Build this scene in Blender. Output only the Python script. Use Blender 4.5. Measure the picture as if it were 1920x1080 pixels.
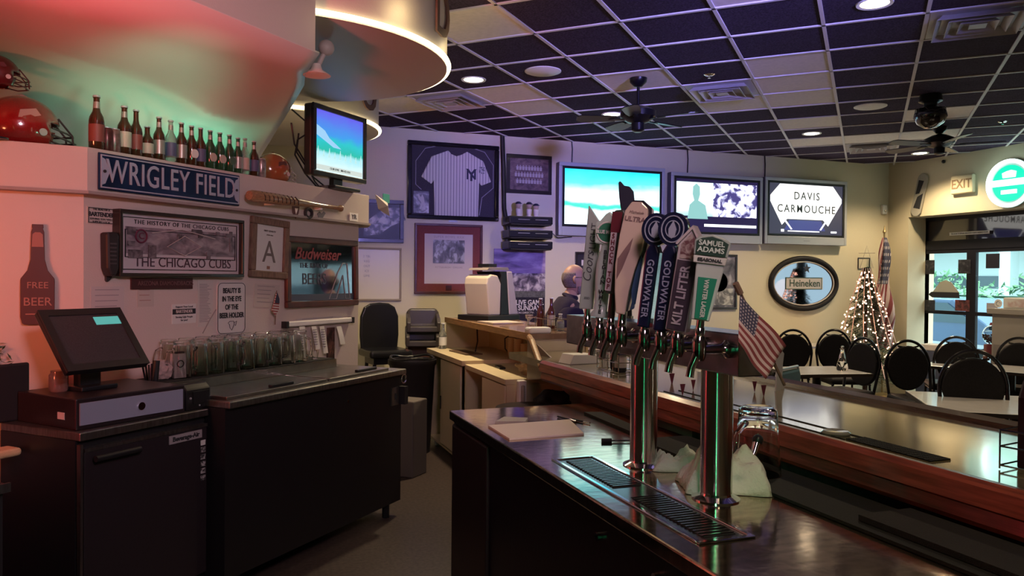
import bpy, bmesh, math, random
from mathutils import Vector, Matrix
random.seed(7)
R = math.radians; PI = math.pi; S2 = math.sqrt(0.5)
for o in list(bpy.data.objects): bpy.data.objects.remove(o)
sc = bpy.context.scene
COL = sc.collection

# ---------------------------------------------------------------- camera
CZ = 1.62; FPX = 1436.0
YAW, PITCH, ROLL = R(-20.1), R(-0.72), R(0.51)
fwd = Vector((-math.sin(YAW)*math.cos(PITCH), math.cos(YAW)*math.cos(PITCH), math.sin(PITCH)))
rgt = Vector((math.cos(YAW), math.sin(YAW), 0)); upv = rgt.cross(fwd)
cr = rgt*math.cos(ROLL)+upv*math.sin(ROLL); cu = -rgt*math.sin(ROLL)+upv*math.cos(ROLL)
cam = bpy.data.cameras.new('camera'); cam_o = bpy.data.objects.new('camera', cam); COL.objects.link(cam_o)
mw = Matrix((cr, cu, -fwd)).transposed().to_4x4(); mw.translation = (0, 0, CZ)
cam_o.matrix_world = mw
cam.sensor_width = 36; cam.lens = 36*FPX/1920; cam.clip_start = 0.02; cam.clip_end = 200
sc.camera = cam_o

# ---------------------------------------------------------------- world, exposure
w = bpy.data.worlds.new('world'); sc.world = w; w.use_nodes = True
bg = w.node_tree.nodes['Background']; bg.inputs[0].default_value = (0.62, 0.93, 1.0, 1); bg.inputs[1].default_value = 3.0
sc.view_settings.view_transform = 'Standard'; sc.view_settings.look = 'None'
sc.view_settings.gamma = 1; sc.view_settings.exposure = 0.12; sc.view_settings.use_curve_mapping = False

def lamp(name, kind, loc, energy, color, size=0.1, target=None, spot=None, blend=0.5, spread=None, sx=None):
    l = bpy.data.lights.new(name, kind); l.energy = energy; l.color = color
    if kind == 'AREA':
        l.size = size; l.shape = 'DISK'
        if sx: l.shape = 'RECTANGLE'; l.size = sx; l.size_y = size
        if spread: l.spread = spread
    elif kind == 'SUN': l.angle = 0.01
    else: l.shadow_soft_size = size
    if kind == 'SPOT': l.spot_size = spot or R(90); l.spot_blend = blend
    o = bpy.data.objects.new(name, l); COL.objects.link(o); o.location = loc
    if target is not None:
        o.rotation_euler = (Vector(target)-Vector(loc)).to_track_quat('-Z', 'Y').to_euler()
    return o
sun = lamp('sun', 'SUN', (20, 0, 10), 6.0, (1.0, 0.93, 0.78)); sun.rotation_euler = Vector((-0.75, 0.62, -0.62)).to_track_quat('-Z', 'Y').to_euler()
CEIL = 3.326
WARM = (1.0, 0.77, 0.47)
# recessed cans; those in view get a fixture below, the added unseen ones none
CANS = [(1.94, 6.32, 52), (3.68, 7.10, 34), (6.28, 7.14, 44), (3.71, 3.68, 26), (8.45, 7.60, 36), (7.2, 4.2, 34), (5.2, 1.2, 16), (0.6, 7.6, 34), (1.2, 0.3, 15)]
for (x, y, e) in CANS:
    if e: lamp('can_light', 'SPOT', (x, y, CEIL-0.03), e*4.0, WARM, 0.06, (x, y, 0), R(130), 0.6)
# ---------------------------------------------------------------- pixel rays onto real planes
def ray(u, v): return fwd + cr*((u-960)/FPX) + cu*((540-v)/FPX)
def hit(u, v, p, n):
    d = ray(u, v); o = Vector((0, 0, CZ)); n = Vector(n)
    return o + d*(((Vector(p)-o).dot(n))/d.dot(n))
def atZ(u, v, z): return hit(u, v, (0, 0, z), (0, 0, 1))
def atX(u, v, x): return hit(u, v, (x, 0, 0), (1, 0, 0))
def atY(u, v, y): return hit(u, v, (0, y, 0), (0, 1, 0))
def LP(t, n, z=0.0): return Vector(((t+n)*S2, (t-n)*S2, z))      # the diagonal back-bar frame: t along it, n out of it
def atL(u, v, n):
    h = hit(u, v, LP(0, n), (S2, -S2, 0)); return ((h.x+h.y)*S2, h.z)

# unseen coloured lamps added to tint hood, cove and ceiling, plus an extra station spot
NL = -3.52
_r = hit(180, -10, LP(0, -2.5), (S2, -S2, 0)); _g = hit(290, 270, LP(0, -3.55), (S2, -S2, 0)); _g2 = hit(300, 150, LP(0, -3.2), (S2, -S2, 0)); _o = hit(40, 450, LP(0, -3.7), (S2, -S2, 0))
lamp('red_tint_light', 'SPOT', (-1.0, 2.0, 1.95), 230, (1.0, 0.08, 0.08), 0.12, _r, R(58), 1.0)  # unseen red spot, added to tint the upper cove
lamp('orange_tint_light', 'SPOT', (-1.9, 2.6, 1.7), 85, (1.0, 0.22, 0.09), 0.15, _o, R(80), 1.0)  # unseen orange spot, added to tint the slanting hood face
lamp('green_tint_light', 'SPOT', (0.1, 2.7, 2.0), 95, (0.27, 1.0, 0.66), 0.15, _g2, R(30), 1.0)  # added green spot for the cove, hanging free with no sign behind it
lamp('towel_tint_light', 'SPOT', (-0.6, -0.9, 1.9), 45, (0.15, 1.0, 0.45), 0.1, (1.50, 2.0, 1.0), R(13), 1.0)  # unseen green spot, added to tint the bar towel
lamp('violet_tint_light', 'AREA', (2.4, -0.2, 2.6), 34, (0.34, 0.30, 1.0), 0.5, (3.7, 8.2, 3.15), spread=R(42))  # added violet light for the ceiling and back wall, without a known source
lamp('violet_wash_light', 'AREA', (0.6, 0.3, 2.7), 18, (0.84, 0.56, 0.66), 0.6, (-0.4, 5.2, 1.6), spread=R(100))  # added wash over the hood wall and beam, without a fixture
lamp('station_fill_light', 'SPOT', (1.9, 6.3, 3.2), 90, (1.0, 0.72, 0.38), 0.05, (2.1, 6.2, 1.0), R(60), 0.8)  # extra warm spot under the recessed can, without a fixture of its own

# ---------------------------------------------------------------- materials
MATS = {}
def M(name, col=(0.5, 0.5, 0.5), rough=0.5, metal=0.0, emit=0.0, noise=0.0, nscale=30.0, bump=0.0, bscale=60.0, spec=None, coat=0.0, trans=0.0, ior=1.45, ecol=None, aniso=None):
    if name in MATS: return MATS[name]
    m = bpy.data.materials.new(name); m.use_nodes = True; nt = m.node_tree; b = nt.nodes['Principled BSDF']
    c4 = (*col, 1)
    b.inputs['Base Color'].default_value = c4; b.inputs['Roughness'].default_value = rough; b.inputs['Metallic'].default_value = metal
    b.inputs['Coat Weight'].default_value = coat; b.inputs['Coat Roughness'].default_value = 0.08
    b.inputs['Transmission Weight'].default_value = trans; b.inputs['IOR'].default_value = ior
    if spec is not None: b.inputs['Specular IOR Level'].default_value = spec
    if emit: b.inputs['Emission Color'].default_value = (*(ecol or col), 1); b.inputs['Emission Strength'].default_value = emit
    tc = nt.nodes.new('ShaderNodeTexCoord')
    if noise:
        n = nt.nodes.new('ShaderNodeTexNoise'); n.inputs['Scale'].default_value = nscale; n.inputs['Detail'].default_value = 4
        nt.links.new(tc.outputs['Object'], n.inputs['Vector'])
        if aniso:
            mp = nt.nodes.new('ShaderNodeMapping'); mp.inputs['Scale'].default_value = aniso
            nt.links.new(tc.outputs['Object'], mp.inputs['Vector']); nt.links.new(mp.outputs[0], n.inputs['Vector'])
        r = nt.nodes.new('ShaderNodeValToRGB')
        r.color_ramp.elements[0].position = 0.3; r.color_ramp.elements[1].position = 0.7
        r.color_ramp.elements[0].color = (*[max(0, c*(1-noise)) for c in col], 1)
        r.color_ramp.elements[1].color = (*[min(1, c*(1+noise)) for c in col], 1)
        nt.links.new(n.outputs['Fac'], r.inputs[0]); nt.links.new(r.outputs[0], b.inputs['Base Color'])
    if bump:
        n2 = nt.nodes.new('ShaderNodeTexNoise'); n2.inputs['Scale'].default_value = bscale; n2.inputs['Detail'].default_value = 3
        nt.links.new(tc.outputs['Object'], n2.inputs['Vector'])
        bp = nt.nodes.new('ShaderNodeBump'); bp.inputs['Strength'].default_value = bump; bp.inputs['Distance'].default_value = 0.01
        nt.links.new(n2.outputs['Fac'], bp.inputs['Height']); nt.links.new(bp.outputs[0], b.inputs['Normal'])
    MATS[name] = m; return m

def PIC(name, stops, scale=12.0, detail=6, emit=0.0, stretch=(1, 1, 1), vor=False, distort=0.6, rough=0.35):
    """printed picture: patchy colours from a noise or voronoi field; stops = [(pos, rgb)]"""
    if name in MATS: return MATS[name]
    m = bpy.data.materials.new(name); m.use_nodes = True; nt = m.node_tree; b = nt.nodes['Principled BSDF']
    tc = nt.nodes.new('ShaderNodeTexCoord'); mp = nt.nodes.new('ShaderNodeMapping'); mp.inputs['Scale'].default_value = stretch
    nt.links.new(tc.outputs['Object'], mp.inputs['Vector'])
    if vor:
        n = nt.nodes.new('ShaderNodeTexVoronoi'); n.inputs['Scale'].default_value = scale; out = n.outputs['Distance']
    else:
        n = nt.nodes.new('ShaderNodeTexNoise'); n.inputs['Scale'].default_value = scale; n.inputs['Detail'].default_value = detail; n.inputs['Distortion'].default_value = distort; out = n.outputs['Fac']
    nt.links.new(mp.outputs[0], n.inputs['Vector'])
    r = nt.nodes.new('ShaderNodeValToRGB'); e = r.color_ramp.elements
    while len(e) < len(stops): e.new(0.5)
    for k, (p, c) in enumerate(stops): e[k].position = p; e[k].color = (*c, 1)
    nt.links.new(out, r.inputs[0]); b.inputs['Roughness'].default_value = rough
    if emit:
        b.inputs['Base Color'].default_value = (0.01, 0.01, 0.01, 1)
        nt.links.new(r.outputs[0], b.inputs['Emission Color']); b.inputs['Emission Strength'].default_value = emit
    else: nt.links.new(r.outputs[0], b.inputs['Base Color'])
    MATS[name] = m; return m

def SKYSCREEN(name, stops, z0, z1, emit, ns=4.0, amt=0.25, stretch=(1, 1, 2.5)):
    """tv picture: colour bands by height, broken by noise"""
    m = bpy.data.materials.new(name); m.use_nodes = True; nt = m.node_tree; b = nt.nodes['Principled BSDF']
    tc = nt.nodes.new('ShaderNodeTexCoord'); sx = nt.nodes.new('ShaderNodeSeparateXYZ'); nt.links.new(tc.outputs['Object'], sx.inputs[0])
    mr = nt.nodes.new('ShaderNodeMapRange'); mr.inputs[1].default_value = z0; mr.inputs[2].default_value = z1
    nt.links.new(sx.outputs['Z'], mr.inputs[0])
    mp = nt.nodes.new('ShaderNodeMapping'); mp.inputs['Scale'].default_value = stretch; nt.links.new(tc.outputs['Object'], mp.inputs[0])
    n = nt.nodes.new('ShaderNodeTexNoise'); n.inputs['Scale'].default_value = ns; n.inputs['Detail'].default_value = 5; nt.links.new(mp.outputs[0], n.inputs['Vector'])
    ma = nt.nodes.new('ShaderNodeMath'); ma.operation = 'MULTIPLY_ADD'; ma.inputs[1].default_value = amt; ma.inputs[2].default_value = -amt*0.5
    nt.links.new(n.outputs['Fac'], ma.inputs[0])
    ad = nt.nodes.new('ShaderNodeMath'); ad.operation = 'ADD'; nt.links.new(mr.outputs[0], ad.inputs[0]); nt.links.new(ma.outputs[0], ad.inputs[1])
    r = nt.nodes.new('ShaderNodeValToRGB'); e = r.color_ramp.elements
    while len(e) < len(stops): e.new(0.5)
    for k, (p, c) in enumerate(stops): e[k].position = p; e[k].color = (*c, 1)
    nt.links.new(ad.outputs[0], r.inputs[0]); nt.links.new(r.outputs[0], b.inputs['Emission Color'])
    b.inputs['Emission Strength'].default_value = emit; b.inputs['Base Color'].default_value = (0.01, 0.01, 0.01, 1); b.inputs['Roughness'].default_value = 0.2
    return m

wallm = M('cream_wall_paint', (0.60, 0.54, 0.39), 0.7, bump=0.15, bscale=140)
hoodm = M('hood_wall_paint', (0.55, 0.47, 0.43), 0.65, bump=0.12, bscale=140)
soffm = M('soffit_paint', (0.46, 0.43, 0.38), 0.45, bump=0.08, bscale=120)
covem = M('cove_paint', (0.50, 0.50, 0.46), 0.32, bump=0.05, bscale=60)
black = M('black_plastic', (0.012, 0.012, 0.014), 0.35)
blackm = M('matte_black', (0.012, 0.011, 0.013), 0.7)
rubber = M('black_rubber', (0.012, 0.012, 0.012), 0.85, bump=0.3, bscale=200)
vinyl = M('black_vinyl', (0.010, 0.010, 0.012), 0.3, bump=0.1, bscale=60)
chrome = M('chrome', (0.75, 0.75, 0.76), 0.08, 1.0)
steel = M('brushed_steel', (0.42, 0.40, 0.38), 0.22, 1.0, noise=0.12, nscale=8, aniso=(1, 14, 1), bump=0.03, bscale=25)
dsteel = M('scuffed_steel', (0.30, 0.285, 0.275), 0.38, 1.0, noise=0.25, nscale=12, aniso=(6, 6, 1))
silver = M('silver_plastic', (0.42, 0.43, 0.46), 0.4, 0.3)
white = M('white_plastic', (0.72, 0.71, 0.68), 0.45)
paper = M('white_paper', (0.62, 0.60, 0.57), 0.8)
ink = M('black_ink', (0.02, 0.02, 0.025), 0.7)
redwood = M('red_mahogany', (0.30, 0.062, 0.036), 0.28, noise=0.45, nscale=6, aniso=(14, 1, 14), coat=0.4)
darkwood = M('dark_walnut', (0.060, 0.024, 0.014), 0.25, noise=0.4, nscale=7, aniso=(12, 1, 12), coat=0.5)
oldwood = M('weathered_wood', (0.17, 0.10, 0.07), 0.6, noise=0.35, nscale=10, aniso=(10, 10, 2))
framedark = M('dark_frame_wood', (0.022, 0.016, 0.015), 0.3, coat=0.3)
maroonw = M('maroon_frame_wood', (0.085, 0.026, 0.022), 0.35, noise=0.3, nscale=12)
beige = M('beige_laminate', (0.56, 0.47, 0.31), 0.5, noise=0.05, nscale=6)
oak = M('oak_edge', (0.35, 0.20, 0.085), 0.45, noise=0.3, nscale=9, aniso=(10, 1, 10))
glassm = M('clear_glass', (0.95, 0.97, 0.96), 0.02, trans=1.0, ior=1.45)
mirror = M('mirror', (0.72, 0.72, 0.74), 0.03, 1.0)
cloth = M('white_cotton', (0.70, 0.68, 0.60), 0.9, bump=0.5, bscale=90)
brass = M('brass', (0.45, 0.33, 0.16), 0.35, 1.0)

# ---------------------------------------------------------------- mesh building
class B:
    def __init__(s): s.v = []; s.f = []; s.mi = []; s.cur = 0
    def add(s, vs, fs, M4=None):
        k = len(s.v)
        for p in vs:
            p = Vector(p); s.v.append(M4 @ p if M4 else p)
        for f in fs: s.f.append([i+k for i in f]); s.mi.append(s.cur)
        return s
    def box(s, c, d, rot=None):
        x, y, z = d[0]/2, d[1]/2, d[2]/2
        vs = [(a*x, b*y, e*z) for a in (-1, 1) for b in (-1, 1) for e in (-1, 1)]
        fs = [(0, 1, 3, 2), (4, 6, 7, 5), (0, 4, 5, 1), (2, 3, 7, 6), (0, 2, 6, 4), (1, 5, 7, 3)]
        m = Matrix.Translation(c)
        if rot: m = m @ (rot if isinstance(rot, Matrix) else Matrix.Rotation(rot, 4, 'Z'))
        return s.add(vs, fs, m)
    def bx(s, x0, x1, y0, y1, z0, z1): return s.box(((x0+x1)/2, (y0+y1)/2, (z0+z1)/2), (abs(x1-x0), abs(y1-y0), abs(z1-z0)))
    def tube(s, pts, r, seg=8, closed=False, caps=True):
        pts = [Vector(p) for p in pts]; n = len(pts); rs = r if isinstance(r, (list, tuple)) else [r]*n
        vs = []; fs = []; prev = None
        for i, p in enumerate(pts):
            a = pts[(i-1) % n] if (i > 0 or closed) else p; b = pts[(i+1) % n] if (i < n-1 or closed) else p
            d = (b-a).normalized() if (b-a).length > 1e-9 else Vector((0, 0, 1))
            if prev is None:
                e = d.orthogonal().normalized()
            else:
                e = prev - d*prev.dot(d)
                e = e.normalized() if e.length > 1e-6 else d.orthogonal().normalized()
            prev = e; g = d.cross(e)
            for k in range(seg):
                a_ = 2*PI*k/seg; vs.append(p + (e*math.cos(a_)+g*math.sin(a_))*rs[i])
        m = n if closed else n-1
        for i in range(m):
            for k in range(seg):
                j = (i+1) % n; fs.append((i*seg+k, i*seg+(k+1) % seg, j*seg+(k+1) % seg, j*seg+k))
        if caps and not closed: fs.append(tuple(range(seg))[::-1]); fs.append(tuple((n-1)*seg+k for k in range(seg)))
        return s.add(vs, fs)
    def lathe(s, prof, seg=20, M4=None, sx=1, sy=1):
        vs = []; fs = []; n = len(prof)
        for (r, z) in prof:
            for k in range(seg): a = 2*PI*k/seg; vs.append((r*math.cos(a)*sx, r*math.sin(a)*sy, z))
        for i in range(n-1):
            for k in range(seg): fs.append((i*seg+k, i*seg+(k+1) % seg, (i+1)*seg+(k+1) % seg, (i+1)*seg+k))
        if prof[0][0] > 1e-5: fs.append(tuple(range(seg))[::-1])
        if prof[-1][0] > 1e-5: fs.append(tuple((n-1)*seg+k for k in range(seg)))
        return s.add(vs, fs, M4)
    def prism(s, poly, a0, a1, axis='y', M4=None):
        """poly in 2D swept between a0 and a1; axis y: poly=(x,z); axis z: poly=(x,y); axis x: poly=(y,z)"""
        def P(p, a):
            return {'y': (p[0], a, p[1]), 'z': (p[0], p[1], a), 'x': (a, p[0], p[1])}[axis]
        n = len(poly); vs = [P(p, a0) for p in poly]+[P(p, a1) for p in poly]
        fs = [tuple(range(n)), tuple(range(2*n-1, n-1, -1))]+[(i, i+n, (i+1) % n+n, (i+1) % n) for i in range(n)]
        return s.add(vs, fs, M4)
    def quad(s, a, b, c, d): return s.add([a, b, c, d], [(0, 1, 2, 3)])
    def ball(s, c, r, seg=12, rings=8, sc_=(1, 1, 1)):
        prof = [(r*math.sin(PI*i/rings), -r*math.cos(PI*i/rings)) for i in range(rings+1)]
        prof[0] = (1e-6, -r); prof[-1] = (1e-6, r)
        return s.lathe(prof, seg, Matrix.Translation(c) @ Matrix.Diagonal((*sc_, 1)))
    def obj(s, name, mats, parent=None, loc=None, rot=None, smooth=False, bevel=0.0, subsurf=0, solid=0.0, bseg=2):
        me = bpy.data.meshes.new(name); me.from_pydata([tuple(p) for p in s.v], [], s.f)
        mats = mats if isinstance(mats, (list, tuple)) else [mats]
        for m in mats: me.materials.append(m)
        for p, i in zip(me.polygons, s.mi): p.material_index = i
        bm = bmesh.new(); bm.from_mesh(me); bmesh.ops.recalc_face_normals(bm, faces=bm.faces); bm.to_mesh(me); bm.free()
        if smooth:
            me.shade_smooth()
            try: me.set_sharp_from_angle(angle=R(40))
            except Exception: pass
        o = bpy.data.objects.new(name, me); COL.objects.link(o)
        if parent is not None: o.parent = parent
        if loc is not None: o.location = loc
        if rot is not None: o.rotation_euler = rot
        if bevel:
            b = o.modifiers.new('bevel', 'BEVEL'); b.width = bevel; b.segments = bseg; b.limit_method = 'ANGLE'; b.angle_limit = R(40)
        if solid:
            d = o.modifiers.new('thickness', 'SOLIDIFY'); d.thickness = solid; d.offset = 0
        if subsurf:
            d = o.modifiers.new('subdivision', 'SUBSURF'); d.levels = subsurf; d.render_levels = subsurf
        return o

def T(name, label, cat, loc=(0, 0, 0), rz=0.0, group=None, rot=None):
    o = bpy.data.objects.new(name, None); COL.objects.link(o); o.empty_display_size = 0.1
    o.location = loc; o.rotation_euler = rot if rot else (0, 0, rz); o['label'] = label; o['category'] = cat
    if group: o['group'] = group
    return o
def tag(o, label, cat, group=None):
    o['label'] = label; o['category'] = cat
    if group: o['group'] = group
    return o
def struct(o): o['kind'] = 'structure'; return o
def copy_thing(root, loc, rz=None, label=None, group=None):
    r = root.copy(); COL.objects.link(r); r.location = loc
    if rz is not None: r.rotation_euler = (0, 0, rz)
    if label: r['label'] = label
    if group: r['group'] = group
    for ch in list(root.children):
        c = ch.copy(); COL.objects.link(c); c.parent = r
        for g in list(ch.children):
            d = g.copy(); COL.objects.link(d); d.parent = c
    return r
def text(s, size, loc, parent, mat, depth=0.001, align='CENTER', xs=1.0, rot=(PI/2, 0, 0), name='lettering', bold=0.0, shear=0.0, sp=1.0):
    cu_ = bpy.data.curves.new(name, 'FONT'); cu_.body = s; cu_.size = size; cu_.extrude = depth; cu_.align_x = align; cu_.align_y = 'CENTER'
    cu_.offset = bold; cu_.shear = shear; cu_.resolution_u = 3; cu_.space_character = sp; cu_.space_line = 0.9
    to = bpy.data.objects.new('tmp_text', cu_); COL.objects.link(to)
    dg = bpy.context.evaluated_depsgraph_get(); me = bpy.data.meshes.new_from_object(to.evaluated_get(dg))
    bpy.data.objects.remove(to); me.name = name; me.materials.clear(); me.materials.append(mat)
    for p in me.polygons: p.material_index = 0
    o = bpy.data.objects.new(name, me); COL.objects.link(o)
    if parent is not None: o.parent = parent
    o.location = loc; o.rotation_euler = rot; o.scale = (xs, 1, 1)
    return o

# wall frames of reference: local X right, local Z up, local -Y out of the wall
WB, WR = 8.68, 9.05
def wall_s(pl, u, v, off=0.0):
    if pl == 'B': h = atY(u, v, WB-off); return h.x, h.z
    if pl == 'R': h = atX(u, v, WR-off); return -h.y, h.z
    if pl == 'L': return atL(u, v, NL+off)
def wall_loc(pl, s, z, off=0.0):
    if pl == 'B': return Vector((s, WB-off, z))
    if pl == 'R': return Vector((WR-off, -s, z))
    return LP(s, NL+off, z)
WRZ = {'B': 0.0, 'R': -PI/2, 'L': PI/4}
def wthing(pl, rect, name, label, cat, off=0.0, group=None, tilt=0.0):
    s0, z0 = wall_s(pl, rect[0], rect[1], off); s1, z1 = wall_s(pl, rect[2], rect[3], off)
    o = T(name, label, cat, wall_loc(pl, (s0+s1)/2, (z0+z1)/2, off), 0, group, rot=(0, tilt, WRZ[pl]))
    return o, abs(s1-s0), abs(z0-z1)
def rect_frame(w, h, b, y0, y1):
    m = B()
    m.bx(-w/2, w/2, y0, y1, h/2-b, h/2); m.bx(-w/2, w/2, y0, y1, -h/2, -h/2+b)
    m.bx(-w/2, -w/2+b, y0, y1, -h/2+b, h/2-b); m.bx(w/2-b, w/2, y0, y1, -h/2+b, h/2-b)
    return m
def picture(pl, rect, name, label, cat, b, fm, mat, depth=0.03, glassy=False, group=None, off=0.0, tilt=0.0, matw=0.0, matm=None):
    o, w_, h_ = wthing(pl, rect, name, label, cat, off, group, tilt)
    rect_frame(w_, h_, b, -depth, 0).obj('frame', fm, o, bevel=0.004)
    iw, ih = w_-2*b, h_-2*b
    if matw:
        rect_frame(iw, ih, matw, -depth*0.5, -0.002).obj('mat_board', matm, o)
        iw -= 2*matw; ih -= 2*matw
    B().bx(-iw/2, iw/2, -depth*0.4, -0.002, -ih/2, ih/2).obj('picture', mat, o)
    return o, w_, h_
# ================================================================ ROOM SHELL
X0, Y0 = -5.2, -4.0
floorm = M('dark_floor_tile', (0.045, 0.032, 0.03), 0.45, noise=0.5, nscale=45)
struct(B().bx(X0, WR+0.5, Y0, WB, -0.1, 0).obj('floor', floorm))
struct(B().bx(X0, WR+0.5, WB, WB+0.12, 0, CEIL+0.1).obj('wall_back', wallm))
struct(B().bx(X0-0.1, X0, Y0, WB, 0, CEIL+0.1).obj('wall_left', wallm))
struct(B().bx(X0, WR+0.5, Y0-0.1, Y0, 0, CEIL+0.1).obj('wall_near', wallm))
DY1, DY0, DZ = 8.32, 4.6, 2.54          # recessed storefront opening in the right wall
m = B(); m.bx(WR, WR+0.5, DY1, WB, 0, CEIL+0.1); m.bx(WR, WR+0.5, DY0, DY1, DZ, CEIL+0.1); m.bx(WR, WR+0.5, Y0, DY0, 0, CEIL+0.1)
struct(m.obj('wall_right', wallm))
# suspended ceiling: square grid turned 45 degrees to the walls, dark tiles with some pale ones
tile_d = M('charcoal_ceiling_tile', (0.050, 0.036, 0.062), 0.95, spec=0.1, noise=0.5, nscale=90, bump=0.2, bscale=150)
tile_w = M('pale_ceiling_tile', (0.70, 0.62, 0.57), 0.9, noise=0.06, nscale=30)
gridm = M('ceiling_grid_metal', (0.62, 0.58, 0.60), 0.5)
CELL = 0.61; GX, GY = -4.472*CELL, 8.027*CELL
def old(x, y): return (x*S2+y*S2, -x*S2+y*S2)      # grid axes to room axes
def gcorner(i, j, z=CEIL): x, y = old(GX+i*CELL, GY+j*CELL); return (x, y, z)
pale = {(0, -1), (3, -1), (-1, 2), (-1, 3), (1, 2), (2, 3), (2, 4), (3, 2), (3, 3), (3, 4), (3, 6), (3, 8), (4, 8), (5, 8), (5, 6), (5, 1), (-2, 2), (-3, 2), (4, 9), (-2, -6), (1, -5), (6, -3), (-4, 0), (-5, 4)}
m = B()
for i in range(-18, 22):
    for j in range(-18, 12):
        c = [gcorner(i, j), gcorner(i+1, j), gcorner(i+1, j+1), gcorner(i, j+1)]
        if all(p[0] < X0-0.1 or p[0] > WR+0.5 for p in c) or all(p[1] < Y0-0.1 or p[1] > WB+0.1 for p in c): continue
        m.cur = 1 if (i, j) in pale else 0
        m.add(c, [(0, 3, 2, 1)])
struct(m.obj('ceiling', [tile_d, tile_w]))
struct(B().bx(X0-0.1, WR+0.5, Y0-0.1, WB+0.1, CEIL+0.1, CEIL+0.15).obj('ceiling', tile_d))
def clip_line(p, d):       # clip infinite line to the room rectangle
    t0, t1 = -99, 99
    for k, (a, b) in enumerate(((X0, WR), (Y0, WB))):
        ta, tb = (a-p[k])/d[k], (b-p[k])/d[k]
        if ta > tb: ta, tb = tb, ta
        t0, t1 = max(t0, ta), min(t1, tb)
    return t0, t1
m = B()
for fam in (0, 1):
    for i in range(-18, 22):
        p = gcorner(i, 0) if fam == 0 else gcorner(0, i)
        d = (S2, S2) if fam == 0 else (S2, -S2)
        t0, t1 = clip_line(p, d)
        if t1-t0 < 0.05: continue
        c = ((p[0]+d[0]*(t0+t1)/2), (p[1]+d[1]*(t0+t1)/2), CEIL-0.004)
        m.box(c, (t1-t0, 0.024, 0.01), math.atan2(d[1], d[0]))
struct(m.obj('trim_1', gridm))

# ================================================================ BACK-BAR HOOD (the diagonal structure on the left)
TA = atL(157, 281, 0+NL)[0]; TB = 4.80
def LPoly(pts): return [tuple(LP(t, n)[:2]) for t, n in pts]
CH = R(36)
def chpt(d, out=0.0):     # along the orange face, leaving the near corner away from the camera
    return (TA-d*math.cos(CH)+out*math.sin(CH)*0, NL-d*math.sin(CH)+out*0)
core = [(TA, NL), (TB, NL), (TB, NL-1.6), (TA-2.6*math.cos(CH), NL-1.6), chpt(2.6)]
core = [(TA, NL), (TB, NL), (TB+0.02, NL-0.5), (TB-0.2, NL-2.2), (TA-2.6, NL-2.2), chpt(2.2)]
struct(B().prism(LPoly(core), 0, 2.02, 'z').obj('wall_backbar', hoodm))
e = 0.05
def off_poly(g, tb_=TB+0.28):
    return [(TA-0.02*g, NL+g), (tb_-0.22, NL+g), (tb_, NL-0.12), (tb_, NL-0.5), (TB-0.2, NL-2.2), (TA-2.6, NL-2.2), (chpt(2.2)[0]-g*0.6, chpt(2.2)[1]+g*0.8), (TA-0.35*g, NL+g)]
struct(B().prism(LPoly(off_poly(e)), 2.02, 2.245, 'z').obj('trim_ledge', hoodm, bevel=0.004))
struct(B().prism(LPoly(off_poly(e+0.018)), 2.015, 2.03, 'z').obj('trim_ledge_molding', M('molding_dark_paint', (0.30, 0.25, 0.24), 0.6)))  # molding strip in a darker paint than the ledge
# domed cove from the ledge out to the drop beam, its far end slanting
ZB = 2.68
pb0 = atZ(345, 0, ZB); pb1 = atZ(600, 95, ZB)
nb = ((pb0.x-pb0.y)*S2+(pb1.x-pb1.y)*S2)/2; tb1 = (pb1.x+pb1.y)*S2
TN = 0.6
zl = 2.245; n0 = NL-0.17; rows = 18; cols = 34
def edge_t(n, z):        # where the slanting far end of the cove lies at this depth and height
    best = None
    for k in range(120):
        v = 330-235*k/119; u = 522+(600-522)*(1-(v-95)/235)
        h = hit(u, v, LP(0, n), (S2, -S2, 0))
        if best is None or abs(h.z-z) < best[0]: best = (abs(h.z-z), (h.x+h.y)*S2)
    return best[1]
vs = []
for r_ in range(rows+1):
    q = r_/rows; a = q*PI/2
    zq = zl+(ZB-zl)*math.sin(a)**(2/3); nq = n0+(nb-n0)*(1-math.cos(a)**(2/3)) if r_ < rows else nb
    te = edge_t(nq, zq)
    for k in range(cols+1):
        w_ = k/cols; t_ = TN+(te-TN)*w_
        back = 0.30*max(0, (w_-0.82)/0.18)**2.2*(1-q)+1.3*max(0, 3.3-t_)**1.05*(1-q)**0.5
        p = LP(t_, nq-back, zq); vs.append(p)
fs = [(r_*(cols+1)+k, r_*(cols+1)+k+1, (r_+1)*(cols+1)+k+1, (r_+1)*(cols+1)+k) for r_ in range(rows) for k in range(cols)]
struct(B().add(vs, fs).obj('wall_cove', covem, smooth=True, solid=0.01))
# closure of the cove towards the far left and behind
mb = B(); mb.prism(LPoly([(-3.0, nb), (tb1, nb), (tb1, nb-0.32), (tb1-0.6, nb-0.9), (-3.0, nb-0.9)]), ZB, CEIL, 'z')
struct(mb.obj('trim_drop_beam', soffm))
# two round soffit drums with rope light at the rim
ropem = M('rope_light_glow', (1.0, 0.80, 0.45), 0.5, emit=6.0, ecol=(1.0, 0.80, 0.46))
dcol = M('drum_letter_brown', (0.10, 0.05, 0.035), 0.6)
def circ3(a, b, c):
    ax, ay, bx_, by_, cx_, cy_ = *a, *b, *c
    d = 2*(ax*(by_-cy_)+bx_*(cy_-ay)+cx_*(ay-by_))
    ux = ((ax*ax+ay*ay)*(by_-cy_)+(bx_*bx_+by_*by_)*(cy_-ay)+(cx_*cx_+cy_*cy_)*(ay-by_))/d
    uy = ((ax*ax+ay*ay)*(cx_-bx_)+(bx_*bx_+by_*by_)*(ax-cx_)+(cx_*cx_+cy_*cy_)*(bx_-ax))/d
    return ux, uy, math.hypot(ax-ux, ay-uy)
ZD = 2.87
a_, b_, c_ = (atZ(680, 46, ZD), atZ(836, 140, ZD), atZ(700, 187, ZD))
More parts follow.
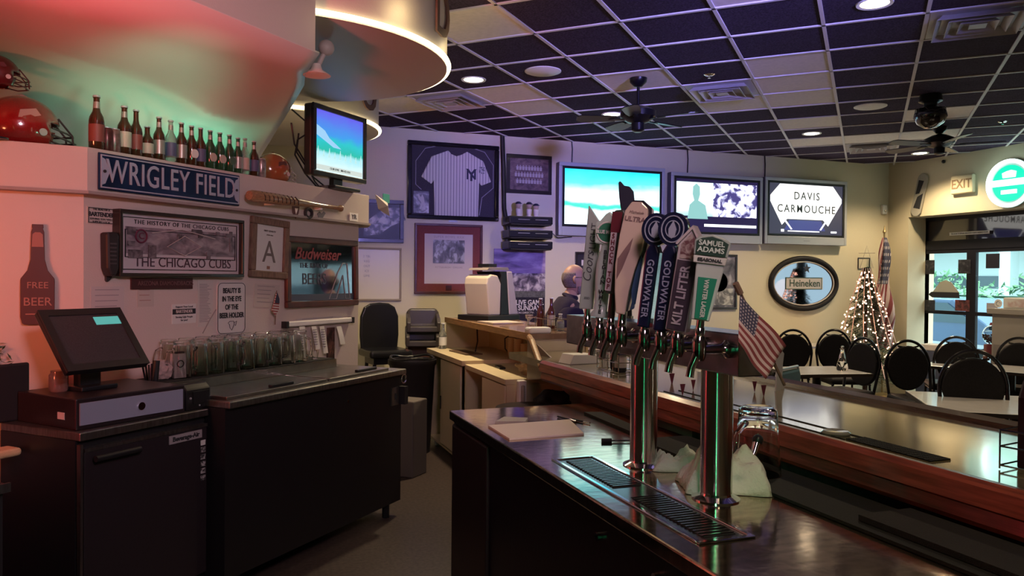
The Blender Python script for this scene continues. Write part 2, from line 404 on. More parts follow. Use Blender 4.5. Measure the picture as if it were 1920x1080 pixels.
dx, dy, dr = circ3(a_[:2], b_[:2], c_[:2])
def drum(name, x, y, r, z, lets, a0=-2.0, a1=1.2):
    o = B().lathe([(1e-5, z), (r, z), (r, CEIL)], 72, Matrix.Translation((x, y, 0))).obj(name, soffm, smooth=True)
    struct(o)
    n = 60
    rp = B().tube([(x+(r+0.012)*math.cos(a0+(a1-a0)*k/n), y+(r+0.012)*math.sin(a0+(a1-a0)*k/n), z+0.018) for k in range(n+1)], 0.013, 8).obj('rope_light', ropem, smooth=True)
    for (ch, ang) in lets:
        t = text(ch, 0.42, (x+(r+0.004)*math.cos(ang), y+(r+0.004)*math.sin(ang), (z+CEIL)/2+0.02), None, dcol, 0.006, rot=(PI/2, 0, ang+PI/2), bold=0.004)
        t.name = 'wall_letter'; tag(t, 'tall brown letter %s on the side of the %s round soffit' % (ch, lets_name[name]), 'letter')
    return rp
lets_name = {'trim_drum_near': 'nearer', 'trim_drum_far': 'farther'}
tag(drum('trim_drum_near', dx, dy, dr, ZD, [('D', -0.52)]), 'glowing warm rope light around the rim of the large round soffit', 'rope light')
f1 = atZ(700, 247, ZD); fr = 0.85; fx, fy = f1.x-fr*0.92, f1.y+0.2
tag(drum('trim_drum_far', fx, fy, fr, ZD, [('U', -0.62)]), 'rope light on the farther soffit, its end glowing right of the ledge monitor', 'rope light')
for (q, e_) in ((-1.0, 1.0), (-0.3, 1.0)):
    lamp('rope_glow_light', 'POINT', (dx+(dr+0.10)*math.cos(q), dy+(dr+0.10)*math.sin(q), ZD+0.12), e_, (1, .75, .38), 0.05)
lamp('rope_glow_light', 'POINT', (fx+0.5, fy-0.9, ZD-0.3), 5, (1, .78, .45), 0.1)
# small adjustable spotlight under the near drum
p = atZ(612, 88, ZD-0.04); q_ = atZ(600, 128, ZD-0.20)
q_ = Vector((p.x-0.05, p.y+0.05, ZD-0.19))
sp = T('spot_lamp', 'small pale adjustable spotlight on an arm by the beam corner under the round soffit', 'spotlight', (p.x, p.y, ZD))
B().ball((0, 0, -0.045), 0.042, 16, 10).obj('mount', M('pale_metal', (0.45, 0.4, 0.36), 0.4), sp, smooth=True)
B().tube([(0, 0, -0.05), (-0.045, 0.0, -0.15)], 0.013, 10).obj('arm', M('pale_metal'), sp, smooth=True)
B().lathe([(0.02, 0.03), (0.03, 0.0), (0.075, -0.03), (0.066, -0.032), (1e-4, -0.02)], 24, Matrix.Translation((-0.05, 0, -0.165))).obj('lamp_head', M('lamp_dish', (0.75, 0.66, 0.58), 0.4), sp, smooth=True)

# ================================================================ STOREFRONT AND OUTSIDE
XD = WR+0.36
alum = M('black_aluminium', (0.010, 0.010, 0.016), 0.45, spec=.3)
def yz(u, v, x=XD): h = atX(u, v, x); return h.y, h.z
y_l = yz(1717, 500)[0]; y_m0 = yz(1822, 560)[0]; y_m1 = yz(1842, 560)[0]
zt = yz(1780, 468)[1]; zmid = yz(1780, 586)[1]
y_end = y_m1-1.0
m = B()
fw = 0.07
m.bx(XD-0.03, XD+0.05, DY0, DY1, DZ-0.05, DZ)                       # head
m.bx(XD-0.03, XD+0.05, y_l-0.09, DY1, 0, DZ)                        # left jamb
m.bx(XD-0.03, XD+0.05, DY0, DY1, zt, zt+0.13)                       # transom bar
m.bx(XD-0.03, XD+0.05, y_end-0.1, y_end, 0, DZ); m.bx(XD-0.03, XD+0.05, DY0, DY0+0.08, 0, DZ)
struct(m.obj('door_frame', alum))
darkglass = M('dark_transom_glass', (0.02, 0.014, 0.022), 0.03, spec=0.9, coat=1.0)
struct(B().bx(XD, XD+0.01, DY0, DY1, zt+0.13, DZ-0.05).obj('window_1', darkglass))
doorglass = M('door_glass', (0.88, 0.97, 1.0), 0.0, trans=1.0, ior=1.12)
def door(nm, ya, yb):     # ya > yb
    m = B(); m.bx(XD-0.02, XD+0.03, ya-fw, ya, 0.02, zt); m.bx(XD-0.02, XD+0.03, yb, yb+fw, 0.02, zt)
    m.bx(XD-0.02, XD+0.03, yb+fw, ya-fw, zt-0.05, zt); m.bx(XD-0.02, XD+0.03, yb+fw, ya-fw, 0.02, 0.2); m.bx(XD-0.02, XD+0.03, yb+fw, ya-fw, zmid-0.025, zmid+0.025)
    o = struct(m.obj(nm, alum)); B().bx(XD, XD+0.006, yb+fw, ya-fw, 0.2, zt-0.05).obj('pane', doorglass, o)
    return o
door('door_1', y_l-0.09, y_m0+0.0); door('door_2', y_m0-0.0, y_end)
struct(B().bx(XD, XD+0.006, DY0+0.08, y_end-0.1, 0.1, zt).obj('window_2', doorglass))
# stickers and posters on the glass
def on_glass(u0, v0, u1, v1, name, label, cat, mats, x=XD-0.026, th=0.004):
    a = atX(u0, v0, x); b = atX(u1, v1, x)
    return tag(B().box(((x), (a.y+b.y)/2, (a.z+b.z)/2), (th, abs(a.y-b.y), abs(a.z-b.z))).obj(name, mats), label, cat)
dpost = PIC('door_poster_print', [(0.3, (0.008, 0.010, 0.018)), (0.55, (0.03, 0.03, 0.04)), (0.75, (0.12, 0.12, 0.13))], 18)
on_glass(1732, 488, 1752, 514, 'poster', 'small dark poster on the left door pane beside its left stile', 'poster', dpost)
on_glass(1797, 487, 1820, 513, 'poster', 'small dark poster on the left door pane beside its right stile', 'poster', dpost)
o = on_glass(1849, 476, 1874, 503, 'poster', 'black poster with white print on the right door pane', 'poster', M('near_black_print', (0.015, 0.015, 0.025), 0.5))
on_glass(1732, 562, 1753, 583, 'poster', 'dark flyer low in the left corner of the left door pane', 'flyer', dpost)
on_glass(1791, 562, 1818, 584, 'poster', 'reddish flyer low on the left door pane beside the centre stile', 'flyer', PIC('red_flyer', [(0.35, (0.02, 0.01, 0.015)), (0.6, (0.2, 0.06, 0.06))], 20))
on_glass(1850, 568, 1870, 586, 'poster', 'pale flyer low on the right door pane', 'flyer', M('pale_flyer', (0.4, 0.38, 0.42), 0.6))
st = T('sticker_strip', 'long narrow white sticker with tiny print above the glass doors', 'sticker', atX(1817, 437, XD-0.034), -PI/2)
B().bx(-0.30, 0.30, -0.002, 0, -0.022, 0.022).obj('strip', M('sticker_white', (0.85, 0.82, 0.78), 0.5), st)
text('THIS DOOR TO REMAIN UNLOCKED DURING BUSINESS HOURS', 0.026, (0, -0.003, 0), st, ink, xs=0.75)
ds = T('poster_lettering', 'round white decal near the podium on the right door pane', 'decal', atX(1872, 569, XD-0.03), -PI/2)
B().prism([(0.055*math.cos(a), 0.055*math.sin(a)) for a in [2*PI*k/24 for k in range(24)]], -0.004, 0, 'y').obj('disc', white, ds)
rot_ = B().tube([(0.028*math.cos(a), -0.005, 0.028*math.sin(a)) for a in [2*PI*k/16 for k in range(14)]], 0.004, 6).obj('swirl', M('grey_print', (0.3, 0.3, 0.33), .6), ds)
# roof shaped sticker on the left pane
rs = T('triangular_sign', 'pale triangular sign over a black band on the left door pane', 'sign', atX(1771, 545, XD-0.03), -PI/2)
B().prism([(-0.19, -0.02), (0.23, -0.02), (0.11, 0.12), (0.02, 0.15), (-0.07, 0.12)], -0.006, 0, 'y').obj('roof_shape', M('pale_grey_print', (0.42, 0.42, 0.36), 0.6), rs)
B().prism([(-0.26, -0.06), (-0.21, -0.02), (0.23, -0.02), (0.24, -0.10), (-0.19, -0.10)], -0.008, 0, 'y').obj('band', ink, rs)
struct(B().bx(WR+0.5, 45, -20, 40, -0.16, -0.04).obj('floor_outside', M('pale_pavement', (0.45, 0.43, 0.40), 0.9, noise=0.15, nscale=3)))
bld = T('white_building', 'white stucco building with a teal canopy across the pavement outside', 'building', (26, 16, -0.04))
B().bx(0, 6, -22, 20, 0, 7).obj('wall', M('bright_stucco', (0.80, 0.82, 0.80), 0.8), bld)
B().bx(-2.2, 0.2, -22, 20, 3.0, 3.35).obj('canopy', M('canopy_teal', (0.35, 0.62, 0.60), 0.6), bld)
B().bx(-0.05, 0, -22, 20, 1.45, 1.9).obj('window', M('outside_window_glass', (0.12, 0.15, 0.17), 0.2), bld)
for yy in (-16, -11.5, -7, -2.5, 2, 6.5): B().bx(-2.0, -1.6, yy, yy+0.4, 0, 3.0).obj('column', M('bright_stucco'), bld)
random.seed(3)
hd = B()
for k in range(2600):
    yy = random.uniform(8, 18); zz = random.uniform(0.6, 1.72)+0.16*math.sin(yy*2.1); xx = random.uniform(14.0, 15.2)
    s_ = random.uniform(0.05, 0.12); rm = Matrix.Translation((xx, yy, max(0.05, zz))) @ Matrix.Rotation(random.uniform(0, 6), 4, 'X') @ Matrix.Rotation(random.uniform(0, 6), 4, 'Z')
    hd.add([(-s_, 0, 0), (0, -s_*.4, s_*.2), (s_, 0, 0), (0, s_*.4, s_*.2)], [(0, 1, 2, 3)], rm)
hg = T('hedge', 'bushy green hedge growing outside beyond the glass doors', 'hedge', (0, 0, 0))
hd.obj('foliage', M('hedge_leaf', (0.16, 0.36, 0.20), 0.7, noise=0.4, nscale=3), hg)['kind'] = 'stuff'
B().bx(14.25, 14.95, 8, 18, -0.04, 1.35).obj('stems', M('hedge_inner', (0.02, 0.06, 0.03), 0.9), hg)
# parked car, only its flank shows low through the glass
car = T('car', 'dark blue car parked outside low behind the glass doors', 'car', (11.9, 9.9, -0.04), PI/2)
body = [(-2.2, 0.35), (-2.25, 0.75), (-1.9, 0.92), (-1.2, 1.0), (-0.6, 1.38), (0.7, 1.40), (1.35, 1.0), (2.1, 0.9), (2.25, 0.6), (2.2, 0.35)]
B().prism(body, -0.85, 0.85, 'y').obj('body', M('car_blue', (0.03, 0.07, 0.16), 0.25, coat=0.6), car, bevel=0.06, bseg=3)
for sy in (-0.86, 0.86):
    B().prism([(-1.05, 1.0), (-0.55, 1.32), (0.62, 1.34), (1.1, 1.0)], sy-0.01, sy+0.01, 'y').obj('side_window', M('car_glass', (0.05, 0.08, 0.1), 0.05), car)
    for wx in (-1.4, 1.4):
        wl = B().tube([(wx, sy-0.1, 0.33), (wx, sy+0.1, 0.33)], 0.33, 20).obj('wheel', rubber, car); B().tube([(wx, sy-0.12, 0.33), (wx, sy+0.12, 0.33)], 0.2, 16).obj('hub_cap', silver, wl)
    B().bx(-2.1, 2.1, sy-0.02, sy+0.02, 0.62, 0.68).obj('side_strip', silver, car)
# ================================================================ CEILING FIXTURES
def cpix(u, v, z=CEIL): return atZ(u, v, z)
canl = M('can_lens_glow', (1.0, 0.9, 0.7), 0.5, emit=6.0, ecol=(1.0, 0.88, 0.66))
cans_lab = [(888, 149, 'round recessed ceiling light right of the large round soffit'), (1147, 214, 'round recessed ceiling light beside the near ceiling fan'), (1522, 250, 'recessed ceiling light above the right-hand wall televisions'), (1640, 6, 'big recessed ceiling light at the top edge of the photo'), (1725, 287, 'farthest recessed ceiling light, near the corner above the doors')]
for (u, v, lab) in cans_lab:
    p = cpix(u, v)
    o = T('recessed_light', lab, 'ceiling light', (p.x, p.y, CEIL), 0, 'recessed ceiling lights')
    B().lathe([(0.085, -0.004), (0.105, -0.008), (0.108, 0.0), (0.085, 0.0)], 28).obj('trim_ring', white, o, smooth=True)
    B().lathe([(1e-4, -0.012), (0.06, -0.010), (0.088, -0.003)], 28).obj('lens', canl, o, smooth=True)
for (u, v, lab) in ((1018, 133, 'round pale ceiling speaker nearer the round soffit'), (1632, 199, 'round pale ceiling speaker toward the right, short of the hanging dome')):
    p = cpix(u, v); o = T('ceiling_speaker', lab, 'speaker', (p.x, p.y, CEIL), 0, 'round ceiling speakers')
    B().lathe([(1e-4, -0.012), (0.13, -0.010)], 32).obj('grille', M('speaker_grille', (0.32, 0.28, 0.28), 0.7, noise=0.3, nscale=400), o, smooth=True)
    B().lathe([(0.13, -0.014), (0.15, -0.006), (0.15, 0), (0.13, 0)], 32).obj('rim', white, o, smooth=True)
def cell_center(u, v):
    p = cpix(u, v); gx = (p.x-p.y)*S2; gy = (p.x+p.y)*S2
    i = math.floor((gx-GX)/CELL); j = math.floor((gy-GY)/CELL)
    a = gcorner(i, j); b = gcorner(i+1, j+1); return ((a[0]+b[0])/2, (a[1]+b[1])/2)
ventm = M('vent_metal', (0.42, 0.40, 0.42), 0.45, 0.2)
for (u, v, lab) in ((1850, 40, 'large square ceiling vent at the top right of the photo'), (1355, 166, 'square ceiling vent right of the near ceiling fan'), (845, 186, 'ceiling vent at the right rim of the round soffit'), (1628, 277, 'ceiling vent beside the farthest recessed light')):
    x, y = cell_center(u, v)
    o = T('ceiling_vent', lab, 'vent', (x, y, CEIL), PI/4, 'square ceiling vents')
    B().bx(-0.285, 0.285, -0.285, 0.285, -0.006, -0.001).obj('plate', ventm, o)
    for k, a in enumerate((0.25, 0.18, 0.11)):
        m = B(); z0, z1 = -0.008-0.0*k, -0.045
        for q in range(4):
            mm = Matrix.Rotation(q*PI/2, 4, 'Z')
            m.add([(-a, -a, z1), (a, -a, z1), (a-0.035, -a+0.035, z0), (-a+0.035, -a+0.035, z0)], [(0, 1, 2, 3)], mm)
        m.obj('louver', ventm, o, solid=0.003)
    B().bx(-0.05, 0.05, -0.05, 0.05, -0.04, -0.03).obj('louver', ventm, o)
for (u, v, lab) in ((1330, 140, 'small round sprinkler plate before the middle ceiling vent'), (1880, 228, 'small round sprinkler plate at the right, above the neon sign')):
    p = cpix(u, v); o = T('sprinkler', lab, 'sprinkler', (p.x, p.y, CEIL), 0, 'ceiling sprinklers')
    B().lathe([(1e-4, -0.01), (0.03, -0.01), (0.045, 0)], 20).obj('escutcheon', chrome, o, smooth=True)
    B().lathe([(1e-4, -0.03), (0.012, -0.03), (0.008, -0.01)], 12).obj('head', chrome, o, smooth=True)
fanm = M('fan_bronze', (0.010, 0.009, 0.012), 0.3, 0.5)
def fan(u, v, lab, a0, drop=0.30, rr=0.58, rm=0.15, bm_=None):
    p = cpix(u, v); o = T('ceiling_fan', lab, 'ceiling fan', (p.x, p.y, CEIL), a0)
    B().lathe([(0.075, 0), (0.07, -0.035), (0.035, -0.07), (0.02, -0.075)], 24).obj('canopy', fanm, o, smooth=True)
    B().tube([(0, 0, -0.05), (0, 0, -drop+0.05)], 0.013, 10).obj('downrod', fanm, o, smooth=True)
    B().lathe([(0.03, -drop+0.07), (0.08, -drop+0.055), (rm, -drop+0.02), (rm, -drop-0.03), (0.09, -drop-0.07), (0.055, -drop-0.08), (0.055, -drop-0.14), (0.03, -drop-0.155), (1e-4, -drop-0.155)], 28).obj('motor', fanm, o, smooth=True)
    for k in range(5):
        mm = Matrix.Rotation(2*PI*k/5, 4, 'Z') @ Matrix.Translation((0, 0, -drop-0.045)) @ Matrix.Rotation(R(11), 4, 'X')
        bl = B().prism([(0.19, -0.05), (0.30, -0.065), (rr-0.04, -0.07), (rr, -0.04), (rr, 0.04), (rr-0.04, 0.07), (0.30, 0.065), (0.19, 0.05)], -0.004, 0.004, 'z', mm).obj('blade', bm_ or fanm, o)
        B().prism([(0.08, -0.015), (0.2, -0.02), (0.25, 0), (0.2, 0.02), (0.08, 0.015)], -0.010, -0.004, 'z', mm).obj('bracket', fanm, bl)
    return o
fan(1197, 147, 'near ceiling fan with dark blades hanging over the bar', 0.3, 0.30, 0.52)
fan(1762, 238, 'far ceiling fan at the right behind the dark hanging dome', 0.5, 0.15, 0.62, bm_=M('fan_grey_blade', (0.10, 0.09, 0.10), 0.4))
p = cpix(1745, 178); o = T('hanging_dome', 'dark glossy dome fixture hanging from the ceiling before the far fan', 'ceiling fixture', (p.x, p.y, CEIL))
B().lathe([(0.09, 0), (0.10, -0.06), (0.055, -0.08), (0.055, -0.10)], 24).obj('mount', black, o, smooth=True)
B().lathe([(0.055, -0.10), (0.125, -0.13), (0.14, -0.2), (0.11, -0.26), (0.05, -0.30), (1e-4, -0.31)], 28).obj('dome', M('smoked_dome', (0.012, 0.010, 0.014), 0.06, coat=1.0), o, smooth=True)

# ================================================================ BACK WALL
def tv(rect, lab, scr_fn, bz=0.045, chin=0.11, off=0.10):
    o, w_, h_ = wthing('B', rect, 'television', lab, 'television', off)
    B().bx(-w_/2, w_/2, 0.0, off-0.01, -h_/2, h_/2).obj('housing', M('tv_back_grey', (0.10, 0.10, 0.12), 0.5), o, bevel=0.01)
    m = B(); m.bx(-w_/2, w_/2, -0.015, 0, h_/2-bz, h_/2); m.bx(-w_/2, -w_/2+bz, -0.015, 0, -h_/2, h_/2-bz); m.bx(w_/2-bz, w_/2, -0.015, 0, -h_/2, h_/2-bz); m.bx(-w_/2+bz, w_/2-bz, -0.015, 0, -h_/2, -h_/2+chin)
    m.obj('bezel', silver, o, bevel=0.006)
    x0, x1, z0, z1 = -w_/2+bz, w_/2-bz, -h_/2+chin, h_/2-bz
    m = rect_frame(x1-x0, z1-z0, 0.03, -0.012, 0.0); m.v = [v+Vector(((x0+x1)/2, 0, (z0+z1)/2)) for v in m.v]
    m.obj('inner_bezel', black, o)
    scr_fn(o, x0+0.03, x1-0.03, z0+0.03, z1-0.03)
    B().bx(-0.05, 0.05, -0.017, -0.014, -h_/2+0.045, -h_/2+0.055).obj('badge', M('grey_print', (0.3, 0.3, 0.33), .6), o)
    return o
def scr1(o, x0, x1, z0, z1):
    m_ = SKYSCREEN('tv_screen_sky', [(0.0, (0.75, 0.95, 1.0)), (0.28, (0.70, 1.0, 0.95)), (0.33, (0.05, 0.75, 0.45)), (0.38, (0.08, 0.8, 0.5)), (0.43, (0.85, 1, 1)), (0.62, (0.62, 0.97, 1.0)), (0.75, (0.1, 0.75, 0.85)), (1.0, (0.02, 0.55, 0.78))], z0, z1, 1.6, 2.5, 0.22, (1, 1, 3))
    B().bx(x0, x1, -0.004, 0, z0, z1).obj('screen', m_, o)
def emi(name, col=(1, 1, 1), e=1.0): return M(name, (0.01, 0.01, 0.01), 0.3, emit=e, ecol=col)
def scr2(o, x0, x1, z0, z1):
    dk = emi('tv_dark_band', (0.03, 0.02, 0.10), 0.6)
    B().bx(x0, x1, -0.003, 0, z0, z1).obj('screen', dk, o)
    h = z1-z0
    m_ = PIC('tv_screen_crowd', [(0.44, (0.05, 0.04, 0.16)), (0.50, (0.45, 0.45, 0.7)), (0.55, (1, 1, 1))], 9, emit=1.5)
    B().bx(x0+0.03+(x1-x0)*0.42, x1-0.02, -0.006, -0.002, z0+h*0.30, z1-0.04).obj('picture', m_, o)
    wl = SKYSCREEN('tv_screen_pale', [(0.0, (0.3, 0.6, 0.6)), (0.22, (0.8, 1, 1)), (1.0, (0.75, 1, 1))], z0+h*0.3, z1, 1.5, 5, 0.3)
    B().bx(x0+0.01, x0+0.03+(x1-x0)*0.42, -0.006, -0.002, z0+h*0.30, z1-0.04).obj('picture', wl, o)
    m = B(); cx = x0+(x1-x0)*0.24; cz = z0+h*0.42
    m.prism([(cx-0.13, cz-0.12), (cx-0.10, cz+0.06), (cx-0.03, cz+0.12), (cx-0.055, cz+0.2), (cx-0.05, cz+0.30), (cx, cz+0.34), (cx+0.05, cz+0.30), (cx+0.055, cz+0.2), (cx+0.03, cz+0.12), (cx+0.14, cz+0.06), (cx+0.18, cz-0.12)], -0.009, -0.006, 'y')
    m.obj('figure', emi('tv_figure', (0.30, 0.62, 0.60), 1.0), o)
    B().bx(x0+(x1-x0)*.34, x1-0.02, -0.006, -0.002, z0+0.07, z0+0.105).obj('caption_bar', emi('tv_white', (0.9, 0.97, 1.0), 1.6), o)
def scr3(o, x0, x1, z0, z1):
    W_, H_ = x1-x0, z1-z0
    B().bx(x0, x1, -0.003, 0, z0, z1).obj('screen', emi('tv_charcoal', (0.06, 0.06, 0.10), 0.8), o)
    P = lambda a, b: (x0+W_*a, z0+H_*b)
    B().prism([P(.14, .99), P(.86, .99), P(.985, .74), P(.985, .66), P(.80, .18), P(.73, .30), P(.24, .30), P(.17, .18), P(.015, .64), P(.015, .76)], -0.006, -0.002, 'y').obj('name_panel', emi('tv_warm_white', (1.0, 0.97, 0.90), 1.6), o)
    B().prism([P(.20, .08), P(.76, .08), P(.70, .28), P(.27, .28)], -0.006, -0.002, 'y').obj('lower_panel', emi('tv_navy', (0.06, 0.07, 0.25), 1.0), o)
    m = B(); m.prism([P(.19, .29), P(.21, .30), P(.31, .10), P(.29, .09)], -0.008, -0.002, 'y'); m.prism([P(.79, .29), P(.77, .30), P(.68, .10), P(.70, .09)], -0.008, -0.002, 'y')
    m.obj('trim_line', emi('tv_line_white', (0.95, 0.95, 1), 1.4), o)
    dk = emi('tv_letter_dark', (0.03, 0.03, 0.03), 0.5)
    text('DAVIS', 0.15, (x0+W_*.5, -0.008, z0+H_*.76), o, dk, xs=0.92, sp=1.25, bold=0.0012)
    text('CARMOUCHE', 0.15, (x0+W_*.5, -0.008, z0+H_*.50), o, dk, xs=0.92, sp=1.25, bold=0.0012)
    B().bx(x0+W_*.25, x0+W_*.68, -0.006, -0.002, z0+0.035, z0+0.05).obj('caption_bar', emi('tv_line_white', (0.95, 0.95, 1), 1.4), o)
    B().bx(x0+W_*.84, x0+W_*.92, -0.006, -0.002, z0+0.03, z0+0.055).obj('caption_bar', emi('tv_line_white', (0.95, 0.95, 1), 1.4), o)
    B().bx(x0+W_*.16, x0+W_*.20, -0.006, -0.002, z0+0.03, z0+0.065).obj('caption_bar', emi('tv_line_white', (0.95, 0.95, 1), 1.4), o)
tv((1048, 303, 1245, 447), 'silver-rimmed wall television showing a cyan sky over a green field', scr1)
tv((1258, 322, 1428, 458), 'silver-rimmed wall television in the middle showing a black and white crowd', scr2)
tv((1434, 331, 1586, 461), 'silver-rimmed wall television on the right showing the name DAVIS CARMOUCHE', scr3)
# tv cables up the wall
for (u, v0, v1, lab) in ((1072, 264, 304, 'thin dark cable running from the ceiling down to the cyan sky television'), (1289, 283, 322, 'thin dark cable from the ceiling to the middle wall television'), (1434, 294, 331, 'thin dark cable from the ceiling to the right wall television')):
    a = atY(u, v0, WB-0.01); b = atY(u, v1+6, WB-0.01)
    tag(B().tube([(a.x, a.y, CEIL), (a.x+0.01, a.y, a.z*.5+b.z*.5+0.05), (b.x, b.y, b.z)], 0.008, 6).obj('cable', black), lab, 'cable')
# framed pinstripe jersey
o, w_, h_ = wthing('B', (763, 263, 933, 416), 'framed_jersey', 'framed white pinstripe baseball jersey in a black shadow box', 'framed jersey')
rect_frame(w_, h_, 0.05, -0.05, 0).obj('frame', M('gloss_black_frame', (0.008, 0.007, 0.010), 0.15, coat=0.6), o, bevel=0.01)
B().bx(-w_/2+.05, w_/2-.05, -0.008, 0, -h_/2+.05, h_/2-.05).obj('backing', M('charcoal_suede', (0.045, 0.038, 0.052), 0.9, noise=0.3, nscale=120), o)
def stripe(name, base, line, scale, axis='X', thr=0.86, rough=0.8):
    m = bpy.data.materials.new(name); m.use_nodes = True; nt = m.node_tree; b = nt.nodes['Principled BSDF']; b.inputs['Roughness'].default_value = rough
    tc = nt.nodes.new('ShaderNodeTexCoord'); sx = nt.nodes.new('ShaderNodeSeparateXYZ'); nt.links.new(tc.outputs['Object'], sx.inputs[0])
    mu = nt.nodes.new('ShaderNodeMath'); mu.operation = 'MULTIPLY'; mu.inputs[1].default_value = scale; nt.links.new(sx.outputs[axis], mu.inputs[0])
    fr = nt.nodes.new('ShaderNodeMath'); fr.operation = 'FRACT'; nt.links.new(mu.outputs[0], fr.inputs[0])
    gt = nt.nodes.new('ShaderNodeMath'); gt.operation = 'GREATER_THAN'; gt.inputs[1].default_value = thr; nt.links.new(fr.outputs[0], gt.inputs[0])
    mx = nt.nodes.new('ShaderNodeMix'); mx.data_type = 'RGBA'; mx.inputs[6].default_value = (*base, 1); mx.inputs[7].default_value = (*line, 1)
    nt.links.new(gt.outputs[0], mx.inputs[0]); nt.links.new(mx.outputs[2], b.inputs['Base Color']); MATS[name] = m; return m
pin = stripe('pinstripe_fabric', (0.58, 0.54, 0.50), (0.10, 0.09, 0.14), 28, thr=0.84)
jw = w_*0.33
jer = [(-0.10, 0.36), (-0.30, 0.28), (-0.42, 0.04), (-0.30, -0.04), (-0.27, 0.0), (-0.26, -0.40), (0.27, -0.40), (0.28, 0.0), (0.31, -0.03), (0.43, 0.02), (0.33, 0.26), (0.13, 0.36), (0.06, 0.32), (0.0, 0.30), (-0.06, 0.32)]
B().prism([(x+0.03, z) for x, z in jer], -0.03, -0.010, 'y').obj('jersey', pin, o, bevel=0.008)
navy = M('navy_print', (0.02, 0.02, 0.05), 0.6)
text('N', 0.17, (0.21, -0.033, 0.09), o, navy, 0.002, bold=0.003); text('Y', 0.20, (0.21, -0.034, 0.08), o, navy, 0.002, bold=0.003)
B().bx(0.305, 0.375, -0.034, -0.03, 0.11, 0.19).obj('sleeve_patch', PIC('patch_print', [(0.4, (0.05, 0.05, 0.08)), (0.6, (0.45, 0.42, 0.42))], 40), o)
linem = M('pale_mat_line', (0.32, 0.30, 0.33), 0.6)
for s_ in (-1, 1):
    pts = [(s_*0.20+0.02, -0.010, 0.41), (s_*0.36+0.02, -0.010, 0.37), (s_*0.47+0.02, -0.010, 0.22), (s_*0.47+0.02, -0.010, -0.05), (s_*0.33+0.02, -0.010, -0.17)]
    if s_ > 0: pts.append((s_*0.30+0.02, -0.010, -0.38))
    B().tube(pts, 0.004, 6).obj('mat_line', linem, o)
B().tube([(-0.18, -0.01, 0.41), (0.22, -0.01, 0.41)], 0.004, 6).obj('mat_line', linem, o)
B().bx(-0.50, -0.28, -0.035, -0.008, -0.41, -0.11).obj('photo_mat', M('charcoal_suede'), o)
B().bx(-0.48, -0.30, -0.038, -0.034, -0.38, -0.13).obj('photo', PIC('ballplayer_photo', [(0.35, (0.03, 0.03, 0.035)), (0.5, (0.14, 0.13, 0.14)), (0.65, (0.5, 0.48, 0.48))], 9), o)
m = B(); m.prism([(-0.41, -0.33), (-0.39, -0.26), (-0.42, -0.22), (-0.44, -0.17), (-0.42, -0.165), (-0.395, -0.2), (-0.38, -0.165), (-0.36, -0.2), (-0.35, -0.26), (-0.34, -0.34), (-0.36, -0.34), (-0.37, -0.28), (-0.39, -0.34)], -0.040, -0.037, 'y')
m.obj('photo_figure', M('pale_figure_print', (0.45, 0.43, 0.43), 0.6), o)
B().prism([(-0.06, -0.47), (0.06, -0.47), (0.02, -0.43), (-0.02, -0.43)], -0.012, -0.008, 'y').obj('plaque', silver, o)
# super bowl print
o, w_, h_ = picture('B', (777, 418, 903, 551), 'framed_print', 'framed football photograph with wide red mat, below the framed jersey', 'framed picture', 0.028, M('maroon_frame_wood'), M('cream_mat', (0.52, 0.44, 0.42), 0.8), 0.03, matw=0.09, matm=M('red_mat', (0.17, 0.035, 0.035), 0.8, noise=0.1, nscale=60))
B().bx(-0.19, 0.19, -0.018, -0.011, -0.05, 0.22).obj('photo', PIC('football_photo', [(0.3, (0.03, 0.03, 0.03)), (0.5, (0.12, 0.11, 0.11)), (0.62, (0.4, 0.38, 0.38))], 11, stretch=(1.6, 1, 1)), o)
text('SUPER BOWL XXX', 0.038, (0, -0.014, 0.255), o, M('faint_print', (0.34, 0.27, 0.26), 0.8), sp=1.2)
text('PITTSBURGH · DALLAS', 0.03, (0, -0.014, -0.10), o, M('faint_print'), sp=1.1)
B().bx(-0.035, 0.035, -0.018, -0.014, -0.37, -0.31).obj('plaque', M('dark_plaque', (0.05, 0.01, 0.01), .4), o)
# picture partly behind the hood
o, w_, h_ = picture('B', (610, 370, 756, 456), 'framed_photo', 'dark framed black and white photograph behind the end of the ledge', 'framed picture', 0.045, framedark, M('bw_photo_black', (0.02, 0.018, 0.02), 0.4), 0.03)
B().prism([(-0.02, -0.17), (0.0, -0.02), (0.10, 0.06), (0.24, 0.15), (0.42, 0.16), (0.46, 0.02), (0.30, -0.05), (0.16, -0.15)], -0.016, -0.010, 'y').obj('photo_figures', PIC('bw_photo_figures', [(0.42, (0.02, 0.018, 0.02)), (0.6, (0.4, 0.37, 0.35))], 16), o)
# whiteboard
o, w_, h_ = picture('B', (600, 462, 752, 564), 'whiteboard', 'blank whiteboard with faint notes hung above the black vinyl chair', 'whiteboard', 0.022, M('board_frame', (0.28, 0.22, 0.15), 0.5), M('whiteboard_face', (0.66, 0.60, 0.44), 0.3), 0.02)
for k in range(5): text(('2 TBL', 'KEG', 'OUT', 'ICE', 'LIME')[k], 0.035, (0.06, -0.011, 0.20-k*0.055), o, M('faint_marker', (0.4, 0.37, 0.33), .7))
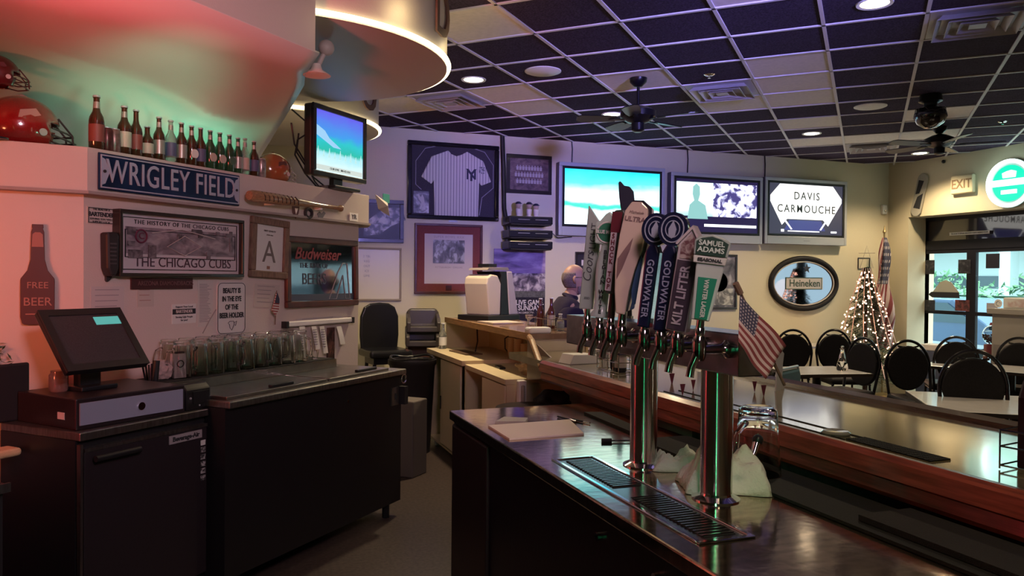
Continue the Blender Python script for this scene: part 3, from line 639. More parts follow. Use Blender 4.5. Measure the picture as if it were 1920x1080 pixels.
# team photo
o, w_, h_ = picture('B', (949, 288, 1033, 366), 'team_photo', 'dark framed team photograph above the three receiver boxes', 'framed picture', 0.045, framedark, PIC('team_photo_print', [(0.35, (0.07, 0.04, 0.05)), (0.55, (0.16, 0.10, 0.10)), (0.75, (0.24, 0.17, 0.15))], 12, stretch=(1, 1, 1.4)), 0.025)
m = B()
for r_, n in ((0.08, 9), (0.0, 10), (-0.08, 9)):
    for k in range(n):
        x = (k-(n-1)/2)*0.038; m.ball((x, -0.012, r_+0.022), 0.008, 6, 4); m.prism([(x-0.013, r_-0.03), (x+0.013, r_-0.03), (x+0.015, r_+0.012), (x-0.015, r_+0.012)], -0.014, -0.010, 'y')
m.obj('team_figures', M('uniform_print', (0.42, 0.36, 0.35), .7), o)
# receivers, bobbleheads
s0, z0 = wall_s('B', 945, 410); s1, _ = wall_s('B', 1022, 410)
rw = s1-s0+0.02; rx = (s0+s1)/2
zz = [wall_s('B', 980, v, 0.2)[1] for v in (425, 450, 468)]
zt_ = [2.27, 2.10, 1.93]
for k, lab in enumerate(('topmost black satellite receiver, with bobbleheads standing on it', 'middle one of the three stacked black satellite receivers', 'lowest black satellite receiver, just above the football poster')):
    vtop = (405, 431, 457)[k]; vbot = (421, 446, 462)[k]
    zc = atY(985, (vtop+vbot)/2, WB-0.28).z
    o = T('satellite_receiver', lab, 'receiver', (rx-0.03, WB, zc), 0, 'satellite receivers on the wall')
    B().bx(-rw/2, rw/2, -0.30, -0.05, -0.044, 0.048).obj('case', M('receiver_black', (0.012, 0.012, 0.02), 0.25), o, bevel=0.012)
    m = B(); m.bx(-rw*0.3, -0.02, -0.303, -0.30, 0.006, 0.010); m.bx(0.05, rw*0.38, -0.303, -0.30, 0.006, 0.010); m.obj('front_trim', silver, o)
    B().bx(-rw/2+0.02, rw/2-0.02, -0.30, 0, -0.056, -0.044).obj('bracket', blackm, o)
for (u, v, lab, s_) in ((972, 384, 'bobblehead with dark cap at the left on the top receiver', 1), (992, 387, 'bobblehead in the middle on the top receiver', 1), (1005, 390, 'bobblehead at the right on the top receiver', 0.9)):
    p = atY(u, v, WB-0.2); zb = atY(985, 405, WB-0.28).z-0.0
    zb = atY(985, 413, WB-0.28).z+0.048
    o = T('bobblehead', lab, 'figurine', (p.x, WB-0.2, zb), 0, 'bobbleheads on the top receiver')
    B().lathe([(0.035, 0), (0.035, 0.012), (0.02, 0.014), (0.03, 0.04), (0.034, 0.085), (0.012, 0.10)], 14).obj('body', M('uniform_white', (0.55, 0.5, 0.5), .5), o, smooth=True)
    B().ball((0, 0, 0.135*s_), 0.034, 14, 8, (1, 1, 1.15)).obj('head', M('toy_skin', (0.42, 0.30, 0.25), .4), o, smooth=True)
    m = B(); m.ball((0, 0, 0.155*s_), 0.036, 14, 6, (1, 1, 0.65)); m.bx(-0.024, 0.024, -0.065, -0.02, 0.148*s_, 0.153*s_); m.obj('cap', navy, o, smooth=True)
# bundle of cables down the wall left of the receivers
tag(B().tube([(atY(941, 250, WB).x, WB-0.02, CEIL), (atY(943, 300, WB).x, WB-0.025, 2.95), (atY(944, 380, WB).x, WB-0.03, 2.45), (atY(948, 400, WB).x, WB-0.09, 2.2), (atY(945, 450, WB).x, WB-0.08, 1.99)], 0.028, 8).obj('cable', black, smooth=True), 'thick bundle of black cables down the wall between jersey and team photo', 'cable')
tag(B().tube([(3.62, WB-0.1, 2.2), (3.75, WB-0.05, 2.12), (3.95, WB-0.02, 2.14)], 0.006, 6).obj('cable', black), 'thin cable sagging from the receivers to the cyan sky television', 'cable')
# football poster
o, w_, h_ = wthing('B', (926, 466, 1021, 612), 'poster', 'large football poster reading EVERY LIVE GAME EVERY SUNDAY below the receivers', 'poster', off=0.004)
B().bx(-w_/2, w_/2, -0.004, 0, -h_/2, h_/2).obj('sheet', M('poster_black', (0.018, 0.014, 0.022), 0.35), o)
B().bx(-w_/2, w_/2, -0.006, -0.003, h_*0.18, h_/2).obj('sky_print', PIC('poster_sky', [(0.3, (0.08, 0.06, 0.12)), (0.5, (0.25, 0.17, 0.36)), (0.7, (0.5, 0.4, 0.6))], 5, stretch=(0.6, 1, 2)), o)
B().bx(-w_/2, w_/2, -0.007, -0.003, -h_*0.07, h_*0.19).obj('players_print', PIC('poster_players', [(0.4, (0.05, 0.04, 0.06)), (0.52, (0.22, 0.18, 0.22)), (0.65, (0.55, 0.5, 0.5))], 14), o)
B().bx(-w_/2, w_/2, -0.008, -0.003, -h_*0.12, -h_*0.04).obj('turf_print', M('turf_print', (0.09, 0.09, 0.08), .6, noise=.4, nscale=60), o)
pw = M('poster_white', (0.62, 0.58, 0.56), .6)
text('EVERY LIVE GAME.', 0.085, (0.02, -0.009, -h_*0.19), o, pw, xs=0.86, bold=0.002); text('EVERY SUNDAY.', 0.085, (0.02, -0.009, -h_*0.26), o, pw, xs=0.86, bold=0.002)
text('-ONLY ON DIRECTV-', 0.036, (0.02, -0.009, -h_*0.32), o, pw)
# small pictures behind the taps
o, w_, h_ = picture('B', (1078, 472, 1128, 518), 'framed_photo', 'small dark framed picture on the wall behind the leftmost tap handles', 'framed picture', 0.03, framedark, M('dark_print', (0.03, 0.025, 0.035), 0.4), 0.02)
B().bx(-0.1, 0.12, -0.014, -0.008, -0.02, 0.05).obj('photo', pw, o)
o, w_, h_ = picture('B', (1310, 476, 1380, 580), 'framed_collage', 'tall dark framed baseball collage behind the rightmost tap handle', 'framed picture', 0.03, framedark, PIC('collage_print', [(0.35, (0.05, 0.045, 0.05)), (0.55, (0.16, 0.14, 0.15)), (0.7, (0.40, 0.36, 0.36))], 8), 0.025)
B().bx(-w_*0.4, w_*0.4, -0.014, -0.009, -h_*0.42, -h_*0.12).obj('lower_photo', PIC('collage_lower', [(0.4, (0.12, 0.11, 0.1)), (0.55, (0.5, 0.47, 0.4))], 9), o)
B().lathe([(1e-4, 0), (0.13, 0)], 30, Matrix.Translation((0.02, -0.016, 0.0)) @ Matrix.Rotation(PI/2, 4, 'X')).obj('round_emblem', black, o)
# oval mirror
o, w_, h_ = wthing('B', (1440, 478, 1569, 583), 'oval_mirror', 'oval bar mirror with black frame and a green beer name across it', 'mirror')
n = 56
B().tube([((w_/2-0.035)*math.cos(2*PI*k/n), -0.02, (h_/2-0.035)*math.sin(2*PI*k/n)) for k in range(n)], 0.036, 10, closed=True).obj('frame', M('matte_black_frame', (0.012, 0.010, 0.012), .6, spec=.3), o, smooth=True)
B().tube([((w_/2-0.085)*math.cos(2*PI*k/n), -0.022, (h_/2-0.085)*math.sin(2*PI*k/n)) for k in range(n)], 0.010, 8, closed=True).obj('inner_rim', M('pale_rim', (0.5, 0.45, 0.42), .4), o, smooth=True)
B().prism([((w_/2-0.04)*math.cos(2*PI*k/n), (h_/2-0.04)*math.sin(2*PI*k/n)) for k in range(n)], -0.012, 0, 'y').obj('mirror_glass', M('dim_mirror', (0.20, 0.18, 0.20), 0.05, 1.0), o)
B().bx(-0.30, 0.33, -0.016, -0.012, -0.085, 0.085).obj('name_band', M('name_band', (0.48, 0.44, 0.44), 0.5), o)
rect_frame(0.63, 0.17, 0.012, -0.018, -0.012).obj('band_border', M('dark_green_print', (0.03, 0.06, 0.04), .5), o)
text('Heineken', 0.14, (0.015, -0.018, 0), o, M('dark_green_print'), bold=0.002)
B().prism([(0.07*math.cos(PI/2+k*PI/5)*(1 if k % 2 == 0 else .42)+0.05, 0.07*math.sin(PI/2+k*PI/5)*(1 if k % 2 == 0 else .42)+0.21) for k in range(10)], -0.016, -0.012, 'y').obj('star', M('dark_print', (0.03, 0.025, 0.035), 0.4), o)
# little framed picture and star outline over the tree
o, w_, h_ = picture('B', (1608, 483, 1630, 505), 'framed_photo', 'tiny thin-framed picture behind the top of the lit tree', 'framed picture', 0.012, framedark, wallm, 0.015)
# sensor at corner
p = atY(1660, 393, WB-0.03); o = T('motion_sensor', 'small white motion sensor in the corner by the far wall', 'sensor', (p.x-0.02, WB, p.z))
B().bx(-0.04, 0.04, -0.05, 0, -0.07, 0.07).obj('case', white, o, bevel=0.012); B().ball((0, -0.05, -0.02), 0.02, 10, 6).obj('lens', M('sensor_lens', (0.5, 0.48, 0.42), .2), o, smooth=True)

# ================================================================ RIGHT WALL
o, w_, h_ = wthing('R', (1788, 331, 1830, 361), 'exit_sign', 'pale plastic EXIT sign above the glass doors', 'sign')
B().bx(-w_/2, w_/2, -0.06, 0, -h_/2, h_/2).obj('case', M('exit_case', (0.62, 0.55, 0.38), 0.5), o, bevel=0.02, bseg=3)
text('EXIT', 0.17, (0, -0.062, 0), o, M('exit_letter', (0.26, 0.17, 0.10), .5), 0.002, xs=0.85, bold=.002)
p = atX(1899, 344, WR); o = T('neon_sign', 'round green and white neon beer sign lit at the right of the wall', 'neon sign', (WR, p.y, p.z), -PI/2)
nz = 0.30
B().lathe([(1e-4, 0), (nz, 0), (nz, 0.05), (1e-4, 0.05)], 40, Matrix.Rotation(PI/2, 4, 'X')).obj('back_panel', M('neon_panel', (0.35, 0.4, 0.38), .4), o, smooth=True)
B().prism([(0.225*math.cos(2*PI*k/40), 0.225*math.sin(2*PI*k/40)) for k in range(40)], -0.06, -0.05, 'y').obj('green_disc', emi('neon_green', (0.0, 0.75, 0.42), 1.3), o)
nw = emi('neon_white', (0.75, 1.0, 0.95), 5.0)
B().tube([(0.275*math.cos(2*PI*k/48), -0.075, 0.275*math.sin(2*PI*k/48)) for k in range(48)], 0.022, 8, closed=True).obj('neon_ring', nw, o, smooth=True)
B().prism([(-0.26, -0.03), (0.26, -0.03), (0.26, 0.05), (-0.26, 0.05)], -0.075, -0.06, 'y').obj('name_band', emi('neon_band', (0.8, 1.0, 0.97), 2.0), o)
B().prism([(-0.08, 0.07), (0.08, 0.07), (0.09, 0.14), (0.03, 0.16), (-0.03, 0.15), (-0.09, 0.13)], -0.072, -0.06, 'y').obj('crown', emi('neon_band'), o)
B().bx(-0.10, 0.10, -0.072, -0.06, -0.13, -0.08).obj('lower_band', emi('neon_band'), o)
for q in (0, 1): lamp('neon_glow_light', 'POINT', (WR-0.25, p.y+0.15-0.3*q, p.z), 1.5, (0.5, 1, .85), 0.2)
o, w_, h_ = wthing('R', (1712, 333, 1741, 399), 'snowboard_sign', 'grey and black snowboard hung at a slant left of the EXIT sign', 'snowboard', tilt=R(14))
bw, bh = 0.085, 0.30
bp_ = [(bw*math.cos(a), bh-bw+bw*math.sin(a)) for a in [PI*k/12 for k in range(13)]]+[(bw*math.cos(a), -bh+bw+bw*math.sin(a)) for a in [PI+PI*k/12 for k in range(13)]]
B().prism(bp_, -0.03, -0.012, 'y').obj('deck', M('board_grey', (0.34, 0.32, 0.27), .35), o, bevel=0.004)
m = B(); m.prism([(-0.055, 0.20), (0.03, 0.20), (0.0, 0.02), (-0.06, 0.0)], -0.033, -0.03, 'y'); m.prism([(-0.02, -0.03), (0.06, 0.03), (0.06, -0.19), (-0.05, -0.19)], -0.033, -0.03, 'y'); m.obj('graphic', ink, o)
a = atX(1769, 303, WR-0.02); o = T('wall_hook', 'tiny dark knob high on the wall above the EXIT sign', 'hook', (WR, a.y, a.z), -PI/2); B().ball((0, -0.02, 0), 0.025, 10, 6).obj('knob', black, o)

# light tubes added out of frame, only for their reflections in the tap columns
for (x, y, z0, z1, c, lab) in ((-1.15, 3.3, .2, 2.0, (1.0, .05, .06), 'added vertical red light tube left of the hood, reflected in the tap columns'), (-.62, -1.0, .1, 1.6, (.02, 1.0, .35), 'added vertical green light tube behind the camera, reflected in the tap columns'), (4.3, -.3, .2, 1.9, (1.0, .85, .6), 'added vertical warm white light tube behind the camera at the right')):
    tag(B().tube([(x, y, z0), (x, y, z1)], .016, 10).obj('added_glow_tube', M('added_glow_tube_%d' % int(c[0]*10+c[1]*100), c, .4, emit=(11.0 if c[1] == 1.0 else 14.0), ecol=c)), lab, 'added light tube')
# ================================================================ ON THE HOOD WALL
def lx(t, n): p = LP(t, n); return p.x, p.y
# street sign
o, w_, h_ = wthing('L', (181, 297, 448, 389), 'street_sign', 'blue metal street sign reading WRIGLEY FIELD under the row of bottles', 'street sign', off=0.055)
(sa, za), (sb, zb_) = wall_s('L', 182, 325, .055), wall_s('L', 447, 365, .055)
h_ = 0.185; w_ = sb-sa; cz = 2.135
o.location = wall_loc('L', (sa+sb)/2, cz, .055)
signb = M('sign_blue_enamel', (0.008, 0.022, 0.065), 0.22, noise=0.5, nscale=4, coat=0.5)
signw = M('sign_raised_white', (0.34, 0.38, 0.48), 0.3)
B().bx(-w_/2, w_/2, -0.012, 0, -h_/2, h_/2).obj('plate', signb, o, bevel=0.006)
rect_frame(w_-0.02, h_-0.02, 0.006, -0.016, -0.011).obj('border', signw, o)
for s_ in (-1, 1):
    m = B(); m.prism([(s_*(w_/2-0.012), -0.07), (s_*(w_/2-0.035), -0.06), (s_*(w_/2-0.06), 0), (s_*(w_/2-0.035), 0.06), (s_*(w_/2-0.012), 0.07)], -0.015, -0.011, 'y')
    e_ = m.obj('end_panel', signw, o); B().tube([(s_*(w_/2-0.03), -0.02, 0), (s_*(w_/2-0.03), -0.014, 0)], 0.008, 10).obj('bolt', ink, e_)
text('WRIGLEY FIELD', 0.165, (0, -0.016, 0), o, signw, 0.002, xs=0.70, bold=0.001, sp=1.08)
# bat on two pegs
(sa, za), (sb, zb_) = wall_s('L', 466, 366, .12), wall_s('L', 640, 391, .12)
c = wall_loc('L', (sa+sb)/2, (za+zb_)/2, .12); Lb = abs(sb-sa)
o = T('baseball_bat', 'wooden baseball bat with tape-like lettering mounted along the ledge front', 'baseball bat', c, 0, rot=(0, math.atan2(za-zb_, Lb), PI/4))
batm = M('bat_maple', (0.28, 0.16, 0.085), 0.3, noise=0.4, nscale=10, aniso=(3, 20, 20), coat=0.5)
B().lathe([(1e-4, 0), (0.028, 0.004), (0.036, 0.03), (0.036, Lb*0.3), (0.030, Lb*0.45), (0.018, Lb*0.65), (0.0135, Lb*0.8), (0.0135, Lb-0.03), (0.024, Lb-0.012), (0.022, Lb), (1e-4, Lb)], 20, Matrix.Translation((-Lb/2, 0, 0)) @ Matrix.Rotation(PI/2, 4, 'Y')).obj('body', batm, o, smooth=True)
m = B()
for k in range(9): m.tube([(-Lb*0.40+k*0.038, -0.018, 0.030), (-Lb*0.40+k*0.038+0.012, -0.037, 0.004), (-Lb*0.40+k*0.038+0.02, -0.030, -0.022)], 0.004, 5)
m.obj('burned_lettering', M('scorched_wood', (0.05, 0.03, 0.02), .6), o)
m = B(); m.bx(-Lb*.27, -Lb*.25, 0, 0.075, -0.04, -0.025); m.bx(Lb*.25, Lb*.27, 0, 0.075, -0.03, -0.012); m.obj('peg', white, o)
# team logo stickers on the moulding (a plain shield, a ring, a bird-like patch)
for (u, v, lab, kind) in ((554, 396, 'dark shield-shaped sticker under the bat', 0), (578, 400, 'round dark ring sticker under the bat', 1), (602, 404, 'winged dark sticker right of the ring sticker under the bat', 2), (663, 407, 'pale square sticker with dark letters near the end of the ledge', 3)):
    s0, z0 = wall_s('L', u, v, .055); o = T('sticker', lab, 'sticker', wall_loc('L', s0, z0, .055), PI/4, None)
    dk = M('sticker_dark_red', (0.10, 0.03, 0.035), .5); wt = M('sticker_white')
    if kind == 0:
        B().prism([(-0.035, 0.035), (0.035, 0.035), (0.03, -0.01), (0, -0.05), (-0.03, -0.01)], -0.004, 0, 'y').obj('shield', dk, o)
        B().prism([(-0.012, 0.02), (0.02, 0.02), (0.0, -0.02)], -0.006, -0.004, 'y').obj('mark', wt, o)
    elif kind == 1: B().tube([(0.034*math.cos(a), -0.003, 0.03*math.sin(a)) for a in [2*PI*k/24 for k in range(24)]], 0.012, 6, closed=True).obj('ring', ink, o)
    elif kind == 2: B().prism([(-0.045, 0.01), (-0.02, 0.025), (0, 0.01), (0.025, 0.03), (0.045, 0.02), (0.02, -0.01), (0, -0.035), (-0.025, -0.02)], -0.004, 0, 'y').obj('wings', M('sticker_grey', (0.15, 0.13, 0.14), .5), o)
    else:
        B().bx(-0.05, 0.05, -0.004, 0, -0.03, 0.03).obj('square', wt, o); text('YR', 0.05, (0, -0.005, 0), o, ink)
# Chicago frame: hangs with its left edge proud of the wall
def lthing(uv0, uv1, zc, h, name, label, cat, off=0.0, tilt=0.0, yawx=0.0, group=None):
    s0 = wall_s('L', *uv0, off)[0]; s1 = wall_s('L', *uv1, off)[0]
    o = T(name, label, cat, wall_loc('L', (s0+s1)/2, zc, off), 0, group, rot=(0, tilt, PI/4+yawx)); return o, abs(s1-s0), h
zc1, zc2 = wall_s('L', 345, 400)[1], wall_s('L', 345, 520)[1]
s0_, zA = wall_s('L', 235, 388, 0.06); _, zBm = wall_s('L', 222, 514, 0.06); s1_, zC = wall_s('L', 461, 417, 0.06); _, zDm = wall_s('L', 455, 523, 0.06)
o = T('framed_poster', 'wide dark framed team history poster with a stadium drawing and a red-ringed C', 'framed picture', wall_loc('L', (s0_+s1_)/2-0.02, (zA+zBm+zC+zDm)/4, 0.0), 0, rot=(0, 0, PI/4))
w_, h_ = s1_-s0_+0.02, ((zA-zBm)+(zC-zDm))/2
yw = M('purple_grey_paper', (0.50, 0.44, 0.46), .6)
rect_frame(w_, h_, 0.018, -0.06, 0).obj('frame', framedark, o, bevel=0.003)
B().bx(-w_/2+.018, w_/2-.018, -0.03, 0, -h_/2+.018, h_/2-.018).obj('mat_board', yw, o)
B().bx(-w_/2+.055, w_/2-.045, -0.033, -0.03, -h_/2+.12, h_/2-.085).obj('print', PIC('stadium_print', [(0.35, (0.10, 0.075, 0.09)), (0.5, (0.20, 0.15, 0.18)), (0.68, (0.34, 0.28, 0.30))], 13, stretch=(1, 1, 1.8)), o)
rect_frame(w_-.10, h_-.20, 0.004, -0.035, -0.03).obj('print_border', ink, o)
rect_frame(w_-.07, h_-.07, 0.004, -0.034, -0.03).obj('print_border', ink, o)
text('THE HISTORY OF THE CHICAGO CUBS', 0.032, (0, -0.034, h_/2-.06), o, ink, sp=1.2, xs=1.0)
text('THE CHICAGO CUBS', 0.075, (0.01, -0.034, -h_/2+.075), o, M('dark_violet_print', (0.06, 0.035, 0.05), .6), xs=0.95)
B().tube([(-w_*.33+0.034*math.cos(a), -0.036, 0.04+0.034*math.sin(a)) for a in [2*PI*k/24 for k in range(24)]], 0.005, 6, closed=True).obj('ring_mark', M('team_red', (0.12, 0.02, 0.05), .5), o)
text('C', 0.05, (-w_*.33, -0.038, 0.04), o, M('team_red'))
for (x, z, a, b) in ((-.40, .065, .035, .02), (-.40, .0, .03, .012), (-.37, -.055, .06, .022), (-.25, -.04, .035, .035), (-.04, .05, .02, .015), (.13, .07, .022, .02), (.10, .085, .05, .012), (.28, .08, .02, .012), (.37, .075, .02, .012), (.40, .04, .015, .06), (.20, -.05, .02, .02)):
    B().bx((x-a/1.2)*w_, (x+a/1.2)*w_, -0.037, -0.033, z-b, z+b).obj('print_panel', PIC('panel_print', [(0.4, (0.05, 0.035, 0.045)), (0.6, (0.17, 0.13, 0.15))], 25), o)
m = B(); m.tube([(-.12, -0.036, -0.01), (0.0, -0.036, 0.055), (0.12, -0.036, 0.0), (0.0, -0.036, -0.055)], 0.003, 5, closed=True); m.tube([(-.22, -0.036, 0.06), (-.02, -0.036, 0.09), (.22, -0.036, 0.05)], 0.003, 5); m.obj('stadium_outline', M('pale_line_print', (0.42, 0.38, 0.38), .6), o)
# small sign at the upper left
o, w_, h_ = wthing('L', (163, 390, 214, 419), 'small_sign', 'small white BARTENDER sign with black border at the hood corner', 'sign')
h_ = 0.085; B().bx(-w_/2, w_/2, -0.004, 0, -h_/2, h_/2).obj('card', M('sign_card', (0.5, 0.44, 0.40), .6), o); rect_frame(w_-.008, h_-.008, 0.004, -0.006, -0.003).obj('border', ink, o)
text('BARTENDER', 0.030, (0, -0.006, 0.005), o, ink, bold=0.001, xs=0.85); text('THE BEAUTIFUL', 0.014, (0, -0.006, 0.030), o, ink); text('SERVING YOU WELL', 0.014, (0, -0.006, -0.018), o, ink); text('SUPPORT LOCAL', 0.013, (0, -0.006, -0.032), o, ink)
# dark handset hanging on the wall
s0, z0 = wall_s('L', 205, 477, 0.03); o = T('wall_phone', 'dark handset hanging on the wall left of the wide poster', 'phone', wall_loc('L', s0, z0, 0), PI/4)
B().prism([(-0.035, 0.11), (0.02, 0.115), (0.038, 0.10), (0.036, -0.07), (0.02, -0.11), (-0.012, -0.112), (-0.03, -0.07)], -0.06, 0, 'y').obj('handset', M('phone_black', (0.02, 0.016, 0.018), .5), o, bevel=0.012)
m = B(); [m.bx(-0.018, 0.018, -0.062, -0.058, 0.05-k*0.02, 0.058-k*0.02) for k in range(6)]; m.obj('keypad', M('phone_grey', (0.06, 0.05, 0.055), .5), o)
s0, z0 = wall_s('L', 200, 522); o = T('wall_hook', 'small dark clip on the wall just below the handset', 'hook', wall_loc('L', s0, z0), PI/4); B().prism([(-0.012, 0.012), (0.02, 0.01), (0.012, -0.005), (-0.005, -0.018), (-0.012, -0.01)], -0.015, 0, 'y').obj('clip', ink, o)
# narrow maroon name plate
o, w_, h_ = wthing('L', (244, 521, 359, 541), 'name_plate', 'narrow maroon plate with raised team lettering below the wide poster', 'sign')
h_ = 0.062; B().bx(-w_/2, w_/2, -0.01, 0, -h_/2, h_/2).obj('plate', M('maroon_plate', (0.05, 0.010, 0.014), .4), o)
text('ARIZONA DIAMONDBACKS', 0.034, (0.02, -0.012, 0), o, M('maroon_raised', (0.16, 0.08, 0.085), .4), xs=0.86)
# certificate with a big letter A
o, w_, h_ = wthing('L', (466, 404, 536, 525), 'certificate', 'carved wood framed certificate with a large letter A', 'framed certificate')
h_ = 0.385; o.location.z = 1.80; o.rotation_euler = (0, R(2.5), PI/4)
rect_frame(w_, h_, 0.045, -0.03, 0).obj('frame', oldwood, o, bevel=0.006); B().bx(-w_/2+.045, w_/2-.045, -0.012, 0, -h_/2+.045, h_/2-.045).obj('sheet', paper, o)
text('A', 0.20, (0, -0.014, -0.03), o, M('grey_serif', (0.16, 0.13, 0.12), .6), xs=0.9); B().bx(-0.015, 0.01, -0.014, -0.012, -0.135, -0.115).obj('seal', M('seal_brown', (0.25, 0.12, 0.08), .6), o)
text('FIRST QUALITY', 0.016, (0, -0.014, 0.11), o, M('grey_serif')); text('of the state', 0.013, (0, -0.014, 0.085), o, M('grey_serif'))
# beer mirror
(s0, za) = wall_s('L', 537, 438, .02); (s1, zb_) = wall_s('L', 671, 455, .02); _, zc = wall_s('L', 532, 577, .02); _, zd = wall_s('L', 669, 573, .02)
w_ = s1-s0; h_ = ((za-zc)+(zb_-zd))/2
o = T('bar_mirror', 'maroon framed bar mirror with red script and etched baseball figure', 'mirror', wall_loc('L', (s0+s1)/2, (za+zb_+zc+zd)/4, 0), 0, rot=(R(-1), 0, PI/4))
rect_frame(w_, h_, 0.042, -0.03, 0).obj('frame', maroonw, o, bevel=0.006)
B().bx(-w_/2+.04, w_/2-.04, -0.012, 0, -h_/2+.04, h_/2-.04).obj('mirror_glass', M('smoky_mirror', (0.26, 0.25, 0.28), 0.06, 1.0), o)
text('Budweiser', 0.115, (-0.06, -0.014, 0.125), o, M('script_red', (0.20, 0.02, 0.03), .4), shear=0.35, bold=0.002)
et = M('etched_blue', (0.07, 0.08, 0.12), .5)
text('THE KING OF', 0.05, (-0.10, -0.014, 0.045), o, et); text('BEERS', 0.11, (-0.10, -0.014, -0.05), o, et, xs=0.9)
m = B(); m.tube([(0.06, -0.014, -0.19), (0.16, -0.014, 0.0), (0.22, -0.014, 0.07), (0.27, -0.014, 0.07), (0.30, -0.014, -0.19), (0.25, -0.014, -0.19), (0.22, -0.014, -0.02), (0.14, -0.014, -0.19)], 0.004, 5, closed=True); m.obj('etched_figure', M('etched_pale', (0.3, 0.3, 0.34), .5), o)
B().bx(-w_/2+.05, w_/2-.05, -0.015, -0.012, -h_/2+.045, -h_/2+.09).obj('lower_band', et, o)
# papers and small signs
def sheet(rect, label, hh=None, m_=None, lines=0, lm=None, tilt=0.0, name='paper_notice', cat='paper'):
    o, w_, h_ = wthing('L', rect, name, label, cat, tilt=tilt)
    if hh: h_ = hh
    B().bx(-w_/2, w_/2, -0.002, 0, -h_/2, h_/2).obj('sheet', m_ or paper, o)
    if lines:
        m = B()
        for k in range(lines): m.bx(-w_*0.38, w_*random.uniform(0.1, 0.4), -0.003, -0.002, h_*0.42-k*h_*0.84/lines-0.003, h_*0.42-k*h_*0.84/lines)
        m.obj('printed_lines', lm or M('faint_ink', (0.22, 0.20, 0.22), .8), o)
    return o, w_, h_
p2 = M('aged_paper', (0.48, 0.42, 0.38), .8)
sheet((170, 546, 232, 600), 'large faded sheet taped behind the till screen', 0.2, M('faded_paper', (0.50, 0.45, 0.44), .8), 6)
sheet((257, 545, 288, 570), 'little pale card on the wall below the maroon plate', 0.10, p2, 3, M('reddish_ink', (0.3, 0.15, 0.13), .8))
sheet((370, 530, 399, 607), 'tall narrow printed list left of the beer holder sign', 0.27, M('list_paper', (0.52, 0.48, 0.45), .8), 24)
o, w_, h_ = sheet((322, 574, 367, 602), 'small card with black BARTENDER banner on the wall above the glasses', 0.11)
B().bx(-w_*.48, w_*.48, -0.003, -0.002, -0.002, 0.028).obj('banner', ink, o); text('BARTENDER', 0.026, (0, -0.004, 0.013), o, paper, xs=.8); text('Support Your Local', 0.015, (0, -0.003, 0.04), o, ink); text('Serving Ugly People', 0.015, (0, -0.003, -0.018), o, ink); text('for you!', 0.015, (0, -0.003, -0.036), o, ink)
sheet((476, 532, 523, 577), 'yellowed note pinned below the certificate', 0.15, p2, 5, tilt=R(3))
sheet((555, 598, 640, 604), 'wide blank notice strip taped below the bar mirror', 0.05, M('faded_paper'), 1)
o, w_, h_ = wthing('L', (406, 531, 459, 622), 'metal_sign', 'white metal sign reading BEAUTY IS IN THE EYE OF THE BEER HOLDER', 'sign')
h_ = 0.315
rr = 0.03; pts = []
for (cx_, cz_, a0) in ((w_/2-rr, h_/2-rr, 0), (-w_/2+rr, h_/2-rr, 90), (-w_/2+rr, -h_/2+rr, 180), (w_/2-rr, -h_/2+rr, 270)): pts += [(cx_+rr*math.cos(R(a0+k*22.5)), cz_+rr*math.sin(R(a0+k*22.5))) for k in range(5)]
B().prism(pts, -0.006, 0, 'y').obj('plate', M('sign_plate_white', (0.56, 0.52, 0.51), .35), o)
B().tube([(x*0.95, -0.007, z*0.965) for x, z in pts], 0.0018, 5, closed=True).obj('border', ink, o)
for s_, z in (('BEAUTY IS', 0.105), ('IN THE EYE', 0.055), ('OF THE', 0.005), ('BEER HOLDER', -0.045)): text(s_, 0.043, (0, -0.007, z), o, ink, xs=0.72, bold=0.0015)
m = B(); m.tube([(-0.03, -0.007, -0.09), (-0.015, -0.007, -0.08), (0.015, -0.007, -0.08), (0.02, -0.007, -0.10), (0.0, -0.007, -0.135), (-0.015, -0.007, -0.12), (-0.018, -0.007, -0.10)], 0.002, 5, closed=True); m.tube([(0.02, -0.007, -0.09), (0.04, -0.007, -0.08), (0.03, -0.007, -0.11)], 0.0018, 5); m.obj('hand_drawing', ink, o)
tag(B().tube([wall_loc('L', *(lambda a: (a[0], a[1]))(wall_s('L', 405, 580, .01)), .01), wall_loc('L', *wall_s('L', 393, 600, .01), .01), wall_loc('L', *wall_s('L', 380, 625, .01), .01)], 0.003, 5).obj('cord', M('grey_cord', (0.25, 0.22, 0.22), .6)), 'thin grey cord hanging beside the beer holder sign', 'cord')
# little flag on the wall
s0, z0 = wall_s('L', 517, 568, 0.05); o = T('small_flag', 'tiny american flag on a stick below the certificate', 'flag', wall_loc('L', s0, z0, 0.05), 0, rot=(0, R(6), PI/4))
B().tube([(0, 0, 0.08), (0.01, 0, -0.14)], 0.003, 6).obj('stick', oldwood, o)
us = stripe('flag_red_stripes', (0.50, 0.44, 0.42), (0.22, 0.03, 0.04), 60, 'Z', 0.5)
B().prism([(0, 0.07), (0.025, 0.03), (0.03, -0.04), (0.005, -0.08), (-0.03, -0.05), (-0.015, 0.0)], -0.004, 0.004, 'y').obj('cloth', us, o)
B().prism([(0, 0.07), (0.025, 0.03), (0.028, 0.0), (-0.012, 0.0)], -0.006, 0.006, 'y').obj('canton', navy, o)
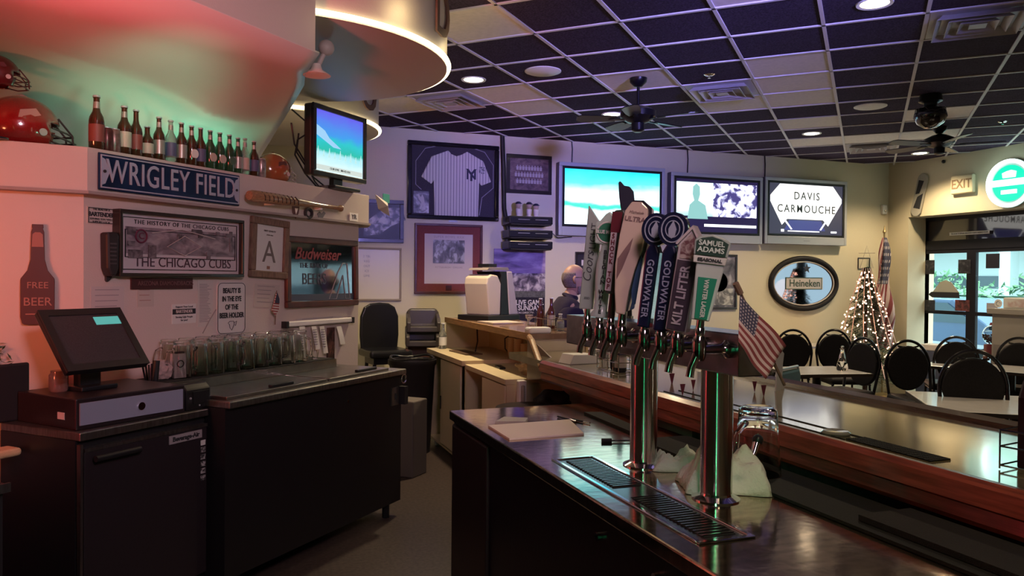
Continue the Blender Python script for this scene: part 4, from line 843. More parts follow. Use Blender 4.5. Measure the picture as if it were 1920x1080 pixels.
# FREE BEER bottle shaped board on the orange face
fa = PI/4-CH     # direction of the orange face in room axes: recedes towards far left
uO = Vector((math.cos(PI/4+0), 0, 0))
pA = LP(TA, NL); pBf = LP(*chpt(1.0)); dface = (pA-pBf).normalized(); rzf = math.atan2(dface.y, dface.x); nrm = Vector((dface.y, -dface.x, 0))
h0 = hit(71, 512, pA, nrm); hT = hit(71, 421, pA, nrm); hB_ = hit(71, 608, pA, nrm); hL = hit(39, 560, pA, nrm); hRr = hit(103, 560, pA, nrm)
bw = (hRr-hL).length/2; bhh = (hT.z-hB_.z)/2
o = T('beer_sign', 'dark brown bottle-shaped board reading FREE BEER on the orange wall face', 'sign', (h0.x, h0.y, (hT.z+hB_.z)/2), rzf)
prof = [(0.33, 1.0), (0.34, .93), (0.30, .92), (0.38, .85), (0.42, .3), (0.60, .08), (0.98, -.08), (1, -.12), (1, -.85), (.9, -.97), (.75, -1)]
pl_ = [(x*bw, z*bhh) for x, z in prof]; pl_ = pl_ + [(-x, z) for x, z in pl_[::-1]]
B().prism(pl_, -0.025, 0, 'y').obj('board', M('bottle_board', (0.075, 0.016, 0.012), .45), o, bevel=0.003)
B().prism([(x*bw, z*bhh) for x, z in ((.3, .8), (.34, .55), (-.34, .55), (-.3, .8), (-.15, .84), (.15, .84))], -0.028, -0.025, 'y').obj('neck_label', M('neck_label', (0.30, 0.12, 0.09), .5), o)
rl = M('board_letter', (0.36, 0.15, 0.11), .5)
text('FREE', bw*.62, (0, -0.028, -bhh*.22), o, rl, xs=1.0); text('BEER', bw*.80, (0, -0.028, -bhh*.55), o, rl, xs=.98)
B().bx(-bw*.7, bw*.7, -0.028, -0.025, -bhh*.80, -bhh*.78).obj('underline', rl, o)

# ================================================================ ON THE LEDGE
ZL = 2.245
brown = M('brown_bottle_glass', (0.045, 0.018, 0.008), 0.08, coat=0.6); green_g = M('green_bottle_glass', (0.02, 0.06, 0.025), 0.08, coat=0.6)
clearb = M('clear_bottle_glass', (0.45, 0.47, 0.42), 0.08, trans=0.7)
lab_c = M('label_cream', (0.42, 0.37, 0.30), .5); lab_d = M('label_red', (0.20, 0.05, 0.04), .5); lab_g = M('label_green', (0.06, 0.12, 0.07), .5); lab_b = M('label_blue', (0.08, 0.08, 0.16), .5)
foil = M('neck_foil', (0.35, 0.32, 0.28), .35, .5)
def bottle(loc, lab, glass, lm, H=0.232, r=0.031, group='beer bottles on the ledge', oval=False, rz=PI/4, name='beer_bottle', neckfoil=True, capm=None):
    o = T(name, lab, 'bottle', loc, rz, group)
    B().lathe([(r*0.85, 0), (r, 0.008), (r, H*0.52), (r*0.92, H*0.60), (r*0.55, H*0.70), (r*0.42, H*0.78), (r*0.40, H*0.95), (r*0.47, H*0.955), (r*0.47, H*0.97)], 18).obj('glass_body', glass, o, smooth=True)
    B().lathe([(r*0.47, H*0.965), (r*0.52, H*0.968), (r*0.48, H), (1e-4, H)], 14).obj('cap', capm or silver, o, smooth=True)
    if oval: B().lathe([(1e-4, 0.0), (r*0.8, 0.0), (r*.9, -0.004)], 20, Matrix.Translation((0, -r-0.001, H*0.30)) @ Matrix.Rotation(PI/2, 4, 'X') ).obj('label', lm, o, smooth=True)
    else: B().lathe([(r+0.0008, H*0.14), (r+0.0008, H*0.46)], 18).obj('label', lm, o, smooth=True)
    if neckfoil: B().lathe([(r*0.47, H*0.76), (r*0.43, H*0.88)], 14).obj('neck_label', foil, o, smooth=True)
    return o
def ledge_t(u, v=300): return atL(u, v, NL-0.0)[0]
bl = [(178, 'tallest brown bottle at the left end of the ledge row', brown, lab_d, .27, .036, 0, 1), (230, 'brown bottle right of the two cans', brown, lab_c, .25, .034, 0, 1), (252, 'brown bottle between the can pair and the stubby bottle', brown, lab_d, .245, .031, 0, 0), (273, 'stubby wide brown bottle with cream label', brown, lab_c, .17, .032, 0, 0), (295, 'brown bottle with bright square label right of the stubby one', brown, foil, .235, .030, 0, 1), (317, 'clear bottle, leftmost clear one in the row', clearb, lab_b, .232, .030, 0, 1), (337, 'brown bottle with number label between the clear bottle and the oval one', brown, foil, .232, .030, 0, 1), (356, 'dark bottle with a white oval label edge', brown, paper, .228, .030, 1, 1), (373, 'plain dark brown bottle left of the green-labelled pair', brown, lab_b, .228, .030, 0, 0), (391, 'greenish bottle with round pale label, leftmost of the green ones', green_g, lab_c, .226, .030, 1, 1), (409, 'green bottle with round label, second of the green ones', green_g, lab_c, .226, .030, 1, 1), (427, 'green bottle with round label, third of the green ones', green_g, lab_g, .226, .030, 1, 1), (443, 'bottle with bright foil label right of the green ones', green_g, foil, .22, .029, 0, 1), (456, 'slim clear bottle, the one nearest the dark last bottle', clearb, lab_c, .226, .029, 0, 1), (473, 'dark bottle at the right end of the row by the silver can', brown, lab_b, .222, .031, 0, 1)]
for (u, lab, g, lm, H, r, ov, nf) in bl:
    t = ledge_t(u, 281+(u-157)*0.165); p = LP(t, NL+0.012, ZL); bottle(p, lab, g, lm, H, r, oval=bool(ov), neckfoil=bool(nf))
def can(u, lab, m_, n=0.012):
    t = ledge_t(u, 290); p = LP(t, NL+n, ZL); o = T('beer_can', lab, 'can', p, PI/4, 'cans on the ledge')
    B().lathe([(0.024, 0), (0.030, 0.008), (0.030, 0.105), (0.025, 0.117)], 20).obj('body', m_, o, smooth=True); B().lathe([(0.026, 0.117), (0.026, 0.121), (1e-4, 0.118)], 20).obj('lid', silver, o, smooth=True)
can(197, 'dark red can left of its twin, right of the tallest bottle', M('can_maroon', (0.10, 0.03, 0.03), .3, .4, noise=.6, nscale=30)); can(211, 'grey-red can on the ledge left of the brown bottle pair', M('can_greyred', (0.20, 0.12, 0.11), .3, .4, noise=.6, nscale=30)); can(487, 'patterned silver can between the last bottle and the orange helmet', M('can_silver', (0.35, 0.32, 0.31), .3, .5, noise=.6, nscale=25))
# football helmets
def helmet(name, loc, rz, sz, shell, maskm, lab, decal=None, mk=True):
    o = T(name, lab, 'helmet', loc, rz)
    bm = bmesh.new(); bmesh.ops.create_uvsphere(bm, u_segments=32, v_segments=20, radius=1)
    for v in list(bm.verts):
        if v.co.z < -0.62: v.co.z = -0.62+(v.co.z+0.62)*0.12
    # open the face: local +X is the front
    dele = [f for f in bm.faces if (f.calc_center_median().x > 0.62 and f.calc_center_median().z < 0.22) or f.calc_center_median().z < -0.62]
    bmesh.ops.delete(bm, geom=dele, context='FACES')
    for v in bm.verts: v.co = Vector((v.co.x*1.12*sz, v.co.y*0.90*sz, (v.co.z+0.64)*1.0*sz))
    me = bpy.data.meshes.new('shell'); bm.to_mesh(me); bm.free(); me.materials.append(shell); me.shade_smooth()
    s = bpy.data.objects.new('shell', me); COL.objects.link(s); s.parent = o; md = s.modifiers.new('t', 'SOLIDIFY'); md.thickness = 0.008*sz/0.13
    B().tube([(-sz*1.08, 0, sz*0.3), (-sz*.85, 0, sz*1.28), (0, 0, sz*1.655), (sz*.75, 0, sz*1.36), (sz*0.95, 0, sz*1.12)], 0.008*sz/.13, 6).obj('stripe', decal or shell, o)
    for sy in (-1, 1):
        B().tube([(sz*0.35, sy*sz*0.87, sz*0.42), (sz*0.35, sy*sz*0.90, sz*0.42)], sz*0.12, 16).obj('ear_disc', M('helmet_grey', (0.5, 0.40, 0.38), .5), o)
        B().prism([(-0.30*sz, 1.05*sz), (0.15*sz, 1.15*sz), (0.3*sz, 0.95*sz), (0.0, 0.85*sz), (-0.35*sz, 0.8*sz)], sy*sz*0.80, sy*sz*0.86, 'y').obj('logo_decal', decal or M('helmet_grey'), o)
    m = B()
    for zz, ex in ((0.50, 1.55), (0.28, 1.62), (0.05, 1.5)):
        m.tube([(sz*0.62, -sz*0.84, sz*(zz+0.1)), (sz*1.15, -sz*0.62, sz*zz), (sz*ex, 0, sz*zz), (sz*1.15, sz*0.62, sz*zz), (sz*0.62, sz*0.84, sz*(zz+0.1))], sz*0.035, 8)
    for yy in (-0.3, 0.3): m.tube([(sz*0.98, yy*sz, sz*1.02), (sz*1.42, yy*sz, sz*0.5), (sz*1.46, yy*sz, sz*0.05)], sz*0.035, 8)
    m.obj('face_mask', maskm, o, smooth=True)
    return o
redh = M('helmet_red', (0.30, 0.010, 0.010), 0.18, noise=0.15, nscale=200, coat=1.0)
hp = hit(52, 265, LP(TA, NL-0.02), Vector((dface.y, -dface.x, 0)))
hp = atZ(45, 277, ZL+0.03)
tag(B().box((hp.x, hp.y, ZL+0.018), (0.34, 0.30, 0.036), rzf).obj('display_box', M('pink_box', (0.4, 0.12, 0.1), .5)), 'flat reddish display box under the big red helmet on the ledge', 'box')
helmet('football_helmet', (hp.x-0.01, hp.y, ZL+0.036), rzf+0.35, 0.158, redh, M('helmet_mask_dark', (0.06, 0.02, 0.025), .35), 'glossy red football helmet with dark face mask at the left of the ledge', M('red_decal', (0.5, 0.22, 0.2), .4))
hq = atZ(2, 225, ZL+0.30)
hq = hp + (hp-Vector((0, 0, hp.z))).normalized()*0.36 + Vector((-0.12, 0, 0)); hq.z = ZL
hq = Vector((-1.03, 4.17, 2.49))
o = T('display_pole', 'thin dark display pole holding the small dark helmet at the left edge', 'stand', (hq.x, hq.y, ZL)); B().tube([(0, 0, 0), (0, 0, hq.z-ZL-.004)], .008, 8).obj('pole', black, o); B().lathe([(.05, 0), (.05, .008), (1e-4, .010)], 20).obj('base', black, o, smooth=True)
helmet('football_helmet', (hq.x, hq.y, hq.z), rzf+0.3, 0.088, M('helmet_maroon', (0.09, 0.008, 0.010), .3, coat=.5), M('helmet_mask_dark'), 'small dark maroon football helmet higher up at the left edge, partly out of frame', M('helmet_maroon'))
t = ledge_t(521, 338); hp2 = LP(t+0.02, NL-0.06, ZL)
helmet('football_helmet', hp2, PI/4-0.1, 0.115, M('helmet_orange', (0.30, 0.085, 0.03), 0.2, coat=1.0), M('mask_silver', (0.45, 0.40, 0.38), .35), 'orange-brown football helmet with pale mask between bottles and monitor', M('orange_decal', (0.10, 0.04, 0.03), .4))
# green strip light added unseen behind the bottles to tint the lower cove
LPa = LP(3.25, NL-0.075, ZL)
tag(B().box((LPa.x, LPa.y, ZL+.006), (1.35, .016, .012), PI/4).obj('added_strip_housing', black), 'slim black strip added on the ledge behind the bottles for the green cove light', 'added strip')
gl_o = lamp('green_cove_fill_light', 'AREA', LP(3.25, NL-0.06, ZL+.02), 1.6, (0.25, 1.0, 0.60), 0.02, sx=1.3)
gl_o.matrix_world = Matrix.Translation(LP(3.25, NL-0.06, ZL+.02)) @ Matrix.Rotation(PI/4, 4, 'Z') @ Matrix.Rotation(R(150), 4, 'X')
# monitor on the ledge
mt = atL(577, 260, NL+0.05); me_ = atL(690, 300, NL+0.05)
ta, tb = atL(590, 300, NL+0.06)[0], atL(690, 300, NL+0.06)[0]
ztop = atL(590, 190, NL+0.06)[1]; zbot = atL(590, 326, NL+0.06)[1]
print('monitor', ta, tb, ztop, zbot)
mw_ = tb-ta; mh_ = ztop-zbot
o = T('monitor', 'black flat television standing on the ledge beside the helmet, showing a blue sky game', 'television', LP((ta+tb)/2, NL+0.03, ZL), PI/4)
zc = (ztop+zbot)/2-ZL
B().bx(-mw_/2, mw_/2, 0.0, 0.07, zc-mh_/2, zc+mh_/2).obj('housing', M('monitor_black', (0.03, 0.025, 0.022), .35), o, bevel=0.015)
m = rect_frame(mw_, mh_, 0.035, -0.02, 0.0); m.v = [v+Vector((0, 0, zc)) for v in m.v]; m.obj('bezel', black, o, bevel=0.005)
zz0, zz1 = zc-mh_/2+.05, zc+mh_/2-.035
B().bx(-mw_/2+.035, mw_/2-.035, -0.006, 0, zz0-.015, zz1).obj('screen', SKYSCREEN('monitor_sky', [(0.0, (0.55, 0.72, 0.75)), (0.12, (0.50, 0.7, 0.75)), (0.28, (0.30, 0.62, 0.68)), (0.34, (0.02, 0.38, 0.30)), (0.5, (0.02, 0.42, 0.45)), (0.62, (0.04, 0.25, 0.62)), (1.0, (0.10, 0.09, 0.62))], zz0, zz1, 1.3, 6, 0.22, (1, 1, 2)), o)
B().prism([(-mw_*.44, zc+mh_*.22), (-mw_*.28, zc+mh_*.15), (-mw_*.2, zc+mh_*.06), (mw_*.02, zc-mh_*.06), (-mw_*.12, zc-mh_*.06), (-mw_*.3, zc+mh_*.02), (-mw_*.44, zc+mh_*.08)], -0.008, -0.005, 'y').obj('screen_cloud', emi('screen_cloud', (0.30, 0.55, 0.80), 1.1), o)
for k in range(9): x = -mw_*.40+k*mw_*.1; B().prism([(x-0.012, zc-mh_*.22), (x+0.012, zc-mh_*.22), (x+0.004, zc-mh_*.08-0.02*(k % 2))], -0.008, -0.005, 'y').obj('screen_figure', emi('screen_figs', (0.5, 0.8, 0.8), 1.0), o)
B().bx(-mw_*.43, mw_*.43, -0.009, -0.005, zz0-.005, zz0+.03).obj('caption_bar', emi('screen_caption', (0.55, 0.62, 0.58), 1.1), o)
text('CLUB LEVEL   800-422-5555', 0.02, (0, -0.010, zz0+.013), o, ink)
B().bx(-0.05, 0.05, 0.01, 0.05, 0.02, zc-mh_/2+.02).obj('neck', black, o); B().box((0, 0.02, 0.012), (0.30, 0.20, 0.024)).obj('base', black, o, bevel=0.006)
random.seed(5)
for k, lab in enumerate(('black cable looping high beside the ledge monitor', 'black cable curling down left of the ledge monitor to the helmet', 'thin black cable crossing behind the ledge monitor stand', 'black cable arching close to the ledge monitor edge')):
    a = [[(547, 205), (570, 225), (579, 232)], [(546, 230), (552, 270), (570, 300), (590, 340), (600, 352)], [(560, 250), (556, 285), (585, 330), (612, 352)], [(580, 248), (558, 262), (553, 290), (572, 325), (594, 350)]][k]
    pts = []
    for (u, v) in a: t_, z_ = atL(u, v, NL-0.03); pts.append(LP(t_, NL-0.03, max(z_, ZL+0.006)))
    tag(B().tube(pts, 0.006, 6).obj('cable', black, smooth=True), lab, 'cable')
o = T('cable_box', 'flat dark cable box lying on the ledge edge under the monitor', 'receiver', LP(ledge_t(615, 355), NL+0.02, ZL), PI/4); B().bx(-0.10, 0.12, -0.03, -0.0, 0.0, 0.018).obj('case', M('grey_box', (0.10, 0.09, 0.09), .5), o)
# papers hanging at the ledge end
o = T('ledge_paper', 'crumpled pale flyers hanging from the far end of the ledge', 'paper', LP(TB+0.27, NL+0.0, 2.23), PI/4)
B().add([(-.16, -.07, 0.03), (.04, -.05, -.02), (.10, -.03, -.12), (-.10, -.06, -.08), (0.0, -.08, -0.05)], [(0, 1, 4), (1, 2, 4), (2, 3, 4), (3, 0, 4)]).obj('sheet', p2, o, solid=0.002)
B().bx(-0.02, 0.07, -0.05, -0.045, -0.02, 0.05).obj('glossy_card', M('teal_card', (0.05, 0.25, 0.22), .3), o)

# ================================================================ BACK-BAR COOLERS
# fridge with till
def Lt(u, v, z): h = atZ(u, v, z); return ((h.x+h.y)*S2, (h.x-h.y)*S2)
FT0, FT1, FN = 2.14, 2.83, -2.98
fz = 0.955
def lthing3(name, lab, cat, t, n, z=0.0, group=None): return T(name, lab, cat, LP(t, n, z), PI/4, group)
o = lthing3('undercounter_fridge', 'black undercounter fridge with steel top and bar handle below the till', 'fridge', (FT0+FT1)/2, (FN+NL)/2)
fw_, fd = FT1-FT0, FN-NL     # local y: -fd/2 front
B().bx(-fw_/2, fw_/2, -fd/2+.03, fd/2-.01, 0.10, fz-.035).obj('body', black, o)
B().bx(-fw_/2, fw_/2, -fd/2, fd/2-.01, fz-.035, fz).obj('top', dsteel, o, bevel=0.004)
dd = B().bx(-fw_/2+.02, fw_/2-.01, -fd/2+.0, -fd/2+.03, 0.14, fz-.085).obj('door', M('fridge_black_vinyl', (0.02, 0.015, 0.018), .4, bump=.1), o, bevel=0.004)
B().bx(-fw_/2+.02, fw_/2-.01, -fd/2-.004, -fd/2+.03, fz-.085, fz-.07).obj('door_trim', dsteel, dd)
B().tube([(-fw_/2+.05, -fd/2-.03, fz-.115), (-fw_/2+.27, -fd/2-.03, fz-.115)], 0.014, 10).obj('handle', black, dd, smooth=True)
B().bx(-fw_/2, -fw_/2+.012, -fd/2-.003, -fd/2+.02, .10, fz-.05).obj('corner_trim', dsteel, o)
lg = B().bx(fw_/2-.24, fw_/2-.045, -fd/2-.004, -fd/2, fz-.135, fz-.095).obj('badge', M('badge_grey', (0.30, 0.27, 0.28), .4), dd)
text('Beverage-Air', 0.03, (fw_/2-.142, -fd/2-.005, fz-.115), o, ink, bold=.001)
for k in range(6): B().bx(fw_/2-.05, fw_/2-.022, -fd/2-.003, -fd/2, fz-.175-k*.035, fz-.15-k*.035).obj('sticker', PIC('sticker_print', [(0.45, (0.05, 0.05, 0.05)), (0.55, (0.4, 0.38, 0.38))], 90) if k else paper, dd)
for a in (-1, 1):
    for b_ in (-1, 1): B().tube([(a*(fw_/2-.06), b_*(fd/2-.07), 0), (a*(fw_/2-.06), b_*(fd/2-.07), .10)], .02, 8).obj('leg', black, o)
# bottle cooler with sliding lids
CT0, CT1, CN = 2.84, 4.44, -2.85
cz_ = 1.0; cd = CN-NL; cw = CT1-CT0
o = lthing3('bottle_cooler', 'long black bottle cooler with sliding steel lids right of the fridge', 'cooler', (CT0+CT1)/2, (CN+NL)/2)
B().bx(-cw/2, cw/2-.02, -cd/2+.03, cd/2-.01, 0.10, cz_-.04).obj('body', M('cooler_black', (0.008, 0.007, 0.009), .45), o)
B().bx(-cw/2, cw/2, -cd/2, cd/2-.01, cz_-.04, cz_-.004).obj('top', dsteel, o, bevel=0.006)
yb_ = 0.02
lid = M('lid_steel', (0.34, 0.31, 0.30), 0.28, 1.0, noise=0.15, nscale=10)
for k, (x0, x1) in enumerate(((-cw/2+.03, .02), (.04, cw/2-.14))):
    l_ = B().bx(x0, x1, -cd/2+.05, yb_+.04, cz_-.004, cz_+.014).obj('sliding_lid', lid, o, bevel=0.004)
    B().bx((x0+x1)/2-.05+.05*k, (x0+x1)/2+.13+.08*k, -cd/2+.075, -cd/2+.10, cz_+.014, cz_+.03).obj('lid_handle', black, l_, bevel=0.004)
B().tube([(.18, -cd/2+.028, .86), (.18, -cd/2+.02, .86)], .010, 10).obj('lock', chrome, o)
lk = B().bx(cw/2-.145, cw/2-.065, -cd/2+.02, -cd/2+.03, .76, .88).obj('lock_plate', dsteel, o); B().bx(cw/2-.11, cw/2-.10, -cd/2+.016, -cd/2+.02, .80, .84).obj('keyhole', ink, lk)
B().tube([(cw/2-.02+.03*math.cos(a), -cd/2+.01, .93+.03*math.sin(a)) for a in [2*PI*k/12 for k in range(12)]], .005, 6, closed=True).obj('bottle_opener', chrome, o)
B().bx(cw/2-.05, cw/2-.01, -cd/2-.02, -cd/2+.03, .76, .88).obj('cap_catcher', blackm, o)
for a in (-1, 1):
    for b_ in (-1, 1): B().tube([(a*(cw/2-.12), b_*(cd/2-.08), 0), (a*(cw/2-.12), b_*(cd/2-.08), .10)], .025, 8).obj('leg', black, o)
# raised steel shelf at the back of the cooler with the glasses
sh = lthing3('steel_shelf', 'raised steel shelf along the hood wall carrying upside-down mugs', 'shelf', (CT0+CT1)/2-.02, NL+.13, cz_)
sl = 1.60
B().bx(-sl/2, sl/2-.22, -.13, .12, .045, .065).obj('top', dsteel, sh); B().bx(-sl/2, sl/2-.22, -.135, -.125, 0.0, .065).obj('front_lip', lid, sh); B().bx(-sl/2+.01, sl/2-.23, -.12, .11, .062, .070).obj('bar_mat', rubber, sh)
# upside-down mugs
mugp = [(0.034, 0.0), (0.043, 0.002), (0.042, 0.04), (0.037, 0.11), (0.036, 0.152), (0.030, 0.158), (1e-4, 0.156)]
mugi = [(1e-4, 0.140), (0.030, 0.138), (0.033, 0.10), (0.038, 0.03), (0.039, 0.004), (0.043, 0.002)]
mg = T('beer_mug', 'x', 'mug', (0, 0, -50), 0); mg.scale = (1.18, 1.18, 1.25)
m = B(); m.lathe([(0.040, 0.0), (0.043, 0.0), (0.042, 0.04), (0.037, 0.11), (0.037, 0.155), (0.032, 0.16), (1e-4, 0.16), (1e-4, 0.142), (0.030, 0.140), (0.033, 0.10), (0.038, 0.03), (0.040, 0.0)], 20)
m.obj('glass_body', glassm, mg, smooth=True)
B().tube([(0.040, 0, 0.03), (0.068, 0, 0.035), (0.074, 0, 0.075), (0.066, 0, 0.115), (0.036, 0, 0.125)], 0.006, 8).obj('handle', glassm, mg, smooth=True)
shz = cz_+.071; first = True
rowlab = ['front', 'back']
gl = []
for r_ in range(2):
    for k in range(9):
        gl.append((2.98+k*0.118+(0.02 if r_ else 0), NL+(.185 if r_ == 0 else .065), k, r_))
for (t, n, k, r_) in gl:
    ordn = ['leftmost', 'second from the left', 'third from the left', 'fourth from the left', 'middle', 'fourth from the right', 'third from the right', 'second from the right', 'rightmost'][k]
    lab = 'upside-down clear beer mug, %s in the %s row on the steel shelf' % (ordn, rowlab[r_])
    if first: mg.location = LP(t, n, shz); mg.rotation_euler = (0, 0, random.uniform(0, 6)); mg['label'] = lab; mg['group'] = 'upside-down mugs on the shelf'; first = False
    else: copy_thing(mg, LP(t, n, shz), random.uniform(0, 6), lab, 'upside-down mugs on the shelf')
for k, (t, n) in enumerate(((4.0, NL+.17), (4.07, NL+.19), (4.03, NL+.10))):
    o = T('shot_glass', 'small glass at the right end of the mug shelf, %s of the three' % ('left', 'right', 'rear')[k], 'glass', LP(t, n, shz), 0, 'small glasses on the mug shelf')
    B().lathe([(0.018, 0), (0.024, 0.06), (0.021, 0.06), (0.016, 0.008), (1e-4, 0.008)], 14).obj('glass_body', glassm, o, smooth=True)
# ticket rail with hanging receipts
(s0, z0), (s1, z1) = wall_s('L', 541, 606, .05), wall_s('L', 664, 597, .05)
o = T('ticket_rail', 'white ticket rail with black ends on the wall under the bar mirror', 'ticket rail', wall_loc('L', (s0+s1)/2, (z0+z1)/2-.01, .0), PI/4)
rl_ = abs(s1-s0); B().bx(-rl_/2, rl_/2, -.04, 0, -.018, .018).obj('rail', white, o, bevel=.008)
for a in (-1, 1): B().bx(a*rl_/2-.012, a*rl_/2+.012, -.045, 0, -.024, .02).obj('end_cap', black, o)
for k, (u, wd, ln, lab) in enumerate(((568, .055, .20, 'long receipt, leftmost on the ticket rail'), (590, .05, .16, 'receipt second from the left on the ticket rail'), (605, .05, .19, 'receipt curling in the middle of the ticket rail'), (637, .055, .13, 'blank receipt toward the right of the ticket rail'))):
    s_, z_ = wall_s('L', u, 612, .05); q = T('receipt', lab, 'receipt', wall_loc('L', s_, z_, .042), PI/4, 'receipts on the ticket rail')
    m = B(); n_ = 7
    pts = [(-.008*math.sin(i/n_*3)-.02*(i/n_)**2, -i*ln/n_) for i in range(n_+1)]
    for i in range(n_): m.quad((-wd/2+i*.003, pts[i][0], pts[i][1]), (wd/2+i*.003, pts[i][0], pts[i][1]), (wd/2+.003+i*.003, pts[i+1][0], pts[i+1][1]), (-wd/2+.003+i*.003, pts[i+1][0], pts[i+1][1]))
    m.obj('slip', paper, q, solid=.001)
    if k < 3:
        m = B(); [m.bx(-wd*.35+i*.002, wd*.35, -.012-.002*i, -.006, -.02-i*.017, -.024-i*.017) for i in range(int(ln/.022))]; m.obj('print', M('faint_ink'), q)
s_, z_ = wall_s('L', 624, 640, .02); q = T('dark_card', 'narrow dark patterned card standing under the ticket rail', 'card', wall_loc('L', s_, z_, 0), PI/4); B().bx(-.045, .035, -.01, 0, -.13, .10).obj('card', PIC('dark_card_print', [(0.4, (0.03, 0.015, 0.015)), (0.6, (0.14, 0.06, 0.05))], 20), q)

# ---------------------------------------------------------------- till on the fridge
o = T('cash_drawer', 'black cash drawer with a blue-grey steel front on the fridge top', 'cash drawer', LP(2.48, NL+.28, fz), PI/4-R(4))
B().bx(-.30, .24, -.22, .22, 0.0, .135).obj('case', M('drawer_black', (0.018, 0.012, 0.014), .35, bump=.1, bscale=200), o, bevel=.006)
fr_ = B().bx(-.285, .225, -.226, -.219, .02, .115).obj('drawer_front', M('drawer_steel', (0.36, 0.38, 0.50), .35, .3), o); B().tube([(0.0, -.234, .065), (0.0, -.226, .065)], .018, 14).obj('lock', chrome, fr_)
B().bx(-.302, -.299, -.14, -.09, .04, .07).obj('side_label', paper, o)
o = T('till_printer', 'small black receipt printer right of the cash drawer', 'printer', LP(2.80, NL+.42, fz), PI/4)
B().prism([(-.09, 0), (.02, 0), (.02, .12), (-.05, .13), (-.085, .10)], -.08, .08, 'x').obj('case', M('printer_black', (0.01, 0.009, 0.01), .3), o, bevel=.01); B().bx(-.04, .06, -.093, -.085, .03, .09).obj('slot', M('slot_black', (0.003, 0.003, 0.003), .8), o); B().ball((-.055, -.09, .06), .006, 8, 6).obj('button', silver, o); B().ball((-.0, -.09, .02), .005, 8, 6).obj('indicator', silver, o)
# touch screen: corners from the photo carried onto the till
o = T('till_screen', 'large black touch screen of the till tilted back on its stand', 'till screen', LP(2.40, NL+.30, fz+.135), PI/4-R(2))
tl = R(-40)
sm = Matrix.Translation((0, 0.02, .235)) @ Matrix.Rotation(tl, 4, 'X')
scw, sch = .405, .34
def addM(b, name, mat, par, M4, **k): b.v = [M4 @ v for v in b.v]; return b.obj(name, mat, par, **k)
bz_ = addM(B().bx(-scw/2, scw/2, -.0, .03, -sch/2, sch/2), 'housing', black, o, sm, bevel=.006)
addM(rect_frame(scw, sch, .035, -.008, 0), 'bezel', M('till_bezel', (0.02, 0.017, 0.02), .35), o, sm)
addM(B().bx(-scw/2+.035, scw/2-.035, -.003, 0, -sch/2+.035, sch/2-.035), 'screen', M('till_glass', (0.05, 0.045, 0.05), .22, noise=.2, nscale=200), o, sm)
addM(B().bx(.04, .17, -.005, -.002, .075, .12), 'lit_window', emi('till_window', (0.10, 0.42, 0.38), .9), o, sm)
B().bx(-.09, .09, -.02, .14, 0, .02).obj('base', black, o, bevel=.005); B().bx(-.05, .05, .05, .10, .01, .22).obj('stand', black, o)
o = T('pen_cup', 'black cup of pens with a black marker standing up behind the till', 'pen cup', LP(2.80, NL+.16, fz), PI/4)
B().lathe([(.035, 0), (.045, .10), (.04, .10), (.03, .005), (1e-4, .005)], 16).obj('cup', black, o, smooth=True)
for k in range(4): B().tube([(0, 0, .02), (-.06+.035*k, .02*k-.02, .20)], .005, 6).obj('pen', (black, chrome, black, navy)[k], o)
B().tube([(.02, 0, .02), (.04, 0, .22)], .018, 10).obj('marker', black, o); 
o = T('card_box', 'small white card box standing by the pens', 'box', LP(2.98, NL+.16, cz_+.071), PI/4-.2); B().bx(-.035, .035, -.02, .02, 0, .13).obj('box', M('box_white', (0.5, 0.42, 0.42), .6), o); B().tube([(.018*math.cos(a), -.022, .075+.018*math.sin(a)) for a in [2*PI*k/16 for k in range(16)]], .003, 5, closed=True).obj('ring_print', ink, o); B().bx(-.025, .025, -.018, .018, .13, .14).obj('lid', ink, o)
o = T('napkin_bundle', 'crumpled pinkish paper bundle beside the white card box', 'napkins', LP(2.90, NL+.13, cz_+.071), PI/4)
bm = bmesh.new(); bmesh.ops.create_icosphere(bm, subdivisions=3, radius=.055)
for v in bm.verts: v.co *= 1+random.uniform(-.12, .12); v.co.z = max(0, v.co.z*1.0+.045)
me = bpy.data.meshes.new('paper'); bm.to_mesh(me); bm.free(); me.materials.append(M('pinkish_paper', (0.42, 0.30, 0.28), .8)); q = bpy.data.objects.new('paper', me); COL.objects.link(q); q.parent = o
# counter at the left bottom edge and things on it
CX = atZ(100, 855, .82); o = T('side_counter', 'dark counter with steel edge in the bottom left corner', 'counter', LP(1.45, NL+.32), PI/4)
B().bx(-.75, .36, -.28, .30, .80, .83).obj('top', M('dark_counter', (0.03, 0.018, 0.018), .3), o); B().bx(-.75, .365, -.285, -.275, .80, .835).obj('edge', dsteel, o); B().bx(-.75, .35, -.26, .29, 0, .80).obj('body', blackm, o)
p = atZ(8, 850, .85); o = T('folded_cloth', 'folded yellow cloth on the bottom left counter', 'cloth', (p.x-.03, p.y+.01, .83), PI/4); B().box((0, 0, .018), (.16, .10, .036)).obj('cloth', M('yellow_cloth', (0.62, 0.48, 0.26), .9, bump=.4), o, bevel=.015, bseg=3)
# glass jar and dark box left of the till
p = LP(2.22, NL+.26, fz+.135)
o = T('glass_jar', 'small glass jar on the cash drawer left of the till screen', 'jar', LP(2.28, NL+.20, fz+.135), 0); B().lathe([(.035, 0), (.04, .01), (.04, .075), (.033, .085), (.033, .095), (1e-4, .095)], 18).obj('glass_body', M('jar_glass', (0.30, 0.2, 0.18), .15, trans=.6), o, smooth=True)
o = T('dark_appliance', 'low dark box with a lid standing behind the till at the left', 'box', LP(2.16, NL+.03, fz+.0), PI/4); B().bx(-.30, .10, -.00, .02+.0, 0, .26).obj('case', blackm, o, bevel=.01)
